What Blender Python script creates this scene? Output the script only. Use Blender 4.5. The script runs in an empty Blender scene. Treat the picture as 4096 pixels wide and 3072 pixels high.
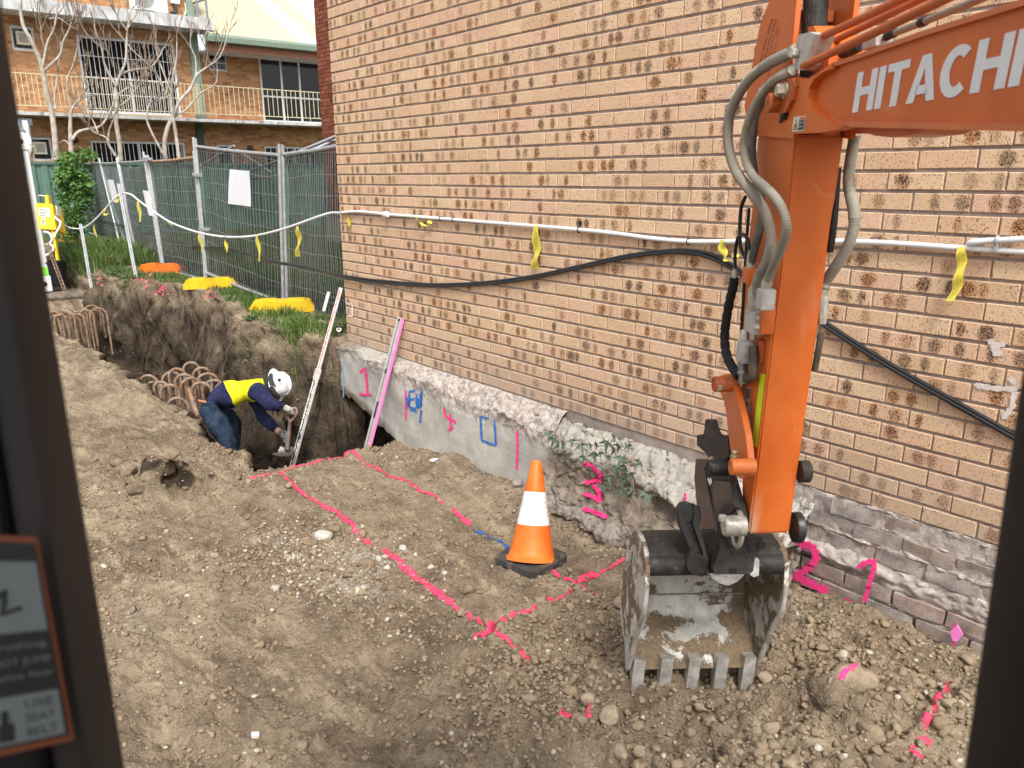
import bpy, bmesh, math, random
import numpy as np
from mathutils import Vector, Matrix, noise as mnoise
R = math.radians
scene = bpy.context.scene
col = scene.collection
# ------------------------------------------------------------------ camera
F_PX, YAW, PITCH, ROLL = 3207.0, -0.8944, 0.2966, -0.0025
CAM = np.array([6.9772, -3.6038, -0.0195])
_cy, _sy, _cp, _sp = math.cos(YAW), math.sin(YAW), math.cos(PITCH), math.sin(PITCH)
FW = np.array([_sy*_cp, _cy*_cp, -_sp])
_rt = np.array([_cy, -_sy, 0.0]); _up = np.cross(_rt, FW)
RT = math.cos(ROLL)*_rt + math.sin(ROLL)*_up
UP = -math.sin(ROLL)*_rt + math.cos(ROLL)*_up
cam = bpy.data.cameras.new('camera')
camo = bpy.data.objects.new('camera', cam); col.objects.link(camo)
M = Matrix.Identity(4)
for i in range(3):
    M[i][0], M[i][1], M[i][2], M[i][3] = RT[i], UP[i], -FW[i], CAM[i]
camo.matrix_world = M
cam.sensor_width = 36.0
cam.lens = 36.0*F_PX/4096
cam.shift_x = 16.7/4096
cam.shift_y = 150.5/4096
cam.clip_start = 0.02; cam.clip_end = 600
cam.dof.use_dof = True
cam.dof.focus_distance = 5.0
cam.dof.aperture_fstop = 7.0
scene.camera = camo
# ------------------------------------------------------------------ sky, sun, exposure
SUN_EL, SUN_AZ = R(52), R(-30)          # azimuth measured from +X towards +Y
w = bpy.data.worlds.new('World'); scene.world = w; w.use_nodes = True
nt = w.node_tree; nt.nodes.clear()
sky = nt.nodes.new('ShaderNodeTexSky'); sky.sky_type = 'NISHITA'; sky.sun_disc = False
sky.sun_elevation = SUN_EL; sky.sun_rotation = math.pi/2 - SUN_AZ
sky.air_density = 1.0; sky.dust_density = 4.0; sky.ozone_density = 1.0
hs = nt.nodes.new('ShaderNodeHueSaturation'); hs.inputs['Saturation'].default_value = 0.25
bg = nt.nodes.new('ShaderNodeBackground'); bg.inputs['Strength'].default_value = 0.15
ow = nt.nodes.new('ShaderNodeOutputWorld')
nt.links.new(sky.outputs[0], hs.inputs['Color']); nt.links.new(hs.outputs[0], bg.inputs[0]); nt.links.new(bg.outputs[0], ow.inputs[0])
sl = bpy.data.lights.new('sun', 'SUN'); sl.energy = 1.5; sl.angle = R(12); sl.color = (1.0, 0.96, 0.9)
so = bpy.data.objects.new('sun', sl); col.objects.link(so)
sd = Vector((math.cos(SUN_EL)*math.cos(SUN_AZ), math.cos(SUN_EL)*math.sin(SUN_AZ), math.sin(SUN_EL)))
so.rotation_euler = sd.to_track_quat('Z', 'Y').to_euler(); so.location = (0, 0, 30)
scene.view_settings.view_transform = 'Standard'; scene.view_settings.look = 'None'
scene.view_settings.gamma = 1; scene.view_settings.use_curve_mapping = False
scene.view_settings.exposure = 0.9
scene.render.engine = 'CYCLES'
scene.cycles.max_bounces = 6; scene.cycles.transparent_max_bounces = 24

# ------------------------------------------------------------------ helpers
V = 4096/2212.0
def ray(x, y):
    """direction of the sight line through a point of the photograph (measured on a 2212 px wide view)"""
    return FW + RT*((x*V - (2048-16.7))/F_PX) - UP*((y*V - (1536+150.5))/F_PX)
def on(x, y, axis, val):
    d = ray(x, y); return CAM + d*((val-CAM[axis])/d[axis])
def onX(x, y, v): return on(x, y, 0, v)
def onY(x, y, v): return on(x, y, 1, v)
def onZ(x, y, v): return on(x, y, 2, v)
def atD(x, y, d): return CAM + ray(x, y)*d
def depth(p): return float((np.array(p)-CAM) @ FW)
def pix(p):
    d = np.array(p, float)-CAM; z = d @ FW
    return ((2048-16.7+F_PX*(d@RT)/z)/V, (1536+150.5-F_PX*(d@UP)/z)/V)

def hash3(ix, iy, iz, seed):
    with np.errstate(over='ignore'):
        h = (ix.astype(np.int64)*374761393 + iy.astype(np.int64)*668265263 + iz.astype(np.int64)*2147483647 + seed*974634533) & 0xFFFFFFFF
        h = ((h ^ (h >> 13))*1274126177) & 0xFFFFFFFF
        h = (h ^ (h >> 16))
        h = (h*2246822519) & 0xFFFFFFFF
        h = h ^ (h >> 15)
    return (h & 0xFFFFFF).astype(np.float64)/0xFFFFFF
def vnoise(x, y, z=0.0, seed=0):
    x = np.asarray(x, float); y = np.asarray(y, float); z = np.broadcast_to(np.asarray(z, float), x.shape)
    xi, yi, zi = np.floor(x), np.floor(y), np.floor(z)
    fx, fy, fz = x-xi, y-yi, z-zi
    fx = fx*fx*(3-2*fx); fy = fy*fy*(3-2*fy); fz = fz*fz*(3-2*fz)
    r = 0
    flat = not np.any(zi) and not np.any(fz)
    for dz in ((0,) if flat else (0, 1)):
        wz = 1.0 if flat else (fz if dz else 1-fz)
        for dy in (0, 1):
            wy = fy if dy else 1-fy
            for dx in (0, 1):
                wx = fx if dx else 1-fx
                r = r + wx*wy*wz*hash3(xi+dx, yi+dy, zi+dz, seed)
    return r*2-1
def fbm(x, y, z=0.0, oct=4, seed=0, gain=0.5):
    a, f, s = 1.0, 1.0, 0.0
    for o in range(oct):
        s = s + a*vnoise(np.asarray(x)*f, np.asarray(y)*f, np.asarray(z)*f, seed+o*17); a *= gain; f *= 2.03
    return s
def sst(a, b, x):
    t = np.clip((np.asarray(x, float)-a)/(b-a), 0, 1); return t*t*(3-2*t)

class MB:
    """collects faces of several shapes for ONE mesh object"""
    def __init__(self): self.v = []; self.f = []; self.m = []; self.cur = 0
    def add(self, vs, fs):
        o = len(self.v); self.v += [tuple(map(float, p)) for p in vs]
        for f in fs: self.f.append(tuple(i+o for i in f)); self.m.append(self.cur)
        return o
    def box(self, a, b, rot=None, org=None):
        (x0, y0, z0), (x1, y1, z1) = a, b
        vs = [(x0,y0,z0),(x1,y0,z0),(x1,y1,z0),(x0,y1,z0),(x0,y0,z1),(x1,y0,z1),(x1,y1,z1),(x0,y1,z1)]
        if rot is not None:
            o = Vector(org or (0,0,0)); vs = [tuple(rot @ Vector(p) + o) for p in vs]
        self.add(vs, [(0,3,2,1),(4,5,6,7),(0,1,5,4),(1,2,6,5),(2,3,7,6),(3,0,4,7)])
    def obox(self, c, ax, ay, az, bev=0.0):
        """box centred at c with half-axis vectors"""
        c, ax, ay, az = map(lambda q: np.array(q, float), (c, ax, ay, az))
        if bev <= 0:
            vs = [c+sx*ax+sy*ay+sz*az for sz in (-1,1) for sy in (-1,1) for sx in (-1,1)]
            fs = [(0,2,3,1),(4,5,7,6),(0,1,5,4),(2,6,7,3),(0,4,6,2),(1,3,7,5)]
            if np.dot(np.cross(ax, ay), az) < 0: fs = [f[::-1] for f in fs]
            self.add(vs, fs); return
        bm = bmesh.new(); bmesh.ops.create_cube(bm, size=2)
        la, lb, lc = (np.linalg.norm(q) for q in (ax, ay, az))
        for v in bm.verts: v.co = Vector((v.co.x*la, v.co.y*lb, v.co.z*lc))
        bmesh.ops.bevel(bm, geom=bm.edges[:], offset=bev, segments=2, affect='EDGES', profile=0.6)
        ua, ub, uc = ax/la, ay/lb, az/lc
        vs = [c+v.co.x*ua+v.co.y*ub+v.co.z*uc for v in bm.verts]
        fs = [tuple(v.index for v in f.verts) for f in bm.faces]
        if np.dot(np.cross(ax, ay), az) < 0: fs = [f[::-1] for f in fs]
        self.add(vs, fs); bm.free()
    def prism(self, pts, d, cap=True):
        """closed outline pts (3-D, planar) extruded by vector d"""
        pts = [np.array(p, float) for p in pts]; d = np.array(d, float); n = len(pts)
        nrm = sum((np.cross(pts[i]-pts[0], pts[(i+1) % n]-pts[0]) for i in range(n)), np.zeros(3))
        if np.dot(nrm, d) > 0: pts = pts[::-1]
        vs = pts+[p+d for p in pts]
        fs = [(i, i+n, (i+1) % n+n, (i+1) % n)[::1] for i in range(n)]
        fs = [tuple(reversed(f)) for f in fs]
        fs = [f[::-1] for f in fs]
        if cap: fs += [tuple(range(n)), tuple(range(2*n-1, n-1, -1))]
        self.add(vs, fs)
    def tube(self, pts, r, n=8, cap=True, closed=False):
        pts = [np.array(p, float) for p in pts]; m = len(pts)
        rr = r if hasattr(r, '__len__') else [r]*m
        tan = []
        for i in range(m):
            a = pts[(i-1) % m] if (i > 0 or closed) else pts[i]
            b = pts[(i+1) % m] if (i < m-1 or closed) else pts[i]
            t = b-a; L = np.linalg.norm(t); tan.append(t/L if L > 1e-9 else np.array([0,0,1.0]))
        ref = np.array([0,0,1.0]) if abs(tan[0][2]) < .9 else np.array([1.0,0,0])
        u = np.cross(tan[0], ref); u /= np.linalg.norm(u)
        vs = []
        for i in range(m):
            u = u-tan[i]*np.dot(u, tan[i]); L = np.linalg.norm(u)
            if L < 1e-6:
                ref = np.array([1.0,0,0]) if abs(tan[i][0]) < .9 else np.array([0,1.0,0]); u = np.cross(tan[i], ref); L = np.linalg.norm(u)
            u = u/L; w_ = np.cross(tan[i], u)
            for k in range(n):
                a = 2*math.pi*k/n
                vs.append(pts[i]+rr[i]*(math.cos(a)*u+math.sin(a)*w_))
        fs = []
        for i in range(m if closed else m-1):
            j = (i+1) % m
            for k in range(n):
                fs.append((i*n+k, i*n+(k+1) % n, j*n+(k+1) % n, j*n+k))
        if cap and not closed:
            fs.append(tuple(range(n-1, -1, -1))); fs.append(tuple((m-1)*n+k for k in range(n)))
        self.add(vs, fs)
    def cyl(self, a, b, r, n=12, r2=None): self.tube([a, b], [r, r if r2 is None else r2], n)
    def lathe(self, prof, c, n=24, axis=(0,0,1)):
        """profile [(radius, height)] turned about an axis through c"""
        ax = np.array(axis, float); ax /= np.linalg.norm(ax)
        ref = np.array([1.0,0,0]) if abs(ax[0]) < .9 else np.array([0,1.0,0])
        u = np.cross(ax, ref); u /= np.linalg.norm(u); v = np.cross(ax, u); c = np.array(c, float)
        vs = []
        for (r, h) in prof:
            for k in range(n):
                a = 2*math.pi*k/n; vs.append(c+ax*h+r*(math.cos(a)*u+math.sin(a)*v))
        fs = []
        for i in range(len(prof)-1):
            for k in range(n): fs.append((i*n+k, i*n+(k+1) % n, (i+1)*n+(k+1) % n, (i+1)*n+k))
        fs.append(tuple(range(n-1, -1, -1))); fs.append(tuple((len(prof)-1)*n+k for k in range(n)))
        self.add(vs, fs)
    def hexbolt(self, c, axis, r, h):
        self.lathe([(r, 0), (r, h*.8), (r*.85, h)], c, 6, axis)
    def build(self, name, mats, parent=None, smooth=None, loc=None):
        me = bpy.data.meshes.new(name); me.from_pydata(self.v, [], self.f)
        if not isinstance(mats, (list, tuple)): mats = [mats]
        for m_ in mats: me.materials.append(m_)
        if len(mats) > 1: me.polygons.foreach_set('material_index', self.m)
        return link(name, me, parent, smooth)

def link(name, me, parent=None, smooth=None):
    me.update()
    if smooth is not None:
        me.polygons.foreach_set('use_smooth', [True]*len(me.polygons))
        if smooth < 180:
            try: me.set_sharp_from_angle(angle=R(smooth))
            except Exception: pass
    o = bpy.data.objects.new(name, me); col.objects.link(o)
    if parent is not None:
        o.parent = parent; o.matrix_parent_inverse = Matrix.Translation(-Vector(parent.location))
    return o
def big_mesh(name, verts, quads, mat, parent=None, smooth=True):
    me = bpy.data.meshes.new(name); n, q = len(verts), len(quads); k = quads.shape[1]
    me.vertices.add(n); me.vertices.foreach_set('co', np.asarray(verts, np.float32).ravel())
    me.loops.add(q*k); me.loops.foreach_set('vertex_index', np.asarray(quads, np.int32).ravel())
    me.polygons.add(q); me.polygons.foreach_set('loop_start', np.arange(0, q*k, k, dtype=np.int32))
    if smooth: me.polygons.foreach_set('use_smooth', np.ones(q, bool))
    me.materials.append(mat); me.update(calc_edges=True); me.validate()
    o = bpy.data.objects.new(name, me); col.objects.link(o)
    if parent is not None:
        o.parent = parent; o.matrix_parent_inverse = Matrix.Translation(-Vector(parent.location))
    return o
def attr(o, name, arr, kind='FLOAT'):
    a = o.data.attributes.new(name, kind, 'POINT')
    arr = np.asarray(arr, np.float32)
    a.data.foreach_set('value' if kind == 'FLOAT' else ('vector' if kind == 'FLOAT_VECTOR' else 'color'), arr.ravel())
def tag(o, label=None, cat=None, group=None, kind=None):
    if label: o['label'] = label
    if cat: o['category'] = cat
    if group: o['group'] = group
    if kind: o['kind'] = kind
    return o
def empty(name, loc, label=None, cat=None, group=None):
    o = bpy.data.objects.new(name, None); col.objects.link(o); o.location = Vector([float(q) for q in loc]); o.empty_display_size = .1
    return tag(o, label, cat, group)
def thing(name, loc, label, cat, group=None): return empty(name, loc, label, cat, group)
def spline(P, per=8):
    P = [np.array(p, float) for p in P]; Q = [2*P[0]-P[1]]+P+[2*P[-1]-P[-2]]; out = []
    for i in range(1, len(Q)-2):
        for k in range(per):
            t = k/per
            out.append(0.5*((2*Q[i])+(-Q[i-1]+Q[i+1])*t+(2*Q[i-1]-5*Q[i]+4*Q[i+1]-Q[i+2])*t*t+(-Q[i-1]+3*Q[i]-3*Q[i+1]+Q[i+2])*t**3))
    out.append(P[-1]); return out
def grid_quads(nx, ny):
    i = np.arange(nx-1)[:, None]*ny+np.arange(ny-1)[None, :]
    return np.stack([i, i+ny, i+ny+1, i+1], -1).reshape(-1, 4)

# ------------------------------------------------------------------ materials
MATS = {}
class NT:
    def __init__(self, name):
        self.m = bpy.data.materials.new(name); self.m.use_nodes = True
        self.t = self.m.node_tree; self.t.nodes.clear()
        self.out = self.n('ShaderNodeOutputMaterial')
        self.b = self.n('ShaderNodeBsdfPrincipled'); self.l(self.b.outputs[0], self.out.inputs[0])
        self.b.inputs['Specular IOR Level'].default_value = 0.3
    def n(self, t, **kw):
        nd = self.t.nodes.new(t)
        for k, v in kw.items(): setattr(nd, k, v)
        return nd
    def l(self, a, b): self.t.links.new(a, b)
    def noise(self, scale, detail=4, rough=.6, vec=None, out=0, dist=0.0):
        nd = self.n('ShaderNodeTexNoise'); nd.inputs['Scale'].default_value = scale; nd.inputs['Detail'].default_value = detail
        nd.inputs['Roughness'].default_value = rough; nd.inputs['Distortion'].default_value = dist
        self.l(vec if vec is not None else self.pos(), nd.inputs['Vector']); return nd.outputs[out]
    def vor(self, scale, vec=None, feature='F1', out=0, rnd=1.0):
        nd = self.n('ShaderNodeTexVoronoi', feature=feature); nd.inputs['Scale'].default_value = scale
        nd.inputs['Randomness'].default_value = rnd
        self.l(vec if vec is not None else self.pos(), nd.inputs['Vector']); return nd.outputs[out]
    def pos(self):
        if not hasattr(self, '_pos'):
            self._pos = self.n('ShaderNodeTexCoord').outputs['Object']
        return self._pos
    def attr(self, name, out=2): nd = self.n('ShaderNodeAttribute', attribute_name=name); return nd.outputs[out]
    def attv(self, name): return self.attr(name, 1)
    def sep(self, v): nd = self.n('ShaderNodeSeparateXYZ'); self.l(v, nd.inputs[0]); return nd.outputs
    def math(self, op, a, b=None, c=None, clamp=False):
        nd = self.n('ShaderNodeMath', operation=op); nd.use_clamp = clamp
        for i, q in enumerate((a, b, c)):
            if q is None: continue
            if isinstance(q, (int, float)): nd.inputs[i].default_value = q
            else: self.l(q, nd.inputs[i])
        return nd.outputs[0]
    def step(self, v, lo, hi, a=0.0, b=1.0):
        nd = self.n('ShaderNodeMapRange', interpolation_type='SMOOTHSTEP')
        self.l(v, nd.inputs[0])
        for i, q in enumerate((lo, hi, a, b)):
            if isinstance(q, (int, float)): nd.inputs[i+1].default_value = q
            else: self.l(q, nd.inputs[i+1])
        return nd.outputs[0]
    def mix(self, fac, a, b, mode='MIX'):
        nd = self.n('ShaderNodeMix', data_type='RGBA', blend_type=mode)
        if isinstance(fac, (int, float)): nd.inputs[0].default_value = fac
        else: self.l(fac, nd.inputs[0])
        for i, q in ((6, a), (7, b)):
            if isinstance(q, (tuple, list)): nd.inputs[i].default_value = (*q[:3], 1)
            else: self.l(q, nd.inputs[i])
        return nd.outputs[2]
    def scalevec(self, s, vec=None):
        nd = self.n('ShaderNodeVectorMath', operation='MULTIPLY'); self.l(vec if vec is not None else self.pos(), nd.inputs[0]); nd.inputs[1].default_value = s
        return nd.outputs[0]
    def color(self, c):
        if isinstance(c, (tuple, list)): self.b.inputs['Base Color'].default_value = (*c[:3], 1)
        else: self.l(c, self.b.inputs['Base Color'])
    def rough(self, v):
        if isinstance(v, (int, float)): self.b.inputs['Roughness'].default_value = v
        else: self.l(v, self.b.inputs['Roughness'])
    def bump(self, h, strength=.5, dist=.01):
        nd = self.n('ShaderNodeBump'); nd.inputs['Strength'].default_value = strength; nd.inputs['Distance'].default_value = dist
        self.l(h, nd.inputs['Height']); self.l(nd.outputs[0], self.b.inputs['Normal'])
def simple(name, c, rough=.6, metal=0.0, var=.15, scale=12, c2=None, amt=.5, bump=0.0, bscale=60, spec=.3, thr=(.45, .65)):
    """plain material with uneven colour; c2 = a second colour in worn or dirty patches"""
    if name in MATS: return MATS[name]
    t = NT(name); nz = t.noise(scale, 5, .65)
    lo = tuple(q*(1-var) for q in c); hi = tuple(min(1, q*(1+var)) for q in c)
    cc = t.mix(t.step(nz, .3, .7), lo, hi)
    if c2 is not None:
        n2 = t.noise(scale*.6+3.1, 6, .7, dist=.4)
        cc = t.mix(t.math('MULTIPLY', t.step(n2, *thr), amt), cc, c2)
    t.color(cc); t.rough(rough); t.b.inputs['Metallic'].default_value = metal; t.b.inputs['Specular IOR Level'].default_value = spec
    if bump: t.bump(t.noise(bscale, 4, .6), bump, .004)
    MATS[name] = t.m; return t.m
def mesh_text(s, size, font=None):
    """the outline of a line of lettering as (verts 2-D, faces), left aligned at 0,0"""
    cu = bpy.data.curves.new('lettering', 'FONT'); cu.body = s; cu.size = size; cu.resolution_u = 3
    o = bpy.data.objects.new('lettering', cu); col.objects.link(o)
    dg = bpy.context.evaluated_depsgraph_get(); me = bpy.data.meshes.new_from_object(o.evaluated_get(dg))
    vs = [(v.co.x, v.co.y) for v in me.vertices]; fs = [tuple(p.vertices) for p in me.polygons]
    bpy.data.objects.remove(o); bpy.data.curves.remove(cu); bpy.data.meshes.remove(me)
    return vs, fs
# ------------------------------------------------------------------ terrain
rng = np.random.default_rng(7); random.seed(7)
ZG = -2.27; ZL = -1.52; ZF = -2.98
def plateau(x, y):
    z = ZG+.03*fbm(x*.7, y*.7, 0, 3, 1)
    z = z+.13*sst(-.62, -.1, y+.06*vnoise(x*2.3, y*0, 0, 5))*sst(.9, 2.2, x)
    m = .40*np.exp(-(((x-5.75)/.95)**2+((y+1.15)/.85)**2))
    m = m+.10*np.exp(-(((x-4.9)/.5)**2+((y+2.0)/.45)**2))+.05*np.exp(-(((x-5.33)/.30)**2+((y+1.52)/.20)**2))
    m = m-.07*np.exp(-(((x-4.75)/.22)**2+((y+1.15)/.3)**2))
    z = z+m*(1+.25*fbm(x*2.6, y*2.6, 0, 3, 9))
    # spoil lump left of the trench, and a low ridge at its lip
    z = z+.15*np.exp(-(((x-.95)/.26)**2+((y+2.02)/.2)**2))*(1+.9*fbm(x*7, y*7, 0, 2, 31))
    z = z+.05*np.exp(-((y+1.55)/.13)**2)*sst(1.2, .3, x)*(1+.8*fbm(x*3, y*3, 0, 3, 12))
    return z
def bank_y(x):
    """line along which the lawn breaks off into the trench"""
    xs = [-14, -9.5, -7.4, -6.2, -5.2, -4.2, -3.2, -2.2, -1.5, -.9, -.35, 0, .5]
    ys = [-.2, -.1, -.55, -.15, .02, .06, .0, -.2, -.38, -.3, -.2, -.14, -.12]
    return np.interp(x, xs, ys)+.05*vnoise(x*3.1, x*0, 0, 3)
def terrain(x, y):
    x = np.asarray(x, float); y = np.asarray(y, float)
    base = plateau(x, y)
    xe = 1.02+.05*vnoise(x*0+3.3, y*3.5, 0, 21)+.04*vnoise(x*0, y*9, 0, 22)
    yl = -1.37+.06*vnoise(x*1.7, x*0, 0, 23)+.03*vnoise(x*6, x*0, 0, 24)
    inx = 1-sst(xe-.14, xe+.02, x)
    iny = sst(yl-.02, yl+.2, y)
    floor = ZF+.05*fbm(x*2, y*2, 0, 3, 41)+.14*sst(-.45, 0.25, y)*(x < 8)
    floor = floor+.5*sst(-5.5, -8.5, x)
    floor = floor+1.0*sst(-8.3, -9.6, x+.5*vnoise(y*2, y*0, 0, 77))
    z = base+(floor-base)*np.minimum(inx, iny)
    # bank up to the lawn
    yb = bank_y(x); t = (y-yb)
    up = sst(-.34, .02, t+.09*fbm(x*2.2, y*2.2, 0, 3, 51))
    up2 = np.where(up < .5, up*.9, up)
    lawn = ZL+.03*fbm(x*1.2, y*1.2, 0, 3, 55)+.22*np.exp(-(((x+9.2)/1.2)**2+((y-.1)/.7)**2))
    side = 1-sst(-.12, .16, x+.05*vnoise(y*4, y*0, 0, 61))
    z = z+(lawn-z)*up2*side
    pf_ = sst(-7.3, -7.9, x)*sst(-.45, -.75, y)
    z = z+(-1.96-z)*pf_
    return z
def axis(segs):
    out = []
    for a, b, st in segs: out += list(np.arange(a, b-1e-9, st))
    return np.array(out+[segs[-1][1]])
def ground_hit(px, py, dmax=16.0):
    """where a sight line meets the soil"""
    d = ray(px, py); ts = np.arange(2.4, dmax, .01)
    P = CAM[None]+d[None]*ts[:, None]; h = terrain(P[:, 0], P[:, 1])
    k = np.argmax(P[:, 2] < h); return P[k]
# --- soil material
t = NT('soil'); P = t.pos()
big = t.noise(1.1, 5, .6); mid = t.noise(5, 6, .65); fine = t.noise(38, 6, .7); wet_dark = t.attr('wet_dark'); pale = t.attr('pale')
c = t.mix(t.step(mid, .35, .68), (.165, .120, .079), (.315, .243, .165))
strk = t.noise(2.2, 6, .68, vec=t.scalevec((.9, 2.6, 1)), dist=.5)
c = t.mix(t.math('MULTIPLY', t.step(big, .40, .66), .6), c, (.40, .318, .215))
c = t.mix(t.math('MULTIPLY', t.step(strk, .50, .66), .75), c, (.46, .375, .25))
c = t.mix(t.math('MULTIPLY', t.step(strk, .46, .34), .5), c, (.135, .096, .066))
c = t.mix(t.math('MULTIPLY', t.step(t.noise(2.3, 5, .7, dist=.8), .56, .7), .6), c, (.105, .074, .052))
c = t.mix(t.math('MULTIPLY', t.step(fine, .52, .74), .5), c, (.42, .345, .245))
c = t.mix(t.step(t.math('ADD', pale, t.math('MULTIPLY', t.math('SUBTRACT', t.noise(26, 5, .75), .5), 1.9)), .56, .86), c, (.40, .355, .285))
c = t.mix(t.math('MULTIPLY', t.step(t.vor(95), .16, .08), t.step(t.noise(9, 3, .6), .45, .6)), c, (.5, .45, .36))
c = t.mix(t.step(t.math('ADD', wet_dark, t.math('MULTIPLY', t.math('SUBTRACT', mid, .5), .9)), .25, .75), c, t.mix(t.step(t.noise(7, 6, .7), .4, .65), (.036, .026, .018), (.088, .061, .039)))
t.color(c); t.rough(t.step(wet_dark, 0, 1, .95, .72)); t.b.inputs['Specular IOR Level'].default_value = .2
peb = t.math('ADD', t.math('MULTIPLY', t.vor(34), -.55), t.math('MULTIPLY', t.vor(85), -.35))
t.bump(t.math('ADD', t.math('ADD', fine, peb), t.math('MULTIPLY', t.noise(120, 4, .7), .5)), .95, .026)
MATS['soil'] = t.m
xs = axis([(-14, -9, .12), (-9, -2, .04), (-2, .6, .022), (.6, 6.9, .0112), (6.9, 8.2, .1)])
ys = axis([(-6.5, -3.9, .12), (-3.9, -1.5, .0122), (-1.5, -.45, .0122), (-.45, .32, .011), (.32, 1.0, .06)])
GX, GY = np.meshgrid(xs, ys, indexing='ij')
GZ = terrain(GX, GY)
flat = 1-sst(-14, -13, GX)*0
near = sst(-9, -1, GX)
inb = (GY > -1.45) & (GX < 1.1)
rough_amt = 1+1.3*np.exp(-(((GX-5.4)/1.3)**2+((GY+1.4)/1.1)**2))
smear = fbm(GX*1.6+GY*1.1, (GY*2.1-GX*.9)*3.2, 0, 4, 81)
det = .022*smear+.016*fbm(GX*6, GY*6, GZ*6, 4, 82)*rough_amt
cl = np.abs(fbm(GX*13, GY*13, GZ*13, 3, 83)); det = det+.022*(cl-.3)*rough_amt+.012*np.abs(fbm(GX*29, GY*29, GZ*29, 2, 85))*rough_amt
det = det+.007*fbm(GX*38, GY*38, GZ*38, 2, 84)*rough_amt
# displace along the slope normal so that steep banks get relief too
gx = np.gradient(GZ, xs, axis=0); gy = np.gradient(GZ, ys, axis=1)
nl = np.sqrt(1+gx*gx+gy*gy); NX, NY, NZ = -gx/nl, -gy/nl, 1/nl
steep = sst(.6, 2.0, np.sqrt(gx*gx+gy*gy))
bankn = .12*fbm(GX*2.6, GY*2.6, GZ*3.4, 4, 91)+.045*np.abs(fbm(GX*8, GY*8, GZ*8, 4, 92))+.02*fbm(GX*22, GY*22, GZ*22, 2, 93)
det = np.clip(det, -.05, .06)*(1-.3*steep)+bankn*steep*np.where((GX < 1.3), 1, 0)
TX, TY, TZ = GX+NX*det, GY+NY*det, GZ+NZ*det
verts = np.stack([TX, TY, TZ], -1).reshape(-1, 3)
quads = grid_quads(len(xs), len(ys))
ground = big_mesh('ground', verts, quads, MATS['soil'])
tag(ground, kind='structure')
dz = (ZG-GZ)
wet_dark = sst(.12, .55, dz)*(GX < 1.3)+sst(.25, .9, steep)*.62*(GX < 1.3)+.55*np.exp(-(((GX-.95)/.42)**2+((GY+2.1)/.26)**2))  # wet trench floor; steep faces, spoil lump and mound are simply darker
wet_dark = wet_dark+.35*np.exp(-(((GX-4.3)/.35)**2+((GY+.9)/.35)**2))+.25*np.exp(-(((GX-5.3)/1.2)**2+((GY+1.6)/.9)**2))
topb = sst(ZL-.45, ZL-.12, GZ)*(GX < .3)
wet_dark = wet_dark*(1-.35*topb)
pale = .5*np.exp(-(((GX-2.75)/.75)**2+((GY+1.62)/.32)**2))+.5*np.exp(-(((GX-3.3)/.5)**2+((GY+1.75)/.25)**2))+.45*np.exp(-(((GX-2.7)/.5)**2+((GY+2.75)/.16)**2))
pale = pale+.3*np.exp(-((GY+.28)/.13)**2)*sst(1.2, 1.8, GX)*sst(4.2, 3.4, GX)+.2*np.exp(-((GY+1.5)/.12)**2)*sst(1.3, .3, GX)
pale = pale+.35*sst(.35, .75, fbm(GX*1.3, GY*1.3, 0, 3, 95))*(GX > 1)
attr(ground, 'wet_dark', np.clip(wet_dark, 0, 1)); attr(ground, 'pale', np.clip(pale, 0, 1))
def tz(x, y):
    """height of the finished soil surface at (x, y)"""
    i = np.clip(np.searchsorted(xs, x)-1, 0, len(xs)-2); j = np.clip(np.searchsorted(ys, y)-1, 0, len(ys)-2)
    fx = (x-xs[i])/(xs[i+1]-xs[i]); fy = (y-ys[j])/(ys[j+1]-ys[j])
    return TZ[i, j]*(1-fx)*(1-fy)+TZ[i+1, j]*fx*(1-fy)+TZ[i, j+1]*(1-fx)*fy+TZ[i+1, j+1]*fx*fy
# wide soil sheet round the worked patch, out to the horizon
mb = MB(); E = 200
for (a, b, c_, d) in ((-E, -14, -E, E), (8.2, E, -E, E), (-14, 8.2, -E, -6.5)):
    mb.add([(a, c_, ZG), (b, c_, ZG), (b, d, ZG), (a, d, ZG)], [(0, 1, 2, 3)])
tag(mb.build('outer_ground', MATS['soil']), kind='structure')
# ------------------------------------------------------------------ blond brick wall
t = NT('blond_brick'); uv = t.attv('buv'); U = t.sep(uv)
A = t.sep(t.attv('bla')); B = t.sep(t.attv('blb')); K = t.sep(t.attv('btint'))
base = t.mix(K[0], (.55, .365, .225), (.63, .455, .295))
base = t.mix(t.math('MULTIPLY', K[1], .7), base, (.62, .39, .285))
base = t.mix(t.math('MULTIPLY', t.step(t.noise(26, 5, .7), .45, .7), .3), base, (.48, .31, .18))
wob = t.math('MULTIPLY', t.math('SUBTRACT', t.noise(60, 4, .7), .5), 1.5)
def flash(S, col_in, wd):
    du = t.math('DIVIDE', t.math('SUBTRACT', U[0], S[0]), wd); dv = t.math('DIVIDE', t.math('SUBTRACT', U[1], .036), .040)
    d = t.math('SQRT', t.math('ADD', t.math('MULTIPLY', du, du), t.math('MULTIPLY', dv, dv)))
    m = t.math('MULTIPLY', t.step(t.math('ADD', d, wob), 1.15, .45), S[1])
    cc = t.mix(S[2], (.40, .17, .055), (.135, .095, .065))
    return t.mix(t.math('MULTIPLY', m, .92), col_in, cc), m
wA = t.math('MULTIPLY_ADD', K[2], .026, .018); wB = t.math('MULTIPLY_ADD', K[2], -.018, .040)
base, m1 = flash(A, base, wA); base, m2 = flash(B, base, wB)
mm = t.math('MAXIMUM', m1, m2)
sp = t.noise(190, 2, .5, vec=t.scalevec((1, 1, .62)))
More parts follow.
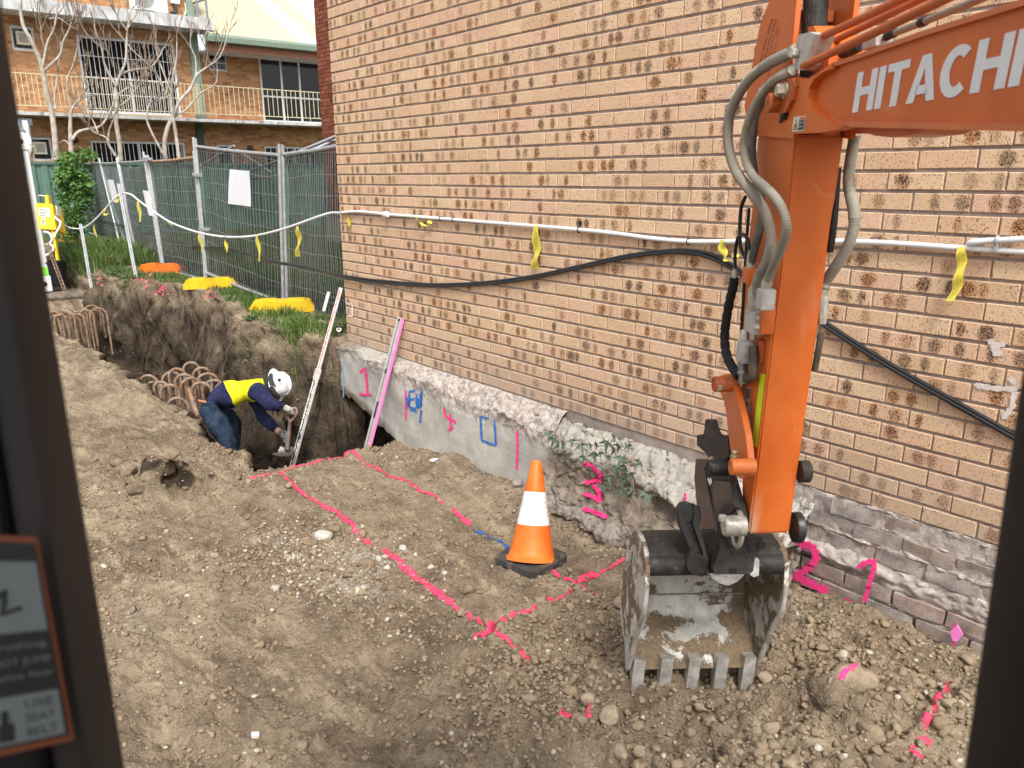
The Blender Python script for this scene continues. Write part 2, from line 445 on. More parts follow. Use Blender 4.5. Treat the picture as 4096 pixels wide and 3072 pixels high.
base = t.mix(t.step(t.math('ADD', sp, t.math('MULTIPLY', mm, .115)), .60, .655), base, t.mix(mm, (.16, .085, .045), (.035, .026, .022)))
base = t.mix(t.math('MULTIPLY', t.attr('grime'), .75), base, (.30, .245, .20))
dots = t.step(t.vor(105, vec=t.scalevec((1, 1, .7))), .34, .22)
base = t.mix(t.math('MULTIPLY', t.math('MULTIPLY', dots, t.step(mm, .25, .7)), t.step(t.noise(70, 2, .5), .45, .6)), base, (.028, .02, .016))
t.color(base); t.rough(.88)
t.bump(t.math('ADD', t.noise(90, 3, .6, vec=t.scalevec((2.2, 1, .5))), t.math('MULTIPLY', sp, -.4)), .5, .004)
MATS['blond_brick'] = t.m
mort = simple('grey_mortar', (.275, .225, .195), .95, var=.25, scale=9, c2=(.33, .28, .25), amt=.5, bump=.6, bscale=70)
WX1 = 7.6
bld = thing('brick_building', (0, 0, -1.6), 'blond brick building wall with dark speckled bricks beside the excavation', 'building')
mb = MB(); mb.box((0.004, 0.0075, -1.62), (WX1, 3.2, 5.5)); mb.build('wall_core', mort, bld)
def brick_mesh(bs, rnd):
    """bs: list of (x0, x1, z0, z1, row); returns arrays of one mesh with the bricks"""
    vs, fs, uv, a, b, k, g = [], [], [], [], [], [], []
    for (x0, x1, z0, z1, row) in bs:
        o = len(vs); e = .0035; yf = rnd.uniform(-.0025, .0015); tl = rnd.uniform(-.0015, .0015)
        for (px, pz, py) in ((x0, z0, .03), (x1, z0, .03), (x1, z1, .03), (x0, z1, .03), (x0, z0, yf+e), (x1, z0, yf+e), (x1, z1, yf+e), (x0, z1, yf+e),
                             (x0+e, z0+e, yf-tl), (x1-e, z0+e, yf+tl), (x1-e, z1-e, yf+tl), (x0+e, z1-e, yf-tl)):
            vs.append((px, py, pz)); uv.append((px-x0, pz-z0, 0))
        fs += [tuple(o+i for i in f) for f in ((8, 9, 10, 11), (4, 5, 9, 8), (5, 6, 10, 9), (6, 7, 11, 10), (7, 4, 8, 11), (0, 1, 5, 4), (1, 2, 6, 5), (2, 3, 7, 6), (3, 0, 4, 7))]
        q = rnd.random(); L = x1-x0
        w1 = 0 if q < .22 else rnd.uniform(.45, 1.0); w2 = 0 if q < .45 else w1*rnd.uniform(.7, 1.1)
        hue = rnd.random()*.75+.1
        if rnd.random() < .16: hue = 0.0; w1 = w1 and 1.0
        c1 = rnd.uniform(.035, .11); c2 = c1+rnd.uniform(.055, .115)
        if L < .15: c1, c2, w2 = .05, .05, 0
        if row < -8: w1 *= .85
        tint = (rnd.random(), rnd.random()**2, rnd.random()); gr = max(0.0, (row-13.5)/5.0)*rnd.uniform(.35, .9) if row > 13 else rnd.random()*.06
        for _ in range(12): a.append((c1, w1, hue)); b.append((c2, w2, min(1, hue+.1))); k.append(tint); g.append(min(gr, .9))
    return vs, fs, uv, a, b, k, g
def brick_obj(name, bs, rnd, parent, mat):
    vs, fs, uv, a, b, k, g = brick_mesh(bs, rnd)
    me = bpy.data.meshes.new(name); me.from_pydata(vs, [], fs); me.materials.append(mat)
    o = link(name, me, parent)
    attr(o, 'buv', uv, 'FLOAT_VECTOR'); attr(o, 'bla', a, 'FLOAT_VECTOR'); attr(o, 'blb', b, 'FLOAT_VECTOR'); attr(o, 'btint', k, 'FLOAT_VECTOR'); attr(o, 'grime', g)
    return o
bricks = []
for j in range(-24, 19):
    z0, z1 = -.086*j+.0068, -.086*(j-1)-.0068
    x = 0.0 if j % 2 == 0 else -.12
    while x < WX1-.05:
        x0, x1 = max(0, x), min(x+.233, WX1)
        if j == 18 and x0 > 5.5: pass
        bricks.append((x0+random.uniform(-.0015, .0015)*(x0 > 0), x1+random.uniform(-.0015, .0015), z0+random.uniform(-.0015, .0015), z1+random.uniform(-.0015, .0015), j)); x += .24
def size_in_view(b):
    c = ((b[0]+b[1])/2, 0, (b[2]+b[3])/2); px, py = pix(c)
    if not (-20 < px < 2230 and -20 < py < 1680): return 0
    return (b[1]-b[0])/depth(c)**3
bricks.sort(key=size_in_view, reverse=True)
rb = random.Random(3)
for b in bricks[:300]: brick_obj('brick', [b], rb, bld, MATS['blond_brick'])
o = brick_obj('brickwork', bricks[300:], rb, bld, MATS['blond_brick']); o['kind'] = 'stuff'
# ------------------------------------------------------------------ concrete footing, rough base and base bricks
t = NT('footing_concrete'); P = t.pos(); rub = t.attr('rubble')
lines = t.noise(1.0, 3, .6, vec=t.scalevec((.6, .6, 26)))
c = t.mix(t.step(t.noise(4, 6, .65), .35, .7), (.36, .34, .30), (.50, .475, .43))
c = t.mix(t.math('MULTIPLY', t.step(lines, .5, .72), .35), c, (.26, .24, .21))
c = t.mix(t.math('MULTIPLY', t.step(t.noise(3, 4, .7, vec=t.scalevec((3, 3, .5))), .55, .75), .55), c, (.22, .17, .115))
c = t.mix(t.step(t.math('ADD', rub, t.math('MULTIPLY', t.math('SUBTRACT', t.noise(17, 5, .7), .5), 1.1)), .45, .62), c,
          t.mix(t.step(t.noise(24, 5, .75), .38, .62), (.27, .225, .19), (.45, .40, .365)))
c = t.mix(t.math('MULTIPLY', t.step(t.attr('dirt'), .2, .9), .85), c, t.mix(t.step(t.noise(12, 5, .7), .4, .65), (.10, .07, .048), (.22, .165, .115)))
t.color(c); t.rough(.93); t.b.inputs['Specular IOR Level'].default_value = .15
t.bump(t.math('ADD', t.noise(45, 5, .7), t.math('MULTIPLY', t.noise(160, 3, .6), .4)), .55, .008)
MATS['footing_concrete'] = t.m
FX0, FX1 = -.2, 3.14
def foot_top(x): return -1.585-.03*sst(.2, 1.2, x)-.10*sst(.6, 2.9, x)+.03*vnoise(x*3.1, x*0, 0, 201)+.012*vnoise(x*11, x*0, 0, 202)
def foot_bot(x): return np.interp(x, [-.3, -.1, .2, .6, 1.0, 1.3, 3.5], [-1.93, -1.99, -2.08, -2.16, -2.27, -2.5, -2.5])+.02*vnoise(x*7, x*0, 0, 203)
def foot_y(x, z): return -.115+.010*fbm(x*3, z*3, 0, 3, 204)+.0
nx, nt_ = 520, 90
X = np.linspace(FX0, FX1, nx); T = np.linspace(0, 1, nt_)
VX = np.repeat(X[:, None], nt_, 1); TT = np.repeat(T[None], nx, 0)
ft, fb = foot_top(VX), foot_bot(VX)
k1, k2, k3 = .30, .86, 1.0
a1 = np.clip(TT/k1, 0, 1); a2 = np.clip((TT-k1)/(k2-k1), 0, 1); a3 = np.clip((TT-k2)/(1-k2), 0, 1)
ztop = np.where(VX < 0, -1.56, -1.548)
VZ = ztop+(ft-ztop)*a1**1.2+(fb-ft)*a2; VY = .02+(foot_y(VX, VZ)-.02)*np.clip(a1*1.12, 0, 1)**.9
VY = VY+.7*a3; VZ = VZ+.05*a3
rubm = (1-a2*5).clip(0, 1)*sst(.02, .15, a1)
rn = fbm(VX*9, VY*9, VZ*9, 4, 206); VY = VY-(.016*rn+.013*np.abs(fbm(VX*20, VY*20, VZ*20, 4, 207))+.008*fbm(VX*60, VY*60, VZ*60, 2, 209))*rubm
VZ = VZ+.014*fbm(VX*12, VY*12+4, VZ*12, 3, 208)*rubm*sst(0, .3, a1)
VZ = VZ+.03*fbm(VX*9, VZ*9, 0, 3, 211)*sst(.8, 1, a2)
ft_o = big_mesh('footing', np.stack([VX, VY, VZ], -1).reshape(-1, 3), grid_quads(nx, nt_)[:, ::-1], MATS['footing_concrete'], bld)
attr(ft_o, 'rubble', np.clip(rubm*sst(.3, 1.0, VX)*.62+rubm*.30, 0, 1))
attr(ft_o, 'dirt', np.clip(sst(.72, 1, a2)*1.0*sst(1.4, .6, VX)+a3*2+.5*sst(.25, -.15, VX)*sst(.5, 1, a2)+.75*sst(.9, .1, VX)*rubm+.25*rubm*sst(.2, .0, a1), 0, 1))
mb = MB()
mb.box((-.2, -.105, -1.97), (-.185, .35, -1.6)); mb.build('footing_end', MATS['footing_concrete'], bld)
# rough earth-caked base between the clean footing and the base bricks
nx, nt_ = 360, 100
X = np.linspace(3.10, 5.02, nx); T = np.linspace(0, 1, nt_)
VX = np.repeat(X[:, None], nt_, 1); TT = np.repeat(T[None], nx, 0)
ledge = .35+.05*vnoise(VX*4, VX*0, 0, 221)
VZ = -1.60-.56*TT-.10*sst(3.1, 3.6, VX)*sst(4.7, 4.2, VX)*TT*0
VY = .015-.075*sst(0, .16, TT)-.10*sst(.12, ledge, TT)*(.55+.8*sst(3.2, 4.6, VX))+.09*sst(ledge, ledge+.1, TT)*sst(3.7, 4.4, VX)-.17*sst(.45, 1, TT)
VY = VY-.035*fbm(VX*5, VY*5, VZ*5, 4, 222)-.03*np.abs(fbm(VX*13, VY*13, VZ*13, 4, 223))-.014*np.abs(fbm(VX*40, VY*40, VZ*40, 3, 225))
VZ = VZ+.02*fbm(VX*10, VY*10, VZ*10, 3, 224)*sst(0, .1, TT)
rb_o = big_mesh('rough_base', np.stack([VX, VY, VZ], -1).reshape(-1, 3), grid_quads(nx, nt_)[:, ::-1], MATS['footing_concrete'], bld)
attr(rb_o, 'rubble', np.clip(.50*sst(ledge+.08, ledge-.08, TT)*(.2+.5*sst(3.9, 4.5, VX))+.25*sst(.1, .02, TT), 0, 1))
attr(rb_o, 'dirt', np.clip(.46+.5*sst(ledge-.05, ledge+.1, TT)*sst(1, .6, TT)-.2*sst(4.1, 4.7, VX)*sst(.4, .1, TT)+.3*sst(.85, 1, TT), 0, 1))
# base courses right of the excavator
bm_red = simple('base_brick_red', (.30, .215, .18), .93, var=.3, scale=14, c2=(.33, .285, .255), amt=.75, bump=.8, bscale=90, thr=(.4, .6))
bm_grey = simple('base_brick_grey', (.27, .235, .21), .95, var=.3, scale=18, c2=(.36, .315, .29), amt=.7, bump=1.0, bscale=110)
slop = simple('mortar_slop', (.40, .35, .315), .95, var=.3, scale=20, c2=(.24, .20, .17), amt=.7, bump=.9, bscale=70)
def lump_box(name, a, b, mat, seed, amp=.006, n=(14, 3, 5)):
    bmm = bmesh.new(); bmesh.ops.create_cube(bmm, size=1)
    bmesh.ops.subdivide_edges(bmm, edges=bmm.edges[:], cuts=3, use_grid_fill=True)
    A_, B_ = np.array(a), np.array(b)
    co = np.array([v.co[:] for v in bmm.verts])*(B_-A_)+(A_+B_)/2
    q = [fbm(co[:, 0]*14, co[:, 1]*14+i*7, co[:, 2]*14, 3, seed+i) for i in range(3)]
    co = co+amp*np.stack(q, 1)*np.array([.6, 1.6, .8])
    for v, p in zip(bmm.verts, co): v.co = Vector(p)
    me = bpy.data.meshes.new(name); bmm.to_mesh(me); bmm.free(); me.materials.append(mat)
    return link(name, me, bld, 60)
courses = [(-1.635, .070, 0.0, .012, 'g'), (-1.722, .072, -.006, .12, 'r'), (-1.808, .070, -.004, .0, 'g'), (-1.985, .070, -.03, .12, 'r'), (-2.075, .07, -.035, 0, 'r')]
k = 0
for (z0, hh, yf, off, kind) in courses:
    x = 4.86-off
    while x < 6.7:
        m_ = bm_red if (kind == 'r' and random.random() < .62) or (kind == 'g' and random.random() < .15) else bm_grey
        lump_box('base_brick', (x, yf-.005, z0), (x+.228+random.uniform(-.006, .006), .08, z0+hh), m_, 300+k, .006 if kind == 'r' else .009); x += .242; k += 1
nx, nt_ = 220, 26
def slab(name, x0, x1, z0, z1, yb, bulge, seed, mat):
    nx, nz = 200, 22
    VX, TT = np.meshgrid(np.linspace(x0, x1, nx), np.linspace(0, 1, nz), indexing='ij')
    VZ = z1+(z0-z1)*TT+.012*fbm(VX*9, TT*2, 0, 3, seed); prof = np.sin(np.pi*TT)**.7
    VY = yb-bulge*prof*(.55+.6*fbm(VX*6, VZ*9, 0, 4, seed+1))-.008*np.abs(fbm(VX*30, VZ*30, 0, 3, seed+2))
    return big_mesh(name, np.stack([VX, VY, VZ], -1).reshape(-1, 3), grid_quads(nx, nz)[:, ::-1], mat, bld)
slab('mortar_bed', 4.85, 6.9, -1.565, -1.545, .004, .006, 401, slop)
slab('mortar_bed', 4.85, 6.9, -1.650, -1.632, .002, .010, 411, slop)
slab('mortar_bed', 4.85, 6.9, -1.737, -1.715, .0, .012, 421, slop)
slab('mortar_bed', 4.8, 6.9, -1.925, -1.80, .0, .06, 431, slop)
slab('mortar_bed', 4.85, 6.9, -2.01, -1.985, -.012, .012, 441, slop)
slab('mortar_bed', 4.85, 6.9, -2.20, -2.07, -.005, .02, 451, slop)
slab('base_backing', 4.85, 6.9, -2.25, -1.55, .0, .006, 461, slop)
mb = MB(); mb.box((4.85, .03, -2.3), (6.9, .5, -1.55)); mb.build('base_core', slop, bld)

# ------------------------------------------------------------------ spray paint
def paint_mat(name, c, emis=0):
    t = NT(name); nz = t.noise(60, 5, .75); cov = t.attr('cover')
    t.color(t.mix(t.step(nz, .3, .75), tuple(q*.82 for q in c), tuple(min(1, q*1.15) for q in c))); t.rough(.8)
    tr = t.n('ShaderNodeBsdfTransparent'); mx = t.n('ShaderNodeMixShader')
    t.l(t.step(t.math('ADD', cov, t.math('MULTIPLY', t.math('SUBTRACT', t.noise(85, 4, .75), .5), 1.5)), .38, .6), mx.inputs[0])
    t.l(tr.outputs[0], mx.inputs[1]); t.l(t.b.outputs[0], mx.inputs[2]); t.l(mx.outputs[0], t.out.inputs[0])
    MATS[name] = t.m; return t.m
PINK = paint_mat('pink_paint', (.86, .05, .235)); BLUE = paint_mat('blue_paint', (.03, .15, .48)); YEL = paint_mat('yellow_paint', (.85, .55, .03)); LBL = paint_mat('pale_blue_paint', (.25, .45, .6))
WHITEP = paint_mat('white_paint', (.8, .78, .75)); EFF = paint_mat('efflorescence', (.60, .54, .50))
def wall_paint(name, strokes, wpx, yfun, mat, label, cat='painted mark'):
    """strokes in photo points; ribbons of paint lying 3 mm proud of the surface y = yfun(x, z)"""
    vs, fs, cv = [], [], []
    for st in strokes:
        w_ = wpx
        P = spline([(p[0], p[1], 0) for p in st], 8) if len(st) > 2 else [np.array([*p, 0]) for p in st]
        if len(st) == 2: P = [P[0]+(P[1]-P[0])*i/12 for i in range(13)]
        n = len(P); o = len(vs); M_ = 5
        for i, p in enumerate(P):
            d = P[min(i+1, n-1)]-P[max(i-1, 0)]; d = d/max(1e-6, np.linalg.norm(d)); q = np.array([-d[1], d[0], 0])
            ww = w_*(1+.25*math.sin(i*1.7+len(st)))
            for k in range(M_):
                f = (k/(M_-1)-.5)*2
                pp = p+q*f*ww*.75
                y = -.08
                for _ in range(5):
                    W_ = onY(pp[0], pp[1], y); y = float(yfun(W_[0], W_[2]))-.003-.0016*(strokes.index(st))
                vs.append(onY(pp[0], pp[1], y)); e = 1-abs(f)**1.5
                cv.append(max(0, min(1, .22+.85*e-(.5 if i in (0, n-1) else 0))))
        for i in range(n-1):
            for k in range(M_-1):
                fs.append((o+i*M_+k, o+i*M_+k+1, o+(i+1)*M_+k+1, o+(i+1)*M_+k))
    me = bpy.data.meshes.new(name); me.from_pydata(vs, [], fs); me.materials.append(mat); ob = link(name, me)
    attr(ob, 'cover', cv); return tag(ob, label, cat)
def fy(x, z): return foot_y(np.array([x]), np.array([z]))[0]
GP = 'spray painted numbers and lines on the footing'
wall_paint('painted_number', [[(777, 806), (786, 797), (791, 795)], [(789, 797), (792, 825), (794, 853)], [(776, 849), (783, 853), (802, 852)]], 4.5, fy, PINK, 'pink spray painted numeral one near the left end of the concrete footing', 'painted number')
wall_paint('painted_line', [[(873, 805), (875, 830)], [(876, 838), (877, 907)]], 3.2, fy, PINK, 'pink vertical line between the number 1 and the blue letters', 'painted line')
wall_paint('painted_letters', [[(884, 845), (884, 881)], [(883, 846), (897, 843)], [(884, 862), (895, 862)], [(883, 880), (898, 883)], [(899, 850), (900, 882)], [(900, 882), (903, 860)], [(903, 860), (906, 882)], [(906, 882), (908, 850)], [(878, 856), (881, 876)], [(885, 885), (900, 890)]], 3.6, fy, BLUE, 'blue spray painted letters EW beside the pink line', 'painted letters')
wall_paint('painted_line', [[(913, 824), (910, 850), (910, 880)], [(910, 885), (907, 914)], [(913, 824), (908, 830)]], 3.4, fy, BLUE, 'blue vertical line to the right of the blue letters on concrete', 'painted line')
wall_paint('painted_number', [[(961, 866), (960, 890), (967, 903), (980, 910)], [(972, 893), (974, 930)], [(978, 905), (985, 914)], [(968, 930), (978, 922)]], 4.0, fy, PINK, 'pink spray painted numeral four between the blue letters and the blue square', 'painted number')
wall_paint('painted_square', [[(1038, 899), (1068, 908)], [(1068, 908), (1071, 963)], [(1071, 963), (1040, 951)], [(1040, 951), (1038, 899)]], 4.0, fy, BLUE, 'blue spray painted square outline on the footing', 'painted mark')
wall_paint('painted_line', [[(1115, 903), (1116, 928)], [(1116, 930), (1118, 965)], [(1118, 960), (1116, 1016)]], 4.4, fy, PINK, 'long pink vertical line near the end of the clean footing', 'painted line')
wall_paint('painted_line', [[(741, 778), (742, 860)]], 2.0, fy, LBL, 'faint pale blue vertical line at the footing corner', 'painted line')
def ry(x, z):
    i = int(np.clip((x-3.10)/(5.02-3.10)*359, 0, 359)); zz = rbz[i]; return float(np.interp(-z, -zz, rby[i]))
_c = np.empty(len(rb_o.data.vertices)*3, np.float32); rb_o.data.vertices.foreach_get('co', _c); _c = _c.reshape(360, 100, 3); rbz, rby = _c[:, :, 2], _c[:, :, 1]-.006
wall_paint('painted_number', [[(1255, 1002), (1275, 1004), (1292, 1022), (1301, 1034)], [(1262, 1044), (1285, 1038), (1300, 1040)], [(1280, 1046), (1293, 1062), (1297, 1082)], [(1260, 1066), (1280, 1072), (1297, 1084)], [(1258, 1098), (1285, 1106), (1312, 1118)]], 8, ry, PINK, 'pink spray painted numeral three with a bar below it on the earthy wall base', 'painted number')
wall_paint('painted_line', [[(1480, 1064), (1479, 1087)]], 4.5, ry, PINK, 'short pink dash on the wall base just left of the hitch', 'painted line')
def by(x, z):
    if -1.93 < z < -1.80: return -.066
    return -.060 if z < -1.93 else -.026
wall_paint('painted_number', [[(1715, 1190), (1735, 1176), (1757, 1186), (1762, 1208), (1745, 1228), (1722, 1243), (1710, 1247)], [(1715, 1242), (1745, 1257), (1790, 1280)], [(1712, 1226)]], 15, by, PINK, 'large pink spray painted numeral two just right of the bucket', 'painted number')
wall_paint('painted_number', [[(1852, 1228), (1870, 1215), (1893, 1213)], [(1891, 1215), (1880, 1255), (1866, 1303)]], 9.5, by, PINK, 'large pink spray painted numeral one on the base bricks above a pink stroke', 'painted number')
wall_paint('painted_line', [[(1818, 1293), (1850, 1306), (1880, 1318)], [(1880, 1322), (1915, 1336)]], 6.5, by, PINK, 'pink stroke running under the large number 1 on base bricks', 'painted line')
wall_paint('painted_line', [[(2060, 1345), (2062, 1380)], [(2061, 1385), (2057, 1412)]], 5, by, PINK, 'pink dash on the base bricks beside the pink tag', 'painted line')
wf = lambda x, z: -.001
wall_paint('painted_bracket', [[(749, 656), (761, 657)], [(761, 657), (761, 683)], [(761, 684), (751, 681)], [(746, 652), (752, 655)]], 2.0, wf, WHITEP, 'white chalk bracket at the corner of the blond brick wall', 'chalk mark')
wall_paint('paint_smear', [[(2135, 735), (2150, 745), (2172, 742)], [(2140, 750), (2165, 765)], [(2146, 738), (2150, 770)]], 11, wf, EFF, 'round whitish smear on bricks above the cable at right', 'paint smear')
wall_paint('paint_smear', [[(2105, 830), (2140, 838), (2200, 840)], [(2190, 845), (2185, 880), (2165, 905)], [(2195, 830), (2180, 815)]], 11, wf, EFF, 'whitish streaks on bricks below the cable at right', 'paint smear')
PG = paint_mat('pink_ground_paint', (.76, .06, .14)); BG_ = paint_mat('blue_ground_paint', (.03, .12, .40))
for _m in (PG, BG_):
    for _n in _m.node_tree.nodes:
        if _n.type == 'MAP_RANGE' and abs(_n.inputs[1].default_value-.38) < 1e-3: _n.inputs[1].default_value = .50; _n.inputs[2].default_value = .72
# --- paint on the soil: faces of the soil surface itself, lifted 5 mm
fx = (TX[:-1, :-1]+TX[1:, 1:])/2; fyy = (TY[:-1, :-1]+TY[1:, 1:])/2
Nv = np.stack([NX, NY, NZ], -1)
def soil_paint(polys, width, mat, label, gaps=.35, seed=0):
    D = np.full(fx.shape, 9.0)
    for pl in polys:
        Q = [ground_hit(*p)[:2] for p in pl]
        for a, b in zip(Q[:-1], Q[1:]):
            d = b-a; L = max(1e-9, d @ d); tt = np.clip(((fx-a[0])*d[0]+(fyy-a[1])*d[1])/L, 0, 1)
            D = np.minimum(D, np.hypot(fx-a[0]-tt*d[0], fyy-a[1]-tt*d[1]))
    ww = .82*width*(1+.45*fbm(fx*5, fyy*5, 0, 2, 500+seed)+.35*vnoise(fx*31, fyy*31, 0, 501+seed))
    m = D < ww*(1-gaps*(fbm(fx*4.0, fyy*4.0, 0, 2, 503+seed) > .42))*1.25
    ii, jj = np.nonzero(m)
    if len(ii) == 0: return
    ny = len(ys); idx = np.stack([ii*ny+jj, (ii+1)*ny+jj, (ii+1)*ny+jj+1, ii*ny+jj+1], -1)
    u, inv_ = np.unique(idx, return_inverse=True)
    vv = verts[u]+Nv.reshape(-1, 3)[u]*.006
    o = big_mesh('painted_line', vv, inv_.reshape(-1, 4), mat)
    e = (1-D/(ww*1.25)).clip(0, 1); cov = np.zeros(len(u)); cnt = np.zeros(len(u))
    for k in range(4): np.add.at(cov, inv_.reshape(-1, 4)[:, k], e[ii, jj]); np.add.at(cnt, inv_.reshape(-1, 4)[:, k], 1)
    attr(o, 'cover', np.clip(.30+.95*cov/cnt, 0, .85)); return tag(o, label, 'painted line', 'spray painted lines on the soil')
soil_paint([[(535, 1031), (570, 1027), (605, 1020), (660, 1007), (720, 992), (762, 979)]], .020, PG, 'pink spray line along the soil edge of the trench', .2, 1)
soil_paint([[(605, 1020), (650, 1065), (700, 1100), (740, 1122), (790, 1165), (830, 1195), (870, 1226), (930, 1270), (990, 1320), (1062, 1362)]], .026, PG, 'long pink spray line running from trench to the crossing near the bucket', .45, 2)
soil_paint([[(762, 979), (800, 1010), (830, 1027), (890, 1052), (930, 1075), (955, 1090)], [(980, 1105), (1012, 1127)]], .017, PG, 'thinner pink spray line ending in front of the blue dash', .4, 3)
soil_paint([[(1015, 1138), (1050, 1155), (1075, 1165), (1090, 1180), (1105, 1186)]], .022, BG_, 'blue spray dash on the soil left of the cone', .2, 4)
soil_paint([[(1025, 1386), (1060, 1366), (1110, 1340), (1150, 1325), (1200, 1303), (1245, 1272), (1300, 1240), (1356, 1213)]], .019, PG, 'pink spray line crossing the soil towards the bucket', .2, 5)
soil_paint([[(1198, 1240), (1220, 1256), (1245, 1270), (1288, 1292)]], .018, PG, 'short pink dash crossing the line right of the cone base', .2, 6)
soil_paint([[(1062, 1366), (1100, 1388), (1125, 1405), (1142, 1432)]], .020, PG, 'pink dash leading down from the crossing of two lines', .4, 7)
soil_paint([[(2048, 1482), (2030, 1520), (2012, 1552)], [(2002, 1560), (2000, 1575)]], .018, PG, 'pink dash on spoil at the right pillar', .1, 8)
soil_paint([[(1972, 1620), (1985, 1640)], [(1990, 1612), (2000, 1608)]], .018, PG, 'pink flecks on spoil low beside the right pillar', .3, 9)
soil_paint([[(1214, 1535), (1220, 1548)], [(1270, 1545), (1278, 1556)], [(1228, 1548), (1240, 1556)]], .013, PG, 'pink flecks on the loose spoil below left of the bucket', .3, 10)
# ------------------------------------------------------------------ small stones and clods
def ico(n):
    bm_ = bmesh.new(); bmesh.ops.create_icosphere(bm_, subdivisions=n, radius=1)
    v = np.array([q.co[:] for q in bm_.verts]); f = np.array([[q.index for q in p.verts] for p in bm_.faces]); bm_.free(); return v, f
ICO1, ICO2, ICO3 = ico(1), ico(2), ico(3)
t = NT('clod'); tn = t.attr('tint'); nz = t.noise(40, 5, .7)
c = t.mix(tn, (.165, .12, .08), (.37, .29, .20)); c = t.mix(t.math('MULTIPLY', t.step(nz, .4, .7), .4), c, (.33, .26, .175))
c = t.mix(t.step(tn, 1.05, 1.5), c, (.44, .395, .33)); t.color(c); t.rough(.95); t.b.inputs['Specular IOR Level'].default_value = .15
t.bump(t.noise(130, 4, .7), .6, .005); MATS['clod'] = t.m
def clods(name, X, Y, S, base, tint, seed, sink=.35):
    v, f = base; n, m = len(X), len(v); r = np.random.default_rng(seed)
    q = r.normal(size=(n, 4)); q /= np.linalg.norm(q, axis=1)[:, None]; w_, x, y, z = q.T
    Rm = np.stack([1-2*(y*y+z*z), 2*(x*y-z*w_), 2*(x*z+y*w_), 2*(x*y+z*w_), 1-2*(x*x+z*z), 2*(y*z-x*w_), 2*(x*z-y*w_), 2*(y*z+x*w_), 1-2*(x*x+y*y)], -1).reshape(n, 3, 3)
    rad = 1+.42*r.uniform(-1, 1, (n, m)); sc = r.uniform(.65, 1.25, (n, 1, 3))
    P = v[None]*rad[..., None]*sc; P = np.einsum('nij,nmj->nmi', Rm, P)*S[:, None, None]; P[..., 2] *= .8
    P += np.stack([X, Y, tz(X, Y)+S*(1-sink)*.6], -1)[:, None]
    F = (f[None]+(np.arange(n)*m)[:, None, None]).reshape(-1, 3)
    o = big_mesh(name, P.reshape(-1, 3), F, MATS['clod'], smooth=False); attr(o, 'tint', np.repeat(tint, m)); o['kind'] = 'stuff'; return o
def scatter(n, seed, dens):
    r = np.random.default_rng(seed); X = r.uniform(.2, 6.8, n*6); Y = r.uniform(-3.9, -.1, n*6)
    X = np.where(r.random(n*6) < .18, r.uniform(-8, 1.2, n*6), X)
    d = dens(X, Y); k = r.random(n*6) < d; X, Y = X[k][:n], Y[k][:n]; return X, Y
def dens_f(X, Y):
    d = .10+.90*np.exp(-(((X-5.5)/1.25)**2+((Y+1.3)/1.1)**2))+.5*np.exp(-(((X-2.9)/.8)**2+((Y+1.7)/.35)**2))+.35*np.exp(-(((Y+1.52)/.12)**2))*(X < 1.3)+.3*np.exp(-((Y+.3)/.12)**2)*(X > 1.1)*(X < 4.5)
    d = d*(.45+.9*sst(-.3, .5, fbm(X*1.7, Y*1.7, 0, 3, 600)))
    d = np.where((X < 1.05) & (Y > -1.4), .22*(Y < -.35), d); return np.clip(d, 0, 1)
def tint_f(X, Y, r):
    t_ = r.uniform(.05, .65, len(X)); pal = np.exp(-(((X-2.9)/.8)**2+((Y+1.68)/.33)**2))
    t_ = np.where(r.random(len(X)) < .03+.28*pal, 1.2+.6*r.random(len(X)), t_)
    return np.where((X < 1.0) & (Y > -1.35), t_*.12-.2, t_)
r_ = np.random.default_rng(11)
X, Y = scatter(46000, 1, dens_f); S = .0030+.0085*r_.random(len(X))**3*1.5; clods('gravel', X, Y, S, ICO1, tint_f(X, Y, r_), 21)
X, Y = scatter(2300, 2, lambda X, Y: dens_f(X, Y)**1.6); S = .009+.021*r_.random(len(X))**4; clods('clods', X, Y, S, ICO2, tint_f(X, Y, r_), 22)
# --- stones that can be told apart
t = NT('stone'); rnd = t.n('ShaderNodeObjectInfo').outputs['Random']; nz = t.noise(18, 6, .7)
c = t.mix(rnd, (.22, .165, .11), (.36, .29, .205)); c = t.mix(t.math('MULTIPLY', t.step(nz, .42, .68), .6), c, (.135, .098, .063))
c = t.mix(t.math('MULTIPLY', t.step(t.noise(60, 3, .6), .6, .72), .5), c, (.38, .32, .25)); t.color(c); t.rough(.92); t.b.inputs['Specular IOR Level'].default_value = .15
t.bump(t.math('ADD', nz, t.math('MULTIPLY', t.noise(110, 4, .7), .4)), .7, .012); MATS['stone'] = t.m
white_stone = simple('white_stone', (.46, .43, .38), .9, var=.2, scale=20, c2=(.3, .25, .19), amt=.6, bump=.6)
concrete_lump = simple('concrete_lump', (.24, .215, .19), .95, var=.3, scale=14, c2=(.16, .12, .085), amt=.6, bump=.8)
SMALL = []
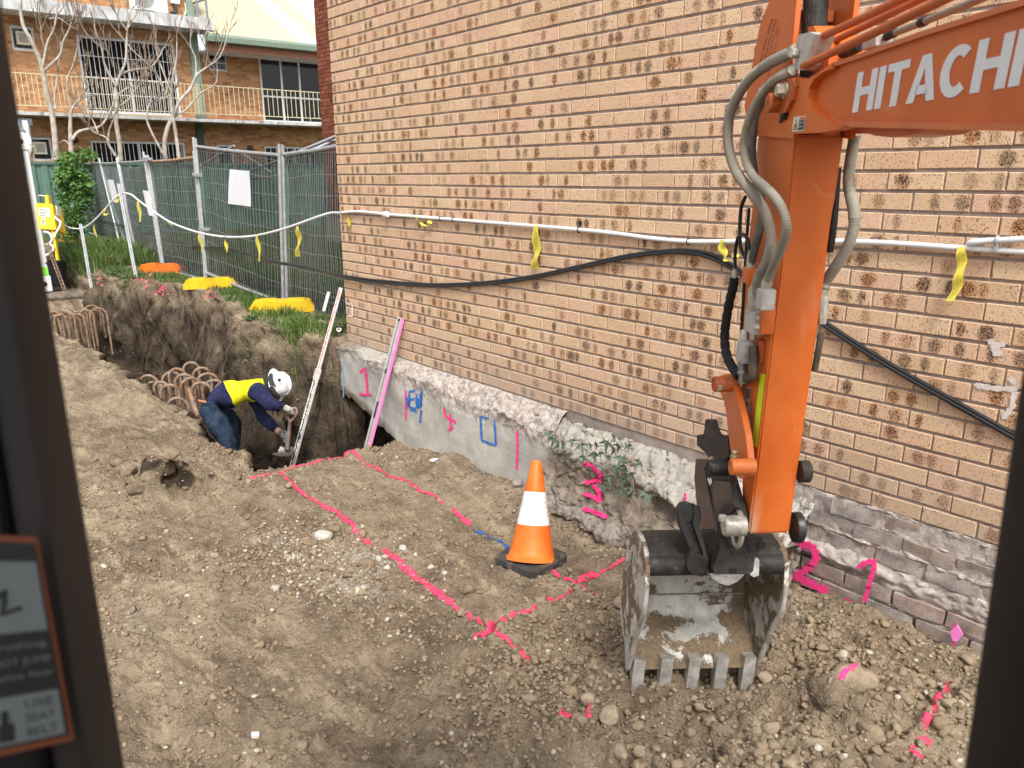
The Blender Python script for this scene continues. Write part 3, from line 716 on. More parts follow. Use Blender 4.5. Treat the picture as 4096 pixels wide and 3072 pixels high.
def stone(px, py, rpx, label, group, mat=None, flatn=.75, angular=.0, seed=0, ico_=None):
    p = ground_hit(px, py+rpx*.25); d = depth(p); r = rpx*V/F_PX*d*.5
    v, f = ICO3; rr = np.random.default_rng(seed+int(px)*7+int(py)); off = rr.uniform(0, 50, 3)
    n1 = fbm(v[:, 0]*1.3+off[0], v[:, 1]*1.3+off[1], v[:, 2]*1.3+off[2], 2, 7); n2 = fbm(v[:, 0]*5+off[0], v[:, 1]*5+off[1], v[:, 2]*5+off[2], 2, 8)
    q = v*(1+.22*n1+.06*n2)[:, None]
    for _ in range(3+int(angular*6)):                   # broken flat faces
        nn = rr.normal(size=3); nn /= np.linalg.norm(nn); lim = rr.uniform(.55, .85); e = q @ nn; q = q-np.clip(e-lim, 0, None)[:, None]*nn*.9
    q = q*np.array([rr.uniform(.9, 1.2), rr.uniform(.75, 1.0), flatn])*r
    a = rr.uniform(0, 6.28); q = np.stack([q[:, 0]*math.cos(a)-q[:, 1]*math.sin(a), q[:, 0]*math.sin(a)+q[:, 1]*math.cos(a), q[:, 2]], 1)
    zz = float(tz(np.array([p[0]]), np.array([p[1]]))[0])
    if label is None: SMALL.append((q+np.array([p[0], p[1], zz+r*flatn*.35]), f, mat)); return None
    o = big_mesh('stone', q, f, mat or MATS['stone']); o.location = (p[0], p[1], zz+r*flatn*.35)
    return tag(o, label, 'stone', group)
Z7 = lambda x, y: ((2300+x/1.2316)/V, (1900+y/1.2316)/V)
Z4 = lambda x, y: ((1200+x/1.3825)/V, (1200+y/1.3825)/V)
Z8 = lambda x, y: ((x/1.4157)/V, (1900+y/1.4157)/V)
k7 = 1/(1.2316*V)
right = [(1040, 595, 70), (1370, 985, 190), (930, 1025, 95), (1040, 1005, 75), (960, 1240, 110), (1028, 1218, 60), (1645, 848, 60), (1210, 685, 50), (1620, 1110, 75), (1790, 1242, 95), (1550, 1290, 75), (1450, 1275, 130), (980, 1335, 70), (1590, 1250, 60), (1610, 1042, 60), (1060, 880, 55), (1110, 882, 45), (1110, 1310, 60), (1180, 1320, 55), (1420, 1060, 60), (1700, 1330, 55), (1480, 1400, 60), (1080, 750, 60), (1260, 790, 50), (1560, 735, 40), (1740, 1160, 50), (1880, 1180, 60), (1820, 1100, 50)]
left = [(200, 912, 90), (170, 1172, 120), (315, 1252, 75), (650, 1248, 70), (570, 1288, 70), (230, 1378, 95), (315, 1388, 80), (505, 1402, 75), (90, 1010, 85), (60, 1080, 85), (225, 640, 80), (60, 832, 75), (30, 1210, 70), (800, 1120, 55), (760, 1400, 60), (400, 1360, 55), (130, 720, 60), (880, 1370, 60)]
UL = {0: 'rounded tan stone on top of the spoil touching the bucket\'s right side', 2: 'blocky tan stone on the spoil midway between the last tooth and the painted rock', 4: 'angular tan stone in the trodden spoil low between the bucket and the bottom edge', 9: 'upright tan stone right beside the pink dash near the right pillar', 11: 'broad flat stone low in the spoil between the two clusters of pink marks', 6: 'small round stone by the foot of the base bricks near the pink chip', 7: 'small round stone on the spoil under the large pink numeral one'}
UL2 = {0: 'long tan stone leaning on the spoil just left of the leftmost bucket tooth', 1: 'wide flat stone lying below left of the bucket teeth', 5: 'large tan stone at the bottom edge below the pink flecks', 6: 'tan stone right of the one with the pink fleck at the bottom edge', 8: 'tan stone half buried left of the bucket, upper of two', 9: 'tan stone half buried left of the bucket, lower of two', 10: 'grey brown stone in the dark hollow left of the bucket side plate'}
for i, (x, y, r) in enumerate(right):
    px, py = Z7(x, y)
    if i == 1: PR = stone(px, py, r*k7, 'large tan rock in the spoil with a pink paint stripe', None, flatn=.7, angular=.6, seed=4); PRc = (px, py)
    else: stone(px, py, r*k7, UL.get(i), 'stones lying in the soil', angular=.3+random.random()*.6, seed=i)
for i, (x, y, r) in enumerate(left):
    stone(*Z7(x, y), r*k7, UL2.get(i), 'stones lying in the soil', angular=.3+random.random()*.6, seed=100+i)
k4 = 1/(1.3825*V)
UL3 = {0: 'largest pale stone at the upper left edge of the white gravel patch', 10: 'flat brown stone just above the largest pale stone of the gravel patch', 3: 'brown broken stone in the middle of the white gravel patch', 2: 'pale angular stone by the long pink line at the gravel patch', 6: 'round brown stone at the lower left edge of the gravel patch'}
for i, (x, y, r, ww) in enumerate([(130, 1292, 95, 1), (62, 1335, 75, 0), (570, 1365, 62, 1), (365, 1452, 90, 0), (275, 1502, 62, 0), (230, 1502, 34, 1), (285, 1612, 75, 0), (725, 1485, 38, 1), (800, 1525, 32, 1), (800, 1555, 30, 1), (190, 1250, 80, 0), (480, 1480, 40, 1), (640, 1420, 30, 1)]):
    stone(*Z4(x, y), r*k4, UL3.get(i), 'stones lying in the soil', white_stone if ww else None, seed=200+i)
stone(*Z4(1205, 1025), 75*k4, 'grey concrete lump against the footing behind the cone', None, concrete_lump, .95, .8, 301)
stone(*Z4(1135, 922), 34*k4, 'small yellowish stone at the foot of the footing left of the cone', None, None, .9, .3, 302)
stone(*Z4(740, 742), 22*k4, 'tiny pale stone on the soil edge by the hole under the footing', None, white_stone, .9, .3, 303)
k8 = 1/(1.4157*V)
for i, (x, y, r) in enumerate([(1340, 1622, 55), (1715, 1562, 80), (1470, 985, 62), (690, 1412, 40), (1405, 1575, 40), (1440, 1575, 45), (1560, 942, 45), (1230, 640, 50), (1640, 1490, 40), (1820, 1265, 50), (655, 1542, 20)]):
    stone(*Z8(x, y), r*k8, {1: 'large tan stone near the bottom edge left of the pink flecks', 0: 'tan stone cut by the bottom edge beside the white scrap', 2: 'rounded stone on trodden soil midway between label panel and pink crossing'}.get(i), 'stones lying in the soil', seed=400+i)
for i, (x, y, r) in enumerate([(1085, 362, 26), (1450, 1505, 46), (935, 1528, 26), (1440, 1235, 40), (1030, 1190, 24), (785, 1500, 20), (1310, 508, 22)]):
    stone(*Z8(x, y), r*k8, {1: 'largest white chip on the trodden soil near the bottom edge', 2: 'white chip on the trodden soil low beside the black pillar', 3: 'curved white chip on trodden soil above the large one'}.get(i), 'stones lying in the soil', white_stone, .5, .8, 500+i)
k3 = 1/(2212/1600*V)
Z3 = lambda x, y: ((100+x/1.3825)/V, (1200+y/1.3825)/V)
for i, (x, y, r) in enumerate([(805, 842, 95), (630, 1020, 110), (570, 930, 120), (690, 960, 100), (510, 900, 90), (520, 1010, 80), (300, 515, 40), (640, 880, 70), (1125, 830, 60)]):
    stone(*Z3(x, y), r*k3, None if i else 'tan rounded stone on the ground left of the trench', None, None if i == 0 else concrete_lump, .65, .3, 600+i)
def join_small(name, sel, mat):
    L = [(q, f) for q, f, m in SMALL if sel(m)]; off_, V_, F_ = 0, [], []
    for q, f in L: V_.append(q); F_.append(f+off_); off_ += len(q)
    if L: big_mesh(name, np.concatenate(V_), np.concatenate(F_), mat)['kind'] = 'stuff'
join_small('small_stones', lambda m: m is None, MATS['stone']); join_small('white_chips', lambda m: m is white_stone, white_stone); join_small('soil_lumps', lambda m: m is concrete_lump, simple('dark_lump', (.15, .11, .075), .95, var=.3, scale=14, c2=(.28, .22, .15), amt=.5, bump=.8))
soil_paint_on = None
# pink stripe over the painted rock, hugging its own surface
me = PR.data; PRw = np.array(PR.location)
cs = np.array([v.co[:] for v in me.vertices])+PRw
pxs = np.array([pix(c_) for c_ in cs]); a_, b_ = np.array(Z7(1300, 1008)), np.array(Z7(1382, 932)); d_ = b_-a_
def dline(p): t_ = np.clip(((p-a_) @ d_)/(d_ @ d_), 0, 1); return np.linalg.norm(p-a_-t_*d_)
nf = [p for p in me.polygons if min(dline(pxs[i]) for i in p.vertices) < 7 and (Vector(CAM)-Vector(cs[p.vertices[0]])).dot(p.normal) > 0]
ids = sorted({i for p in nf for i in p.vertices}); mp = {i: k for k, i in enumerate(ids)}
pm = bpy.data.meshes.new('paint_stripe'); pm.from_pydata([tuple(np.array(me.vertices[i].co)+np.array(me.vertices[i].normal)*.003) for i in ids], [], [tuple(mp[i] for i in p.vertices) for p in nf]); pm.materials.append(PINK)
po = link('paint_stripe', pm); po.parent = PR; attr(po, 'cover', [max(0, min(.95, 1.15-dline(pxs[i])/9)) for i in ids])
# ------------------------------------------------------------------ excavator
EA = R(143); EH = np.array([math.cos(EA), math.sin(EA), 0]); ES = np.array([math.sin(EA), -math.cos(EA), 0]); EU = np.array([0, 0, 1.0])
_o = atD(1662, 1160, 2.65); EO = np.array([_o[0], _o[1], 0])
def EW(a, b, z): return EO+EH*a+ES*b+EU*z
def XP(x, y, b):
    """photo point carried onto the plane parallel to the boom, b metres to the side of the arm's middle"""
    d = ray(x, y); return CAM+d*((b+(EO-CAM) @ ES)/(d @ ES))
def EL(W): d = np.array(W)-EO; return np.array([d @ EH, d @ ES, d[2]])
z2 = lambda X, Y: (1512.1+X*.19540, 702.1+Y*.19540)
z3 = lambda X, Y: (1323.1+X*.22786, 891.1+Y*.22786)
z5 = lambda X, Y: (1458.1+X*.35812, Y*.35812)
z6 = lambda X, Y: (1458.1+X*.34083, 540.05+Y*.34083)
t = NT('orange_paint'); nz = t.noise(5, 5, .65)
c = t.mix(t.step(nz, .35, .7), (.53, .110, .016), (.62, .145, .024))
c = t.mix(t.math('MULTIPLY', t.step(t.noise(9, 6, .72, dist=.6), .60, .70), .5), c, (.66, .28, .13))
c = t.mix(t.step(t.noise(34, 4, .7), .73, .78), c, (.10, .05, .03))
c = t.mix(t.math('MULTIPLY', t.step(t.noise(16, 6, .8), .64, .72), .35), c, (.25, .09, .03))
c = t.mix(t.attr('scuff'), c, (.62, .40, .27))
t.color(c); t.rough(t.step(nz, .3, .7, .34, .52)); t.b.inputs['Specular IOR Level'].default_value = .4
t.bump(t.noise(60, 3, .6), .08, .003); MATS['orange'] = t.m; ORG = t.m
ORD = simple('orange_worn', (.42, .10, .025), .55, var=.25, scale=16, c2=(.06, .035, .025), amt=.75, bump=.2, thr=(.5, .68))
PIPEO = simple('orange_pipe', (.46, .105, .028), .45, var=.12, scale=9, c2=(.33, .10, .04), amt=.4)
BLK = simple('black_paint', (.018, .017, .017), .38, var=.4, scale=22, c2=(.16, .13, .10), amt=.3, bump=.3, bscale=90, spec=.5, thr=(.58, .72))
BLKD = simple('black_dirty', (.028, .025, .023), .6, var=.4, scale=30, c2=(.22, .18, .13), amt=.45, bump=.5, bscale=80, thr=(.58, .70))
STEEL = simple('bare_steel', (.46, .44, .41), .42, .45, var=.3, scale=14, c2=(.17, .12, .08), amt=.6, bump=.2)
ZINC = simple('zinc_fitting', (.46, .44, .38), .42, .55, var=.2, scale=30, c2=(.26, .21, .13), amt=.5)
ALU = simple('grey_block', (.46, .45, .42), .6, .2, var=.15, scale=30, c2=(.28, .24, .18), amt=.5, bump=.2)
HOSE = simple('grey_hose_guard', (.27, .245, .20), .6, var=.15, scale=8, c2=(.25, .2, .14), amt=.5)
HOSED = simple('dark_hose_guard', (.10, .095, .085), .6, var=.2, scale=8, c2=(.28, .25, .2), amt=.5)
RUB = simple('black_rubber', (.014, .014, .015), .55, var=.3, scale=30, c2=(.05, .045, .04), amt=.5)
SLEEVE = simple('black_sleeve', (.018, .018, .02), .85, var=.3, scale=50, bump=.4, bscale=200)
exc = thing('excavator', EW(-2.4, -.2, ZG), 'orange excavator with white lettering on its boom and a black toothed bucket', 'excavator')
def poly(mb, pts, b, w_): mb.prism([XP(*p, b) for p in pts], ES*w_)
HW = .068
# --- arm
mb = MB()
arm = [(1719, 292), (1617.5, 1152), (1600, 1150), (1603, 1070), (1602, 950), (1600, 850), (1598, 740), (1604, 640), (1612, 560), (1624, 450), (1634, 330), (1637, 290)]
A2 = [EL(XP(*p, -HW)) for p in arm]
A2 = [np.array([q[0], q[2]]) for q in A2]
def plates(outline2, b0, b1): return [EW(q[0], b0, q[1]) for q in outline2], ES*(b1-b0)
# closed box with subdivided rear face so that scuffs can be placed
rear = A2[:2]
mb.prism([EW(q[0], -HW, q[1]) for q in A2], ES*2*HW)
# lips: side plates stand a little proud of the rear plate, as welded box sections do
ao = mb.build('arm', ORG, exc); ao.data.polygons.foreach_set('use_smooth', [False]*len(ao.data.polygons))
bm_ = bmesh.new(); bm_.from_mesh(ao.data); bmesh.ops.recalc_face_normals(bm_, faces=bm_.faces[:])
bmesh.ops.bevel(bm_, geom=[e for e in bm_.edges if e.calc_face_angle(0) > .6], offset=.006, segments=2, affect='EDGES')
bmesh.ops.triangulate(bm_, faces=[f for f in bm_.faces if len(f.verts) > 4])
for _ in range(4): bmesh.ops.subdivide_edges(bm_, edges=[e for e in bm_.edges if e.calc_length() > .05], cuts=1); bmesh.ops.triangulate(bm_, faces=[f for f in bm_.faces if len(f.verts) > 4])
bm_.to_mesh(ao.data); bm_.free()
co = np.array([v.co[:] for v in ao.data.vertices])+np.array(exc.location)*0
mw = np.array([ (ao.matrix_parent_inverse @ Vector(c_)) for c_ in co])+np.array(exc.location)
lo = (mw-EO) @ np.stack([EH, ES, EU], 1)
px_ = np.array([pix(c_) for c_ in mw])
n_ = fbm(lo[:, 1]*14, lo[:, 2]*9, 0, 4, 700)
rearm = (lo[:, 0] < np.interp(-lo[:, 2], [q[1]*-1 for q in rear], [q[0] for q in rear])+.012)
sc = .9*sst(-.98, -1.12, lo[:, 2])*sst(.05, .45, n_+.25*sst(-.9, -1.15, lo[:, 2]))
sc = sc+.85*np.exp(-(((px_[:, 0]-1752)/14)**2+((px_[:, 1]-710)/48)**2))*sst(-.1, .35, n_)
attr(ao, 'scuff', np.clip(sc*rearm, 0, .85))
# upper cheek plates of the arm, with the dark gap between them
cheek = [(1725, 300), (1723, 97), (1740, -80), (1690, -80), (1673, 0), (1653, 47), (1634, 143), (1617, 229), (1621, 251), (1637, 292)]
C2 = [EL(XP(*p, -HW-.004)) for p in cheek]
for b0 in (-HW-.018, HW+.004):
    mb = MB(); mb.prism([EW(q[0], b0, q[2]) for q in C2], ES*.014); mb.build('cheek_plate', ORG, exc)
mb = MB()
for (za, zb, da) in ((.30, .33, .05), (.40, .43, .09)): mb.box((0, 0, 0), (0, 0, 0)) if 0 else mb.obox(EW(.10+da, 0, (za+zb)/2), EH*.10, ES*HW, EU*(zb-za)/2)
mb.build('cross_plate', ORD, exc)
mb = MB(); mb.cyl(EW(.02, 0, .18), EW(.13, 0, .95), .034, 20); mb.build('arm_cylinder', BLKD, exc)
mb = MB(); mb.obox(EW(.0, 0, .12), EH*.05, ES*(HW-.004), EU*.05); mb.build('cylinder_lug', ORD, exc)
# --- boom
mb = MB(); BB = .100
pan = [(1750, 165), (1738, 200), (1740, 245), (1800, 268), (2120, 272), (2600, 283), (2600, -185), (2212, 9), (1990, 77), (1852, 128), (1790, 145)]
P2 = [EL(XP(*p, -.078)) for p in pan]; mb.prism([EW(q[0], -.078, q[2]) for q in P2], ES*.156); bo = mb.build('boom', ORG, exc); attr(bo, 'scuff', np.zeros(len(bo.data.vertices)))
mb = MB()
# flanges along the lower and upper edges
low = [EL(XP(*p, -.088)) for p in ((1795, 262), (1815, 272), (2120, 279), (2600, 290))]
for q0, q1 in zip(low[:-1], low[1:]):
    a, b = EW(q0[0], 0, q0[2]), EW(q1[0], 0, q1[2]); mb.obox((a+b)/2+EU*.004, (b-a)/2, ES*.088, EU*.006)
upp = [EL(XP(*p, -.088)) for p in ((1795, 141), (1852, 122), (1990, 73), (2212, 4), (2600, -190))]
for q0, q1 in zip(upp[:-1], upp[1:]):
    a, b = EW(q0[0], 0, q0[2]), EW(q1[0], 0, q1[2]); mb.obox((a+b)/2, (b-a)/2, ES*.088, EU*.005)
fo = mb.build('boom_flange', ORG, exc); attr(fo, 'scuff', np.full(len(fo.data.vertices), .12))
# forked boom end casting
cast = [(1686, 178), (1674, 205), (1672, 232), (1688, 262), (1712, 289), (1775, 286), (1812, 279), (1822, 272), (1803, 268), (1770, 248), (1752, 235), (1745, 215), (1747, 192), (1757, 172), (1775, 157), (1793, 149), (1790, 139), (1760, 166), (1745, 171), (1705, 165)]
K2 = [EL(XP(*p, -BB)) for p in cast]
for b0, th in ((-BB, .03), (BB-.03, .03)):
    mb = MB(); mb.prism([EW(q[0], b0, q[2]) for q in K2], ES*th); ko = mb.build('boom_end_plate', ORG, exc); attr(ko, 'scuff', np.zeros(len(ko.data.vertices)))
mb = MB(); sk = [EL(XP(*p, -.07)) for p in ((1812, 276), (1870, 293), (1905, 297), (1960, 290), (1985, 275))]
mb.prism([EW(q[0], -.05, q[2]) for q in sk], ES*.1); so_ = mb.build('boom_foot', ORG, exc); attr(so_, 'scuff', np.zeros(len(so_.data.vertices)))
# pin plate and bolt at the boom end
mb = MB(); pl = [(1697, 170), (1712, 168), (1716, 185), (1710, 215), (1695, 243), (1684, 250), (1672, 235), (1668, 215), (1674, 205), (1685, 198)]
poly(mb, pl, -BB-.012, .012); mb.build('pin_plate', ORD, exc)
mb = MB(); c0 = XP(1675, 222, -BB-.02); mb.lathe([(.026, 0), (.026, .03), (.023, .034), (.004, .034), (.004, .03)], c0+ES*.012, 28, -ES); mb.build('arm_pin', ORD, exc)
mb = MB(); c0 = XP(1697, 195, -BB-.012); mb.lathe([(.021, 0), (.021, .006)], c0, 24, -ES); mb.hexbolt(c0-ES*.006, -ES, .017, .02); mb.build('bolt', ZINC, exc)
mb = MB(); mb.tube([XP(1686, 262, -BB-.002), XP(1692, 250, -BB-.01), XP(1698, 247, -BB-.006), XP(1697, 256, -BB-.002)], [.006, .009, .007, .005], 7); mb.build('grease', simple('grease', (.012, .01, .009), .3, var=.5), exc)
# boom bracket holding the pipe clamp
mb = MB(); br = [(1745, 58), (1758, 56), (1790, 125), (1788, 160), (1768, 163), (1744, 150)]
poly(mb, br, -.06, .10); mb.build('clamp_bracket', ORG, exc); attr(col.objects[-1], 'scuff', np.zeros(len(col.objects[-1].data.vertices)))
mb = MB(); cl = [(1723, 76), (1748, 69), (1762, 74), (1741, 140), (1734, 152), (1719, 150), (1717, 140)]
poly(mb, cl, -.10, .05); mb.build('pipe_clamp', ALU, exc)
mb = MB(); mb.hexbolt(XP(1720, 115, -.105), -ES*.8-EH*.3, .013, .018); mb.build('clamp_bolt', ZINC, exc)
for pts, b in ((((1744, 93), (1850, 45), (1952, -4), (2120, -85)), -.075), (((1766, 105), (1880, 51), (1992, -3), (2150, -80)), -.02), (((1735, 143), (1890, 70), (2040, -2), (2200, -80)), -.095)):
    mb = MB(); mb.tube(spline([XP(*p, b) for p in pts], 5), .0098 if b != -.02 else .009, 14); mb.build('steel_pipe', PIPEO, exc, 60)
mb = MB(); mb.tube(spline([XP(*p, -.03) for p in ((1893, 88), (1927, 74), (2000, 45), (2113, 0), (2250, -60))], 5), .0075, 10); mb.build('boom_hose', HOSE, exc, 60)
mb = MB()
for a_, b_ in (((1915, 79), (1935, 70)), ((1988, 50), (2000, 45))): mb = MB(); mb.cyl(XP(*a_, -.03), XP(*b_, -.03), .0095, 10); mb.build('hose_band', RUB, exc, 60)
mb = MB(); mb.tube(spline([XP(*p, -.02) for p in ((1775, 130), (1800, 118), (1830, 112), (1860, 98))], 5), .014, 10); mb.build('rubber_sleeve', RUB, exc, 60)
mb = MB(); mb.obox(XP(1895, 92, -.03), EH*.035, ES*.02, EU*.012, .003); pass; mb.build('hose_coupling', ALU, exc)
# --- ribbed hoses
def hose(name, pts, bs, r, mat, rib=.0042, smooth_at=()):
    Q = [XP(*p, b) for p, b in zip(pts, bs)]; S_ = spline(Q, 30)
    L = np.concatenate([[0], np.cumsum([np.linalg.norm(b-a) for a, b in zip(S_[:-1], S_[1:])])]); S_ = np.array(S_)
    n = int(L[-1]/rib*2); u = np.linspace(0, L[-1], n); PP = np.stack([np.interp(u, L, S_[:, k]) for k in range(3)], 1)
    rr = []
    for i in range(n):
        f = u[i]/L[-1]; plain = any(a < f < b for a, b in smooth_at); rr.append(r*1.04 if plain else (r if i % 2 == 0 else r*.885))
    mb = MB(); mb.tube(PP, rr, 14); return mb.build(name, mat, exc, 40)
HA = [z5(*p) for p in ((715, 312), (640, 345), (560, 388), (460, 465), (390, 560), (335, 680), (318, 800), (330, 920), (372, 1040), (455, 1150), (530, 1260), (570, 1370), (578, 1480), (550, 1590))]+[z6(540, 150), z6(515, 225)]
hose('ribbed_hose', HA, [-.10, -.115, -.13, -.15, -.16, -.165, -.17, -.17, -.165, -.155, -.145, -.135, -.13, -.125, -.12, -.115], .0155, HOSE, smooth_at=((0, .13),))
HB = [z5(*p) for p in ((690, 432), (630, 465), (560, 525), (490, 620), (440, 740), (415, 860), (425, 960), (470, 1060), (550, 1135), (615, 1205), (662, 1300), (672, 1390), (640, 1500), (600, 1590))]+[z6(610, 130), z6(590, 190)]
hose('ribbed_hose', HB, [-.11, -.125, -.13, -.135, -.14, -.14, -.145, -.15, -.16, -.165, -.16, -.15, -.135, -.125, -.115, -.11], .0125, HOSE, smooth_at=((0, .10), (.42, .62)))
HC = [z5(*p) for p in ((620, 490), (550, 590), (500, 700), (470, 820), (465, 940), (480, 1060), (510, 1160), (525, 1270), (510, 1390), (480, 1500), (458, 1600))]
hose('ribbed_hose', HC, [-.085]*3+[-.095]*4+[-.10]*4, .0135, HOSED, rib=.0075)
HD = [z5(*p) for p in ((1090, 800), (1080, 850), (1062, 950), (1048, 1050), (1050, 1130), (1068, 1210), (1082, 1300), (1072, 1400), (1035, 1500), (975, 1600))]+[z6(955, 200), z6(944, 250)]
hose('ribbed_hose', HD, [.10, .105, .11, .115, .115, .115, .12, .12, .115, .105, .095, .09], .0165, HOSE, smooth_at=((.38, .52),))
for pts, b, r in ((((1610, 425), (1601, 450), (1598, 500), (1600, 535), (1608, 552), (1617, 545), (1616, 520), (1606, 507), (1594, 515), (1588, 545), (1588, 580)), -.11, .0062), (((1618, 450), (1613, 520), (1606, 640), (1601, 720)), -.085, .0055)):
    mb = MB(); mb.tube(spline([XP(*p, b) for p in pts], 6), r, 10); mb.build('thin_hose', RUB, exc, 60)
mb = MB(); SL = [z6(*p) for p in ((376, 175), (370, 230), (352, 300), (332, 400), (318, 500), (316, 590), (332, 680), (368, 750), (408, 800))]
S_ = spline([XP(*p, -.10) for p in SL], 7); mb.tube(S_, [.0155*(1+.13*math.sin(i*2.1)*math.sin(i*.7)) for i in range(len(S_))], 14); mb.build('hose_sleeve', SLEEVE, exc, 60)
def fit(name, pa, pb, b, prof, mat, n=14):
    """turned fitting between two photo points; prof = [(radius, fraction)]"""
    A_, B_ = XP(*pa, b), XP(*pb, b); L = np.linalg.norm(B_-A_); mb = MB(); mb.lathe([(r, f*L) for r, f in prof], A_, n, B_-A_); return mb.build(name, mat, exc, 35)
fit('hose_end', z6(380, 80), z6(376, 180), -.10, [(.006, 0), (.006, .5), (.009, .5), (.009, 1)], ZINC, 6)
fit('hose_end', z5(690, 325), z5(735, 300), -.10, [(.016, 0), (.016, .35), (.019, .35), (.019, 1)], ZINC, 6)
fit('hose_end', z5(680, 440), z5(715, 420), -.105, [(.012, 0), (.012, .4), (.015, .4), (.015, 1)], ZINC, 6)
fit('hose_end', z6(520, 200), z6(508, 260), -.115, [(.014, 0), (.016, .3), (.016, 1)], ZINC, 6)
fit('hose_end', z6(592, 180), z6(572, 250), -.11, [(.011, 0), (.015, .3), (.015, 1)], ZINC, 6)
fit('hose_end', z6(490, 0), z6(480, 115), -.10, [(.013, 0), (.015, .4), (.015, 1)], ZINC, 10)
fit('hose_end', z6(944, 225), z6(940, 290), .09, [(.013, 0), (.014, 1)], ZINC, 6)
def block(name, c, ha, hz, hb, b, mat, bev=.003):
    mb = MB(); mb.obox(XP(*c, b), EH*ha, ES*hb, EU*hz, bev); return mb.build(name, mat, exc, 35)
block('pipe_block', z6(478, 160), .028, .024, .018, -.095, ORG)
block('elbow_block', z6(575, 310), .026, .030, .020, -.11, ALU); block('elbow_block', z6(508, 312), .022, .034, .018, -.105, ZINC)
block('valve_block', z6(512, 450), .045, .036, .022, -.095, ALU, .006); block('valve_plate', z6(585, 450), .012, .038, .02, -.085, ORG)
for p in ((530, 428), (530, 487)):
    mb = MB(); c0 = XP(*z6(*p), -.12); mb.hexbolt(c0, -ES, .009, .014); mb.build('bolt', ZINC, exc)
fit('valve_stub', z6(500, 365), z6(498, 395), -.10, [(.012, 0), (.012, 1)], ZINC, 6)
fit('valve_stub', z6(495, 520), z6(494, 570), -.095, [(.012, 0), (.010, .4), (.010, 1)], ZINC, 6)
fit('valve_stub', z6(440, 505), z6(440, 580), -.10, [(.012, 0), (.015, .2), (.015, 1)], ZINC, 6)
block('valve_block', z6(445, 640), .034, .036, .020, -.10, ALU, .006)
fit('quick_coupler', z6(432, 695), z6(428, 850), -.10, [(.014, 0), (.017, .1), (.017, .4), (.015, .42), (.017, .46), (.017, .6), (.013, .62), (.013, .85), (.015, .86), (.013, 1)], simple('coupler_steel', (.20, .20, .20), .35, .6, var=.3), 16)
mb = MB(); S_ = spline([XP(*z6(*p), -.095) for p in ((495, 610), (498, 680), (500, 740), (492, 800), (470, 820), (452, 800))], 6); mb.tube(S_, .0135, 12); mb.build('bent_hose', simple('dusty_rubber', (.06, .05, .04), .7, var=.4, c2=(.16, .12, .08), amt=.6), exc, 60)
mb = MB(); mb.obox(XP(*z6(545, 640), -.075), EH*.02, ES*.006, EU*.035); mb.build('hose_tab', ORD, exc)
mb = MB()
for i in range(4): mb.tube(spline([XP(*z6(345+i*14, 790+i*12), -.08), XP(*z6(375+i*9, 850), -.07), XP(*z6(405+i*4, 930), -.06)], 5), .006, 8)
mb.build('hose_bundle', RUB, exc, 60)
mb = MB(); mb.tube([XP(*z6(p[0], p[1]), .085) for p in ((942, 290), (938, 330), (935, 400), (932, 470))], [.012, .016, .016, .012], 8); mb.build('hose_end', ZINC, exc)
mb = MB(); mb.tube(spline([XP(*z6(*p), .08) for p in ((928, 520), (915, 600), (900, 680), (885, 760))], 5), .010, 10); mb.build('bent_hose', MATS['dusty_rubber'], exc, 60)
mb = MB(); S_ = spline([XP(*z5(*p), .075) for p in ((985, 1010), (975, 1150), (965, 1300), (950, 1430), (935, 1520))], 8); mb.tube(S_, .009, 10); mb.build('thin_hose', RUB, exc, 60)
# --- link arm (orange) with its two pins
link2 = [(320, 785), (345, 800), (375, 870), (400, 960), (425, 1060), (445, 1160), (458, 1260), (468, 1370), (462, 1430), (430, 1455), (395, 1440), (375, 1390), (350, 1250), (335, 1130), (325, 1040), (310, 960), (285, 900), (275, 840), (290, 795)]
mb = MB(); poly(mb, [z6(*p) for p in link2], -.115, .02); lk = mb.build('link_arm', ORG, exc); attr(lk, 'scuff', np.zeros(len(lk.data.vertices))); mb = MB(); poly(mb, [z6(p[0]+6, p[1]) for p in link2], .095, .02); lk = mb.build('link_arm', ORG, exc); attr(lk, 'scuff', np.zeros(len(lk.data.vertices)))
def boss(name, c, b0, b1, r, mat, bolt=None, par=None):
    mb = MB(); A_ = XP(*c, b0); L = abs(b1-b0); mb.lathe([(r, L), (r, .004), (r*.93, 0), (r*.72, 0), (r*.70, .003), (r*.06, .003)], A_, 30, ES); o = mb.build(name, mat, exc, 35)
    return o
boss('pin_boss', z6(243, 850), -.175, -.10, .026, ORD)
boss('pin_boss', z6(352, 1375), -.175, -.10, .026, ORG); attr(col.objects[-1], 'scuff', np.full(len(col.objects[-1].data.vertices), .05))
mb = MB(); mb.hexbolt(XP(*z6(296, 868), -.15)+0, -ES*.7-EH*.5, .013, .02); mb.build('bolt', ZINC, exc)
A_ = XP(*z6(375, 1345), -.14); mb = MB(); mb.lathe([(.009, -.01), (.009, 0), (.0135, 0), (.0135, .022), (.011, .024), (.011, .036), (.008, .04)], A_, 6, EU); mb.build('bolt', simple('brass_bolt', (.38, .29, .17), .4, .5, var=.2), exc)
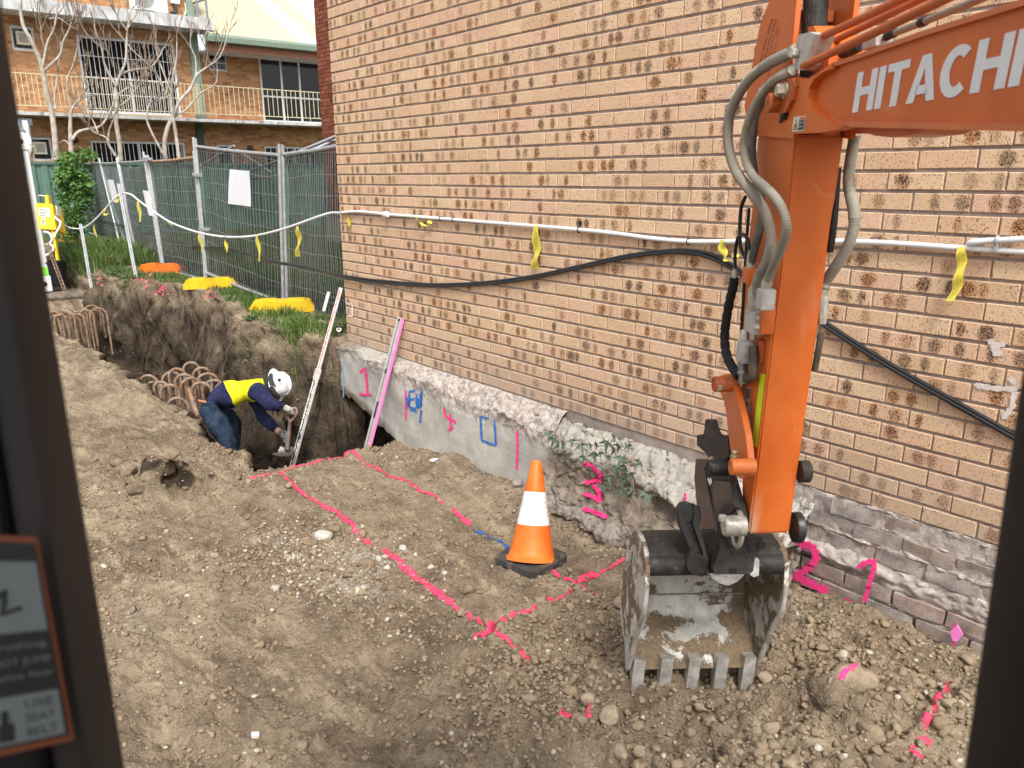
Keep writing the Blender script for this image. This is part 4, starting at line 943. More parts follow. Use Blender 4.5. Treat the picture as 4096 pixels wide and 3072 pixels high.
# --- black quick hitch
HIT = [(880, 72), (900, 62), (935, 66), (952, 140), (975, 195), (1000, 215), (1095, 212), (1100, 420), (1062, 455), (1130, 640), (1200, 900), (1228, 1040), (1222, 1170), (1180, 1240), (1110, 1285), (1060, 1200), (990, 1150), (985, 1010), (940, 780), (900, 620), (885, 500), (905, 430), (880, 360), (800, 305), (800, 212), (862, 205), (872, 150)]
HL = []
_h0 = EL(XP(*z3(1060, 1070), -.10))
mb = MB(); poly(mb, [z3(*p) for p in HIT], -.10, .022); mb.build('quick_hitch', BLKD, exc)
mb = MB(); poly(mb, [z3(*p) for p in ((790, 440), (870, 520), (900, 700), (940, 900), (975, 1130), (1010, 1330), (990, 1470), (955, 1480), (880, 1420), (850, 1150), (800, 900), (775, 620))], -.05, .10); mb.build('hitch_frame', BLK, exc)
mb = MB(); poly(mb, [z3(*p) for p in ((800, 220), (1095, 215), (1100, 420), (1000, 500), (880, 380), (800, 310))], -.075, .15); mb.build('hitch_frame', BLKD, exc)
mb = MB(); poly(mb, [z3(*p) for p in ((945, 640), (1110, 660), (1160, 900), (1120, 960), (985, 970), (960, 860))], -.118, .02); mb.build('hitch_plate', BLK, exc)
boss('pin_boss', z3(905, 525), -.165, -.095, .028, BLKD)
mb = MB(); mb.hexbolt(XP(*z3(950, 462), -.14), EU*.8-ES*.6, .011, .016); mb.build('bolt', MATS['brass_bolt'], exc)
mb = MB(); A_ = XP(*z3(1050, 1075), -.17); mb.lathe([(.033, .07), (.034, .05), (.034, .006), (.030, 0)], A_, 14, ES); mb.build('hitch_pin', STEEL, exc, 35)
mb = MB(); mb.hexbolt(XP(*z3(1068, 1000), -.175), -ES, .013, .02); mb.build('bolt', ZINC, exc)
mb = MB(); A_ = XP(*z3(1185, 1100), -.10); mb.tube([A_+(.046*math.cos(a)*EH+.062*math.sin(a)*EU) for a in np.linspace(0, 2*math.pi, 25)[:-1]], .009, 8, closed=True); mb.build('pin_ring', STEEL, exc, 60)
mb = MB(); A_ = XP(*z3(1715, 1090), HW+.012); mb.lathe([(.05, 0), (.052, .006), (.052, .022), (.04, .03)], A_, 28, ES); mb.build('pin_cap', BLK, exc, 35)
mb = MB(); A_ = XP(*z3(1770, 560), HW+.004); mb.lathe([(.036, 0), (.036, .03), (.03, .034)], A_, 24, ES); mb.build('pin_cap', BLKD, exc, 35)
lowb = [(1045, 1210), (1130, 1185), (1420, 1185), (1420, 1250), (1400, 1300), (1350, 1370), (1335, 1500), (1295, 1532), (975, 1535), (955, 1480), (1010, 1330)]
mb = MB(); dl = ray(*z3(1180, 1380)); Dl = 2.86
def XD(p, d): return atD(*z3(*p), d)
mb.prism([XD(p, 2.82) for p in lowb], FW*.14); lbo = mb.build('hitch_body', BLKD, exc)
mb = MB()
for p in ((1165, 1295), (1325, 1290), (1410, 1255), (1115, 1258)):
    mb.lathe([(.016, 0), (.016, -.005), (.010, -.005), (.010, .004)], XD(p, 2.816), 14, -FW+EU*.3)
mb.build('hitch_hole_ring', BLKD, exc); mb = MB(); mb.obox(XD((1142, 1500), 2.815), ES*.012, EU*.008, FW*.004); mb.build('hitch_slot', RUB, exc)
mb = MB(); tip = [(915, 1525), (1250, 1535), (1190, 1600), (1100, 1640), (1030, 1625), (960, 1580)]; mb.prism([XD(p, 2.9) for p in tip], FW*.012); mb.build('hitch_guard', STEEL, exc)
# white chevron on the hitch
mb = MB()
for k_ in (0, 1): mb.prism([XP(*z3(898+k_*26, 622), -.1215), XP(*z3(912+k_*26, 620), -.1215), XP(*z3(930+k_*14, 660+k_*5), -.1215), XP(*z3(920+k_*10, 690), -.1215)], -ES*.0008)
mb.build('hitch_marking', simple('white_print', (.75, .75, .73), .6), exc)
# --- bucket
TB = EL(atD(*z3(960, 1425), 3.0)); LP = EL(atD(1490, 1443, 3.2)); BC = TB[1]+.0; W2 = .250
def BK(a, b, z): return EW(a, BC+b+(-.035*(TB[2]-z)/.5), z)
aT, zT = TB[0], TB[2]; aL, zL = LP[0], LP[2]
prof_o = [(aT-.005, zT-.035), (aT-.03, zT-.01), (aT-.025, zT+.03), (aT+.02, zT+.055), (aT+.12, zT+.062), (aT+.20, zT+.045), (aT+.265, zT-.01), (aT+.30, zT-.09), (aT+.315, zT-.19), (aT+.295, zT-.29), (aT+.255, zT-.385), (aL+.085, zL+.075), (aL, zL-.005)]
prof_o = [tuple(p) for p in np.array(spline([(p[0], p[1], 0) for p in prof_o], 4))[:, :2]]
def off(pr, d):
    out = []
    for i, p in enumerate(pr):
        a, b = np.array(pr[max(0, i-1)]), np.array(pr[min(len(pr)-1, i+1)]); t_ = (b-a)/np.linalg.norm(b-a); out.append((p[0]+t_[1]*d, p[1]-t_[0]*d))
    return out
prof_i = off(prof_o, .012)
t = NT('bucket_steel'); nz = t.noise(7, 6, .7, dist=.5)
c = t.mix(t.step(t.noise(20, 5, .7, vec=t.scalevec((1, 1, .25))), .35, .7), (.40, .385, .35), (.58, .56, .52))
c = t.mix(t.math('MULTIPLY', t.step(t.noise(4, 3, .6), .5, .7), .5), c, (.30, .26, .19))
mud = t.step(t.math('ADD', nz, t.math('MULTIPLY', t.attr('mud'), .35)), .56, .61)
c = t.mix(mud, c, t.mix(t.step(t.noise(60, 4, .7), .35, .7), (.14, .10, .062), (.215, .158, .10)))
t.color(c); t.rough(t.math('ADD', t.math('MULTIPLY', mud, .45), .5)); t.b.inputs['Metallic'].default_value = .1
t.bump(t.math('ADD', t.math('MULTIPLY', mud, 1.0), t.math('MULTIPLY', t.noise(70, 4, .7), .25)), .5, .008); MATS['bucket_steel'] = t.m
bk = None
nb = 24
bsx = np.linspace(-W2, W2, nb)
pi_ = np.array(prof_i); n_p = len(pi_)
vv = np.array([BK(p[0], b, p[1]) for b in bsx for p in pi_])
bk = big_mesh('bucket', vv, grid_quads(nb, n_p), MATS['bucket_steel'], exc)
mudv = np.array([.05+.42*sst(.86, 1, i/n_p)+.30*math.exp(-((i/n_p-.83)/.025)**2)+.55*sst(.12, .22, b)+.25*sst(-.17, -.24, b) for b in bsx for i in range(n_p)])
attr(bk, 'mud', mudv)
po_ = np.array(prof_o); vv = np.array([BK(p[0], b, p[1]) for b in bsx for p in po_])
def sub(name, mb, mat, sm=None):
    o = mb.build(name, mat, None, sm); o.parent = bk; o.matrix_parent_inverse = bk.matrix_world.inverted() if 0 else Matrix.Identity(4); return o
sh = big_mesh('bucket_shell', vv, grid_quads(nb, len(po_))[:, ::-1], BLKD); sh.parent = bk
for sgn in (-1, 1):
    pr = [(aT-.045, zT+.02)]+[tuple(p) for p in po_[6:]]+[(aL-.012, zL+.02), (aL-.045, zL+.12), (aL-.085, zL+.24), (aT-.075, zT-.16), (aT-.07, zT-.06)]
    mb = MB(); mb.prism([BK(p[0], sgn*W2, p[1]) for p in pr], ES*.016*sgn); o = sub('side_plate', mb, MATS['bucket_steel']); attr(o, 'mud', np.full(len(o.data.vertices), .25))
    mb = MB(); pe = [(aT-.07, zT-.06), (aT-.075, zT-.16), (aL-.085, zL+.24), (aL-.045, zL+.12), (aL-.012, zL+.02)]
    mb.tube(spline([BK(p[0], sgn*(W2+.008), p[1]) for p in pe], 5), .010, 8); sub('side_edge', mb, STEEL, 60)
mb = MB(); mb.tube([BK(aT-.01, -W2, zT), BK(aT-.01, W2, zT)], .040, 22); sub('bucket_tube', mb, BLKD, 40)
mb = MB()
for f in (.62, .74): 
    q = pi_[int(n_p*f)]; mb.tube([BK(q[0]-.003, -W2+.01, q[1]), BK(q[0]-.003, W2-.01, q[1])], .004, 6)
sub('weld_seam', mb, STEEL, 60)
dirn = np.array([-.012, -.130])
for i in range(5):
    b = -W2+.03+i*(2*W2-.06)/4; r0 = .023; mb = MB()
    a0, z0 = aL, zL
    pts_top = [BK(a0-.028, b-r0, z0+.06), BK(a0-.028, b+r0, z0+.06), BK(a0+.03, b+r0, z0+.05), BK(a0+.03, b-r0, z0+.05)]
    mid_ = [BK(a0-.030, b-r0, z0-.03), BK(a0-.030, b+r0, z0-.03), BK(a0+.022, b+r0, z0-.03), BK(a0+.022, b-r0, z0-.03)]
    end = [BK(a0+dirn[0]-.01, b-r0*.85, z0+dirn[1]), BK(a0+dirn[0]-.01, b+r0*.85, z0+dirn[1]), BK(a0+dirn[0]-.002, b+r0*.85, z0+dirn[1]), BK(a0+dirn[0]-.002, b-r0*.85, z0+dirn[1])]
    vs = pts_top+mid_+end; fs = [(0, 1, 2, 3), (11, 10, 9, 8)]
    for L_ in (0, 4):
        for q in range(4): fs.append((L_+q, L_+4+q, L_+4+(q+1) % 4, L_+(q+1) % 4))
    mb.add(vs, fs); sub('tooth', mb, STEEL)
# bucket ears gripping the tube
def ear(b0, w_, pts, D):
    mb = MB(); mb.prism([XD(p, D) for p in pts], RT*w_); return sub('bucket_ear', mb, BLKD)
e1 = [(625, 905), (660, 862), (720, 848), (790, 885), (800, 1000), (785, 1060), (845, 1300), (905, 1400), (905, 1520), (845, 1558), (745, 1520), (722, 1400), (745, 1320), (640, 1060)]
def earp(pts, D0, th):
    P0 = [XD(p, D0) for p in pts]; mb = MB(); mb.prism([p for p in P0], FW*th); return sub('bucket_ear', mb, BLKD)
earp(e1, 2.90, .05)
mb = MB(); mb.prism([XD((p[0]+(55 if p[0] > 760 else 30), p[1]+6), 2.87) for p in ((745, 870), (775, 880), (790, 1000), (770, 1060), (830, 1310), (860, 1400), (860, 1520), (835, 1550), (815, 1400), (800, 1310), (735, 1050))], FW*.03); sub('ear_rib', mb, BLK)
for p, D, r in (((690, 960), 2.9, .035), ((800, 1445), 2.88, .040)):
    mb = MB(); mb.lathe([(r, .06), (r, .004), (r*.9, 0), (r*.5, 0)], XD(p, D), 22, RT*.5+FW*.86); sub('ear_boss', mb, BLKD, 35)
mb = MB(); mb.prism([XD(p, 2.88) for p in ((1345, 1385), (1375, 1378), (1392, 1400), (1388, 1545), (1340, 1562), (1300, 1535), (1335, 1500))], FW*.05); sub('bucket_ear', mb, STEEL)
# mud crumbs in the bucket are part of its steel material; black shell edge trim
# --- lettering, stickers, reflective strip
WHT = simple('white_lettering', (.72, .73, .76), .5, var=.04)
c4 = [EL(XP(*p, -.0795)) for p in ((1840.6, 244), (2169, 190), (2195, 65.5), (1853.8, 157.6))]
BL_, BR_, TR_, TL_ = [np.array([q[0], q[2]]) for q in c4]
mb = MB()
ax_ = BR_-BL_; up_ = ((TL_-BL_)+(TR_-BR_))/2
glyphs = {'H': (.86, [[(0,0),(.25,0),(.25,1),(0,1)], [(.61,0),(.86,0),(.86,1),(.61,1)], [(.25,.41),(.61,.41),(.61,.61),(.25,.61)]]),
 'I': (.26, [[(0,0),(.25,0),(.25,1),(0,1)]]), 'T': (.78, [[(.265,0),(.515,0),(.515,.81),(.265,.81)], [(0,.81),(.78,.81),(.78,1),(0,1)]]),
 'A': (.92, [[(0,0),(.25,0),(.47,.76),(.46,1),(.32,1)], [(.46,1),(.45,.76),(.67,0),(.92,0),(.60,1)], [(.24,.17),(.68,.17),(.62,.36),(.30,.36)]])}
cpts = []
for k_ in range(0, 21):
    a = R(48+k_*(264/20)); cpts.append((a,))
outer = [(.45+.45*math.cos(a[0]), .5+.52*math.sin(a[0])) for a in cpts]; inner = [(.46+.20*math.cos(a[0]), .5+.31*math.sin(a[0])) for a in cpts]
glyphs['C'] = (.86, [[outer[i], outer[i+1], inner[i+1], inner[i]] for i in range(20)])
word = 'HITACHI'; gap = .075; six = sum(glyphs[c_][0] for c_ in 'HITACH')+gap*5
x = 0
for ch in word:
    wd, pls = glyphs[ch]
    for pl_ in pls:
        q = [BL_+ax_*((x+p[0])/six)+up_*p[1] for p in pl_]; mb.prism([EW(p[0], -.0785, p[1]) for p in q], -ES*.0012)
    x += wd+gap
mb.build('boom_lettering', WHT, exc)
mb = MB(); poly(mb, [z6(*p) for p in ((541, 782), (571, 790), (562, 860), (517, 1252), (489, 1235), (492, 1180))], -HW-.0016, .0012); mb.build('reflective_strip', simple('lime_reflective', (.62, .80, .02), .45, var=.06, c2=(.3, .35, .03), amt=.3, thr=(.6, .7)), exc)
STW = simple('sticker_white', (.66, .66, .62), .5, var=.06); STB = simple('sticker_black', (.03, .03, .035), .5); STY = simple('sticker_yellow', (.72, .48, .05), .5); STR = simple('sticker_orange', (.55, .14, .03), .5)
def sticker(quad, b, vertical):
    """white warning label with a yellow triangle and CRUSH ZONE on black; quad = TL TR BR BL in photo points"""
    Q = [XP(*p, b) for p in quad]
    def at(u, v): return (Q[0]*(1-u)+Q[1]*u)*(1-v)+(Q[3]*(1-u)+Q[2]*u)*v
    mb = MB()
    def pan(u0, v0, u1, v1, lift, mi): mb.cur = mi; mb.prism([at(u0, v0)-ES*lift, at(u1, v0)-ES*lift, at(u1, v1)-ES*lift, at(u0, v1)-ES*lift], -ES*.0004)
    pan(0, 0, 1, 1, 0, 0)
    if not vertical: k_ = [(.52, .27, .97, .93), (.52, .06, .97, .24)]; tri = [(.26, .08), (.06, .88), (.46, .88)]; tri2 = [(.26, .22), (.12, .82), (.40, .82)]
    else: k_ = [(.36, .04, .95, .46), (.05, .04, .33, .46)]; tri = [(.5, .55), (.08, .80), (.95, .80)]; tri2 = [(.5, .60), (.2, .78), (.8, .78)]
    pan(*k_[0], .0006, 1); pan(*k_[1], .0006, 3)
    mb.cur = 1; mb.prism([at(*p)-ES*.0006 for p in tri], -ES*.0004); mb.cur = 2; mb.prism([at(*p)-ES*.0012 for p in tri2], -ES*.0004)
    cx, cy = (.26, .62) if not vertical else (.5, .72)
    pan(cx-.04, cy-.12, cx+.04, cy+.12, .0018, 1); pan(cx-.08, cy-.02, cx+.08, cy+.03, .0018, 1)
    mb.cur = 0
    for li, s_ in enumerate(('CRUSH', 'ZONE')):
        tv, tf = mesh_text(s_, 1.0); w_ = max(v[0] for v in tv)
        if not vertical: vs = [at(.555+.38*v[0]/3.0, .50+.27*li-.21*v[1]) for v in tv]
        else: vs = [at(.52+.26*li-.16*(-v[1])-.16, .43-.36*v[0]/3.0) for v in tv]
        mb.add([q-ES*.0018 for q in vs], tf)
    return mb.build('warning_label', [STW, STB, STY, STR], exc)
sticker([z5(*p) for p in ((718, 707), (790, 698), (776, 788), (706, 795))], -BB-.001, False)
sticker([z6(*p) for p in ((452, 870), (478, 872), (472, 1020), (446, 1015))], -HW-.001, True)
sticker([z5(*p) for p in ((505, 540), (580, 462), (570, 505), (498, 580))], -HW-.0195, False)
mb = MB(); base0, base1 = np.array(z5(497, 405)), np.array(z5(572, 125)); tip0 = np.array(z5(535, 400))
for li, s_ in enumerate(('Static SWL: 470kg', 'Dynamic SWL: 410kg', 'QUICK HITCH ONLY', 'REMOVE BUCKET WHEN LIFTING')):
    tv, tf = mesh_text(s_, 1.0); w_ = max(v[0] for v in tv); o0 = np.array(z5(510+(0, 22, 42, 56)[li], 402+(0, -2, -8, 55)[li])); dr = np.array(z5(590+(0, 22, 36, 42)[li], 115+(0, 5, 30, 55)[li]))-o0; pr = np.array([6.0, 1.5])*(1.0 if li < 2 else .6)
    mb.add([XP(*(o0+dr*v[0]/w_-pr*v[1]), -HW-.0188) for v in tv], tf)
mb.build('arm_lettering', simple('dark_print', (.10, .035, .015), .6), exc)
# --- cab pillars round the driver's view
CABB = simple('cab_black', (.008, .008, .009), .5, var=.2, scale=20, spec=.25); CABG = simple('cab_trim', (.030, .026, .024), .6, var=.15, scale=6)
mb = MB()
def post(p0, p1, D, wl, dp):
    """post whose visible edge runs between two photo points"""
    a, b = atD(*p0, D), atD(*p1, D); a2, b2 = a+(a-b)*.25, b+(b-a)*.4
    return a2, b2
a, b = post((-10, 130), (238, 1659), .52, 0, 0); wv = RT*.30
c_, dp_ = (a+b)/2, FW*.03
mb.obox(c_-RT*.155, (b-a)/2, RT*.13, FW*.03, .008); mb.build('cab_pillar', CABB, exc, 35)
mb = MB(); mb.obox(c_-RT*.0125, (b-a)/2, RT*.0115, FW*.022, .005); mb.build('pillar_trim', CABG, exc, 35)
mb = MB(); a, b = post((2246, 850), (2127, 1659), .55, 0, 0); a = a+(a-b)*1.2; c_ = (a+b)/2; mb.obox(c_+RT*.10, (b-a)/2, RT*.0985, FW*.03, .01); mb.build('cab_pillar', CABB, exc, 35)
mb = MB(); mb.obox(CAM-FW*.1+np.array([0, 0, .62]), np.array([-.64, .51, 0]), np.array([.31, .39, 0])*1.1, EU*.02, .01); mb.build('unseen_cab_roof', CABB, exc, 35)  # unseen cab roof, added to shade the pillars and label panel
mb = MB(); mb.obox(CAM+np.array([.55, -.44, -.3]), np.array([.02, -.016, 0]), np.array([.31, .39, 0])*1.1, EU*.95, .01); mb.build('unseen_cab_back', CABB, exc, 35)  # unseen rear wall of the cab, added with the roof to darken the interior
# safety label on the pillar
LG = simple('label_grey', (.16, .185, .19), .5, var=.05); LO = simple('label_orange', (.20, .05, .015), .5); LK = simple('label_black', (.012, .012, .013), .5)
lq = [(-40, 1154), (80, 1160), (161, 1598), (-30, 1640)]; LQ = [atD(*p, .472) for p in lq]
def la(u, v, lift=0): return (LQ[0]*(1-u)+LQ[1]*u)*(1-v)+(LQ[3]*(1-u)+LQ[2]*u)*v-FW*lift
mb = MB()
def lp(u0, v0, u1, v1, lift, mi): mb.cur = mi; mb.prism([la(u0, v0, lift), la(u1, v0, lift), la(u1, v1, lift), la(u0, v1, lift)], -FW*.0004)
lp(0, 0, 1, 1, 0, 0); lp(0, .03, .955, .97, .0006, 1); lp(0, .12, .93, .45, .0012, 2); lp(0, .74, .93, .955, .0012, 2)
def lt(s_, u1, v, h, mi, wide):
    tv, tf = mesh_text(s_, 1.0); w_ = max(q[0] for q in tv); mb.cur = mi; mb.add([la(u1-wide*(1-q[0]/w_), v-h*q[1], .0018) for q in tv], tf)
for s_, v in (('crushing.', .525), ('NOT JUMP', .60), ('machine. Never', .665)): lt(s_, .92, v, .045, 2, .8)
for s_, v in (('USE', .805), ('SEAT', .87), ('BELT', .935)): lt(s_, .86, v, .058, 1, .36)
mb.cur = 1; lp(.22, .80, .30, .86, .0018, 1); lp(.18, .86, .36, .94, .0018, 1)
mb.tube([la(.1, .38, .002), la(.28, .27, .002), la(.38, .25, .002), la(.36, .31, .002), la(.30, .36, .002), la(.6, .335, .002)], .0012, 6)
mb.build('safety_label', [LO, LK, LG], exc)
# ------------------------------------------------------------------ lawn, slab, far soil
def geo(name, vs, fs, mat, parent=None, sm=None):
    me = bpy.data.meshes.new(name); me.from_pydata([tuple(map(float, p)) for p in vs], [], fs); me.materials.append(mat); return link(name, me, parent, sm)
GRASSM = simple('grass_ground', (.055, .085, .022), .95, var=.4, scale=5, c2=(.12, .10, .05), amt=.6, bump=.6, bscale=90)
lx = np.arange(-20.9, 1.2, .25); ly = np.concatenate([np.arange(.30, 1.6, .1), np.arange(1.6, 12, .4)])
LX, LY = np.meshgrid(lx, ly, indexing='ij')
LZ = np.where(LX > -9.5, ZL, ZL+.0)+.03*fbm(LX*1.2, LY*1.2, 0, 3, 55)+.01
lawn = big_mesh('lawn', np.stack([LX, LY, LZ], -1).reshape(-1, 3), grid_quads(len(lx), len(ly)), GRASSM); tag(lawn, kind='structure')
geo('yard_ground', [(-21, -30, -1.49), (-14, -30, -1.49), (-14, .31, -1.49), (-21, .31, -1.49)], [(0, 1, 2, 3)], GRASSM)['kind'] = 'structure'
t = NT('grass_blade'); rn_ = t.attr('tint'); t.color(t.mix(rn_, (.035, .075, .015), (.13, .20, .045))); t.rough(.6)
t.b.inputs['Transmission Weight'].default_value = 0; MATS['grass_blade'] = t.m
def blades(name, X, Y, Zb, H, seed, wd=.005, lean=.5, dry=0.0):
    r = np.random.default_rng(seed); n = len(X); a = r.uniform(0, 6.28, n); b = r.uniform(0, 6.28, n); L = H*lean*r.uniform(.3, 1.3, n)
    w_ = wd*r.uniform(.6, 1.3, n); ux, uy = np.cos(a)*w_, np.sin(a)*w_; dx, dy = np.cos(b)*L, np.sin(b)*L
    P = np.stack([np.stack([X-ux, Y-uy, Zb], 1), np.stack([X+ux, Y+uy, Zb], 1), np.stack([X+dx*.35+ux*.7, Y+dy*.35+uy*.7, Zb+H*.6], 1), np.stack([X+dx*.35-ux*.7, Y+dy*.35-uy*.7, Zb+H*.6], 1), np.stack([X+dx, Y+dy, Zb+H*(1-.25*lean)], 1)], 1)
    o_ = (np.arange(n)*5)[:, None]; F = np.concatenate([o_+np.array([0, 1, 2]), o_+np.array([0, 2, 3]), o_+np.array([3, 2, 4])], 0)
    o = big_mesh(name, P.reshape(-1, 3), F, MATS['grass_blade'], smooth=False); attr(o, 'tint', np.repeat(np.clip(r.random(n)+dry, 0, 1.6), 5)); o['kind'] = 'stuff'; return o
rg = np.random.default_rng(5)
def tzz(X, Y): return tz(np.clip(X, xs[0]+.01, xs[-1]-.01), np.clip(Y, ys[0]+.01, ys[-1]-.01))
X = rg.uniform(-9.5, -.15, 26000); Y = rg.uniform(-.5, 1.0, 26000); Zs = tzz(X, Y); k = (Y > bank_y(X)+.05) & (Zs > ZL-.12); X, Y, Zs = X[k], Y[k], Zs[k]
k = fbm(X*2.1, Y*2.1, 0, 3, 801) > -.45; X, Y, Zs = X[k], Y[k], Zs[k]
blades('grass', X, Y, Zs-.01, rg.uniform(.03, .09, len(X))*(1+.8*(fbm(X*2, Y*2, 0, 2, 802) > .2)), 31)
X = rg.uniform(-11.2, -7.6, 7000); Y = rg.normal(.0, .38, 7000); Zs = tzz(X, Y); k = Zs > ZL-.2; blades('grass', X[k], Y[k], Zs[k]-.01, rg.uniform(.12, .36, k.sum()), 32, .006, .75)
X = rg.uniform(-17, -.1, 16000); Y = rg.uniform(1.0, 6.5, 16000); blades('grass', X, Y, np.full(16000, ZL)-.01, rg.uniform(.03, .07, 16000), 33, .008)
for (px, py, n, h) in ((640, 722, 420, .22), (690, 715, 120, .12), (745, 690, 160, .14), (610, 740, 120, .15)):
    c0 = ground_hit(px, py); X = rg.normal(c0[0], .10, n); Y = rg.normal(c0[1]+.03, .06, n); blades('grass', X, Y, tzz(X, Y)-.01, rg.uniform(.4, 1.1, n)*h, 34+px, .0035, .8, .35)
# low leafy weeds on the bank edge
t = NT('weed_leaf'); t.color(t.mix(t.attr('tint'), (.05, .09, .03), (.15, .19, .08))); t.rough(.6); MATS['weed_leaf'] = t.m
def leaves(name, C, S, seed, mat, parent=None, tint=None, up=.35, stuff=True):
    """loose leaf-sized faces: each a folded pointed blade of four triangles"""
    r = np.random.default_rng(seed); n = len(C); d = r.normal(size=(n, 3)); d[:, 2] = d[:, 2]*.6+up*0; d /= np.linalg.norm(d, axis=1)[:, None]
    u = np.cross(d, r.normal(size=(n, 3))); u /= np.linalg.norm(u, axis=1)[:, None]; nn = np.cross(d, u); S = S[:, None]
    P = np.stack([C, C+d*S*.45+u*S*.24+nn*S*.06, C+d*S, C+d*S*.45-u*S*.24+nn*S*.06, C+d*S*.5-nn*S*.03], 1)
    o_ = (np.arange(n)*5)[:, None]; F = np.concatenate([o_+np.array(q) for q in ([0, 1, 4], [1, 2, 4], [2, 3, 4], [3, 0, 4])], 0)
    o = big_mesh(name, P.reshape(-1, 3), F, mat, parent, smooth=False); attr(o, 'tint', np.repeat(r.random(n) if tint is None else tint, 5))
    if stuff: o['kind'] = 'stuff'
    return o
X = rg.uniform(-8, -.6, 16000); Y = bank_y(X)+rg.normal(.02, .13, 16000); Zs = tzz(X, Y); k = (Zs > ZL-.42) & (fbm(X*1.5, Y*1.5, 0, 3, 811) > -.05); leaves('weeds', np.stack([X[k], Y[k], Zs[k]+rg.uniform(-.01, .05, k.sum())], 1), rg.uniform(.025, .06, k.sum()), 41, MATS['weed_leaf'])
# hanging roots
ROOT = simple('root', (.17, .12, .075), .9, var=.3, scale=20)
mb = MB()
for i in range(42):
    x = rg.choice([rg.normal(-5.6, .5), rg.normal(-4.2, .5), rg.normal(-3.0, .8), rg.normal(-1.0, .5), rg.normal(-7, .5)]); y = bank_y(np.array([x]))[0]+rg.uniform(-.22, -.02); L = rg.uniform(.15, .6); p = np.array([x, y-.03, float(tzz(np.array([x]), np.array([y]))[0])+.02]); P_ = [p]
    for k in range(5):
        p = p+np.array([rg.normal(0, .03), rg.normal(-.035, .015), -L/5]); g = float(tzz(np.array([p[0]]), np.array([p[1]]))[0]); p[2] = max(p[2], g+.006); P_.append(p.copy())
    mb.tube(P_, [.004, .0036, .003, .0025, .002, .0012], 4, cap=False)
mb.build('roots', ROOT)['kind'] = 'stuff'
for i, (px, py) in enumerate(((246, 571), (224, 608), (319, 620), (361, 632), (462, 637))):
    c0 = ground_hit(px, py); n = 60 if i in (0, 3) else 26; C = c0+np.random.default_rng(i).normal(size=(n, 3))*np.array([.10, .07, .05])+np.array([0, -.02, .04])
    lf = leaves('sprayed_weed', C, np.full(n, .06), 60+i, simple('pink_leaf', (.72, .10, .16), .7, var=.3, scale=9, c2=(.75, .25, .3), amt=.5), stuff=False)
    tag(lf, ('tuft of weed sprayed pink on top of the bank by the tall metal stake', 'pink sprayed sprig hanging on the bank below the metal stake', 'pink sprayed sprig low on the bank face', 'pink sprayed weed spreading along the bank edge', 'single bright pink sprig near the yellow foot under the nearer fence post', 'tiny pink fleck on the bank below the grass tuft')[i], 'weed')
# paved platform under the container
PAV = simple('pavers', (.20, .165, .125), .9, var=.3, scale=10, c2=(.11, .085, .06), amt=.6, bump=.5)
pf = thing('paved_platform', (-9.3, -1.6, -1.95), 'worn paved platform edge under the white container', 'paving')
mb = MB(); mb.box((-14, -5, -2.3), (-8.02, -.62, -1.93)); mb.build('platform_bed', PAV, pf)
for i in range(9):
    for j in range(4):
        mb = MB(); y0 = -2.75+i*.235; x0 = -8.0-j*.24; mb.obox((x0-.115, y0+.11, -1.915+rg.uniform(-.004, .004)), (.115, 0, 0), (0, .112, 0), (0, 0, .018), .004); mb.build('paver', PAV, pf)
# ------------------------------------------------------------------ temporary fence
GALV = simple('galvanised', (.40, .41, .42), .45, .35, var=.2, scale=18, c2=(.28, .27, .25), amt=.5)
RUST = simple('rusty_pipe', (.30, .17, .10), .8, var=.35, scale=25, c2=(.38, .34, .30), amt=.6)
c2p = lambda X, Y: (X*.3418, 270+Y*.3418)
t = NT('shade_cloth'); t.color((.010, .018, .015)); t.rough(.9)
tr = t.n('ShaderNodeBsdfTransparent'); mx = t.n('ShaderNodeMixShader')
wv = t.noise(2.2, 4, .6)
t.l(t.step(wv, .3, .7, .60, .80), mx.inputs[0]); t.l(tr.outputs[0], mx.inputs[1]); t.l(t.b.outputs[0], mx.inputs[2]); t.l(mx.outputs[0], t.out.inputs[0]); MATS['shade_cloth'] = t.m
WIRE = simple('fence_wire', (.25, .255, .255), .5, .3, var=.2, scale=20)
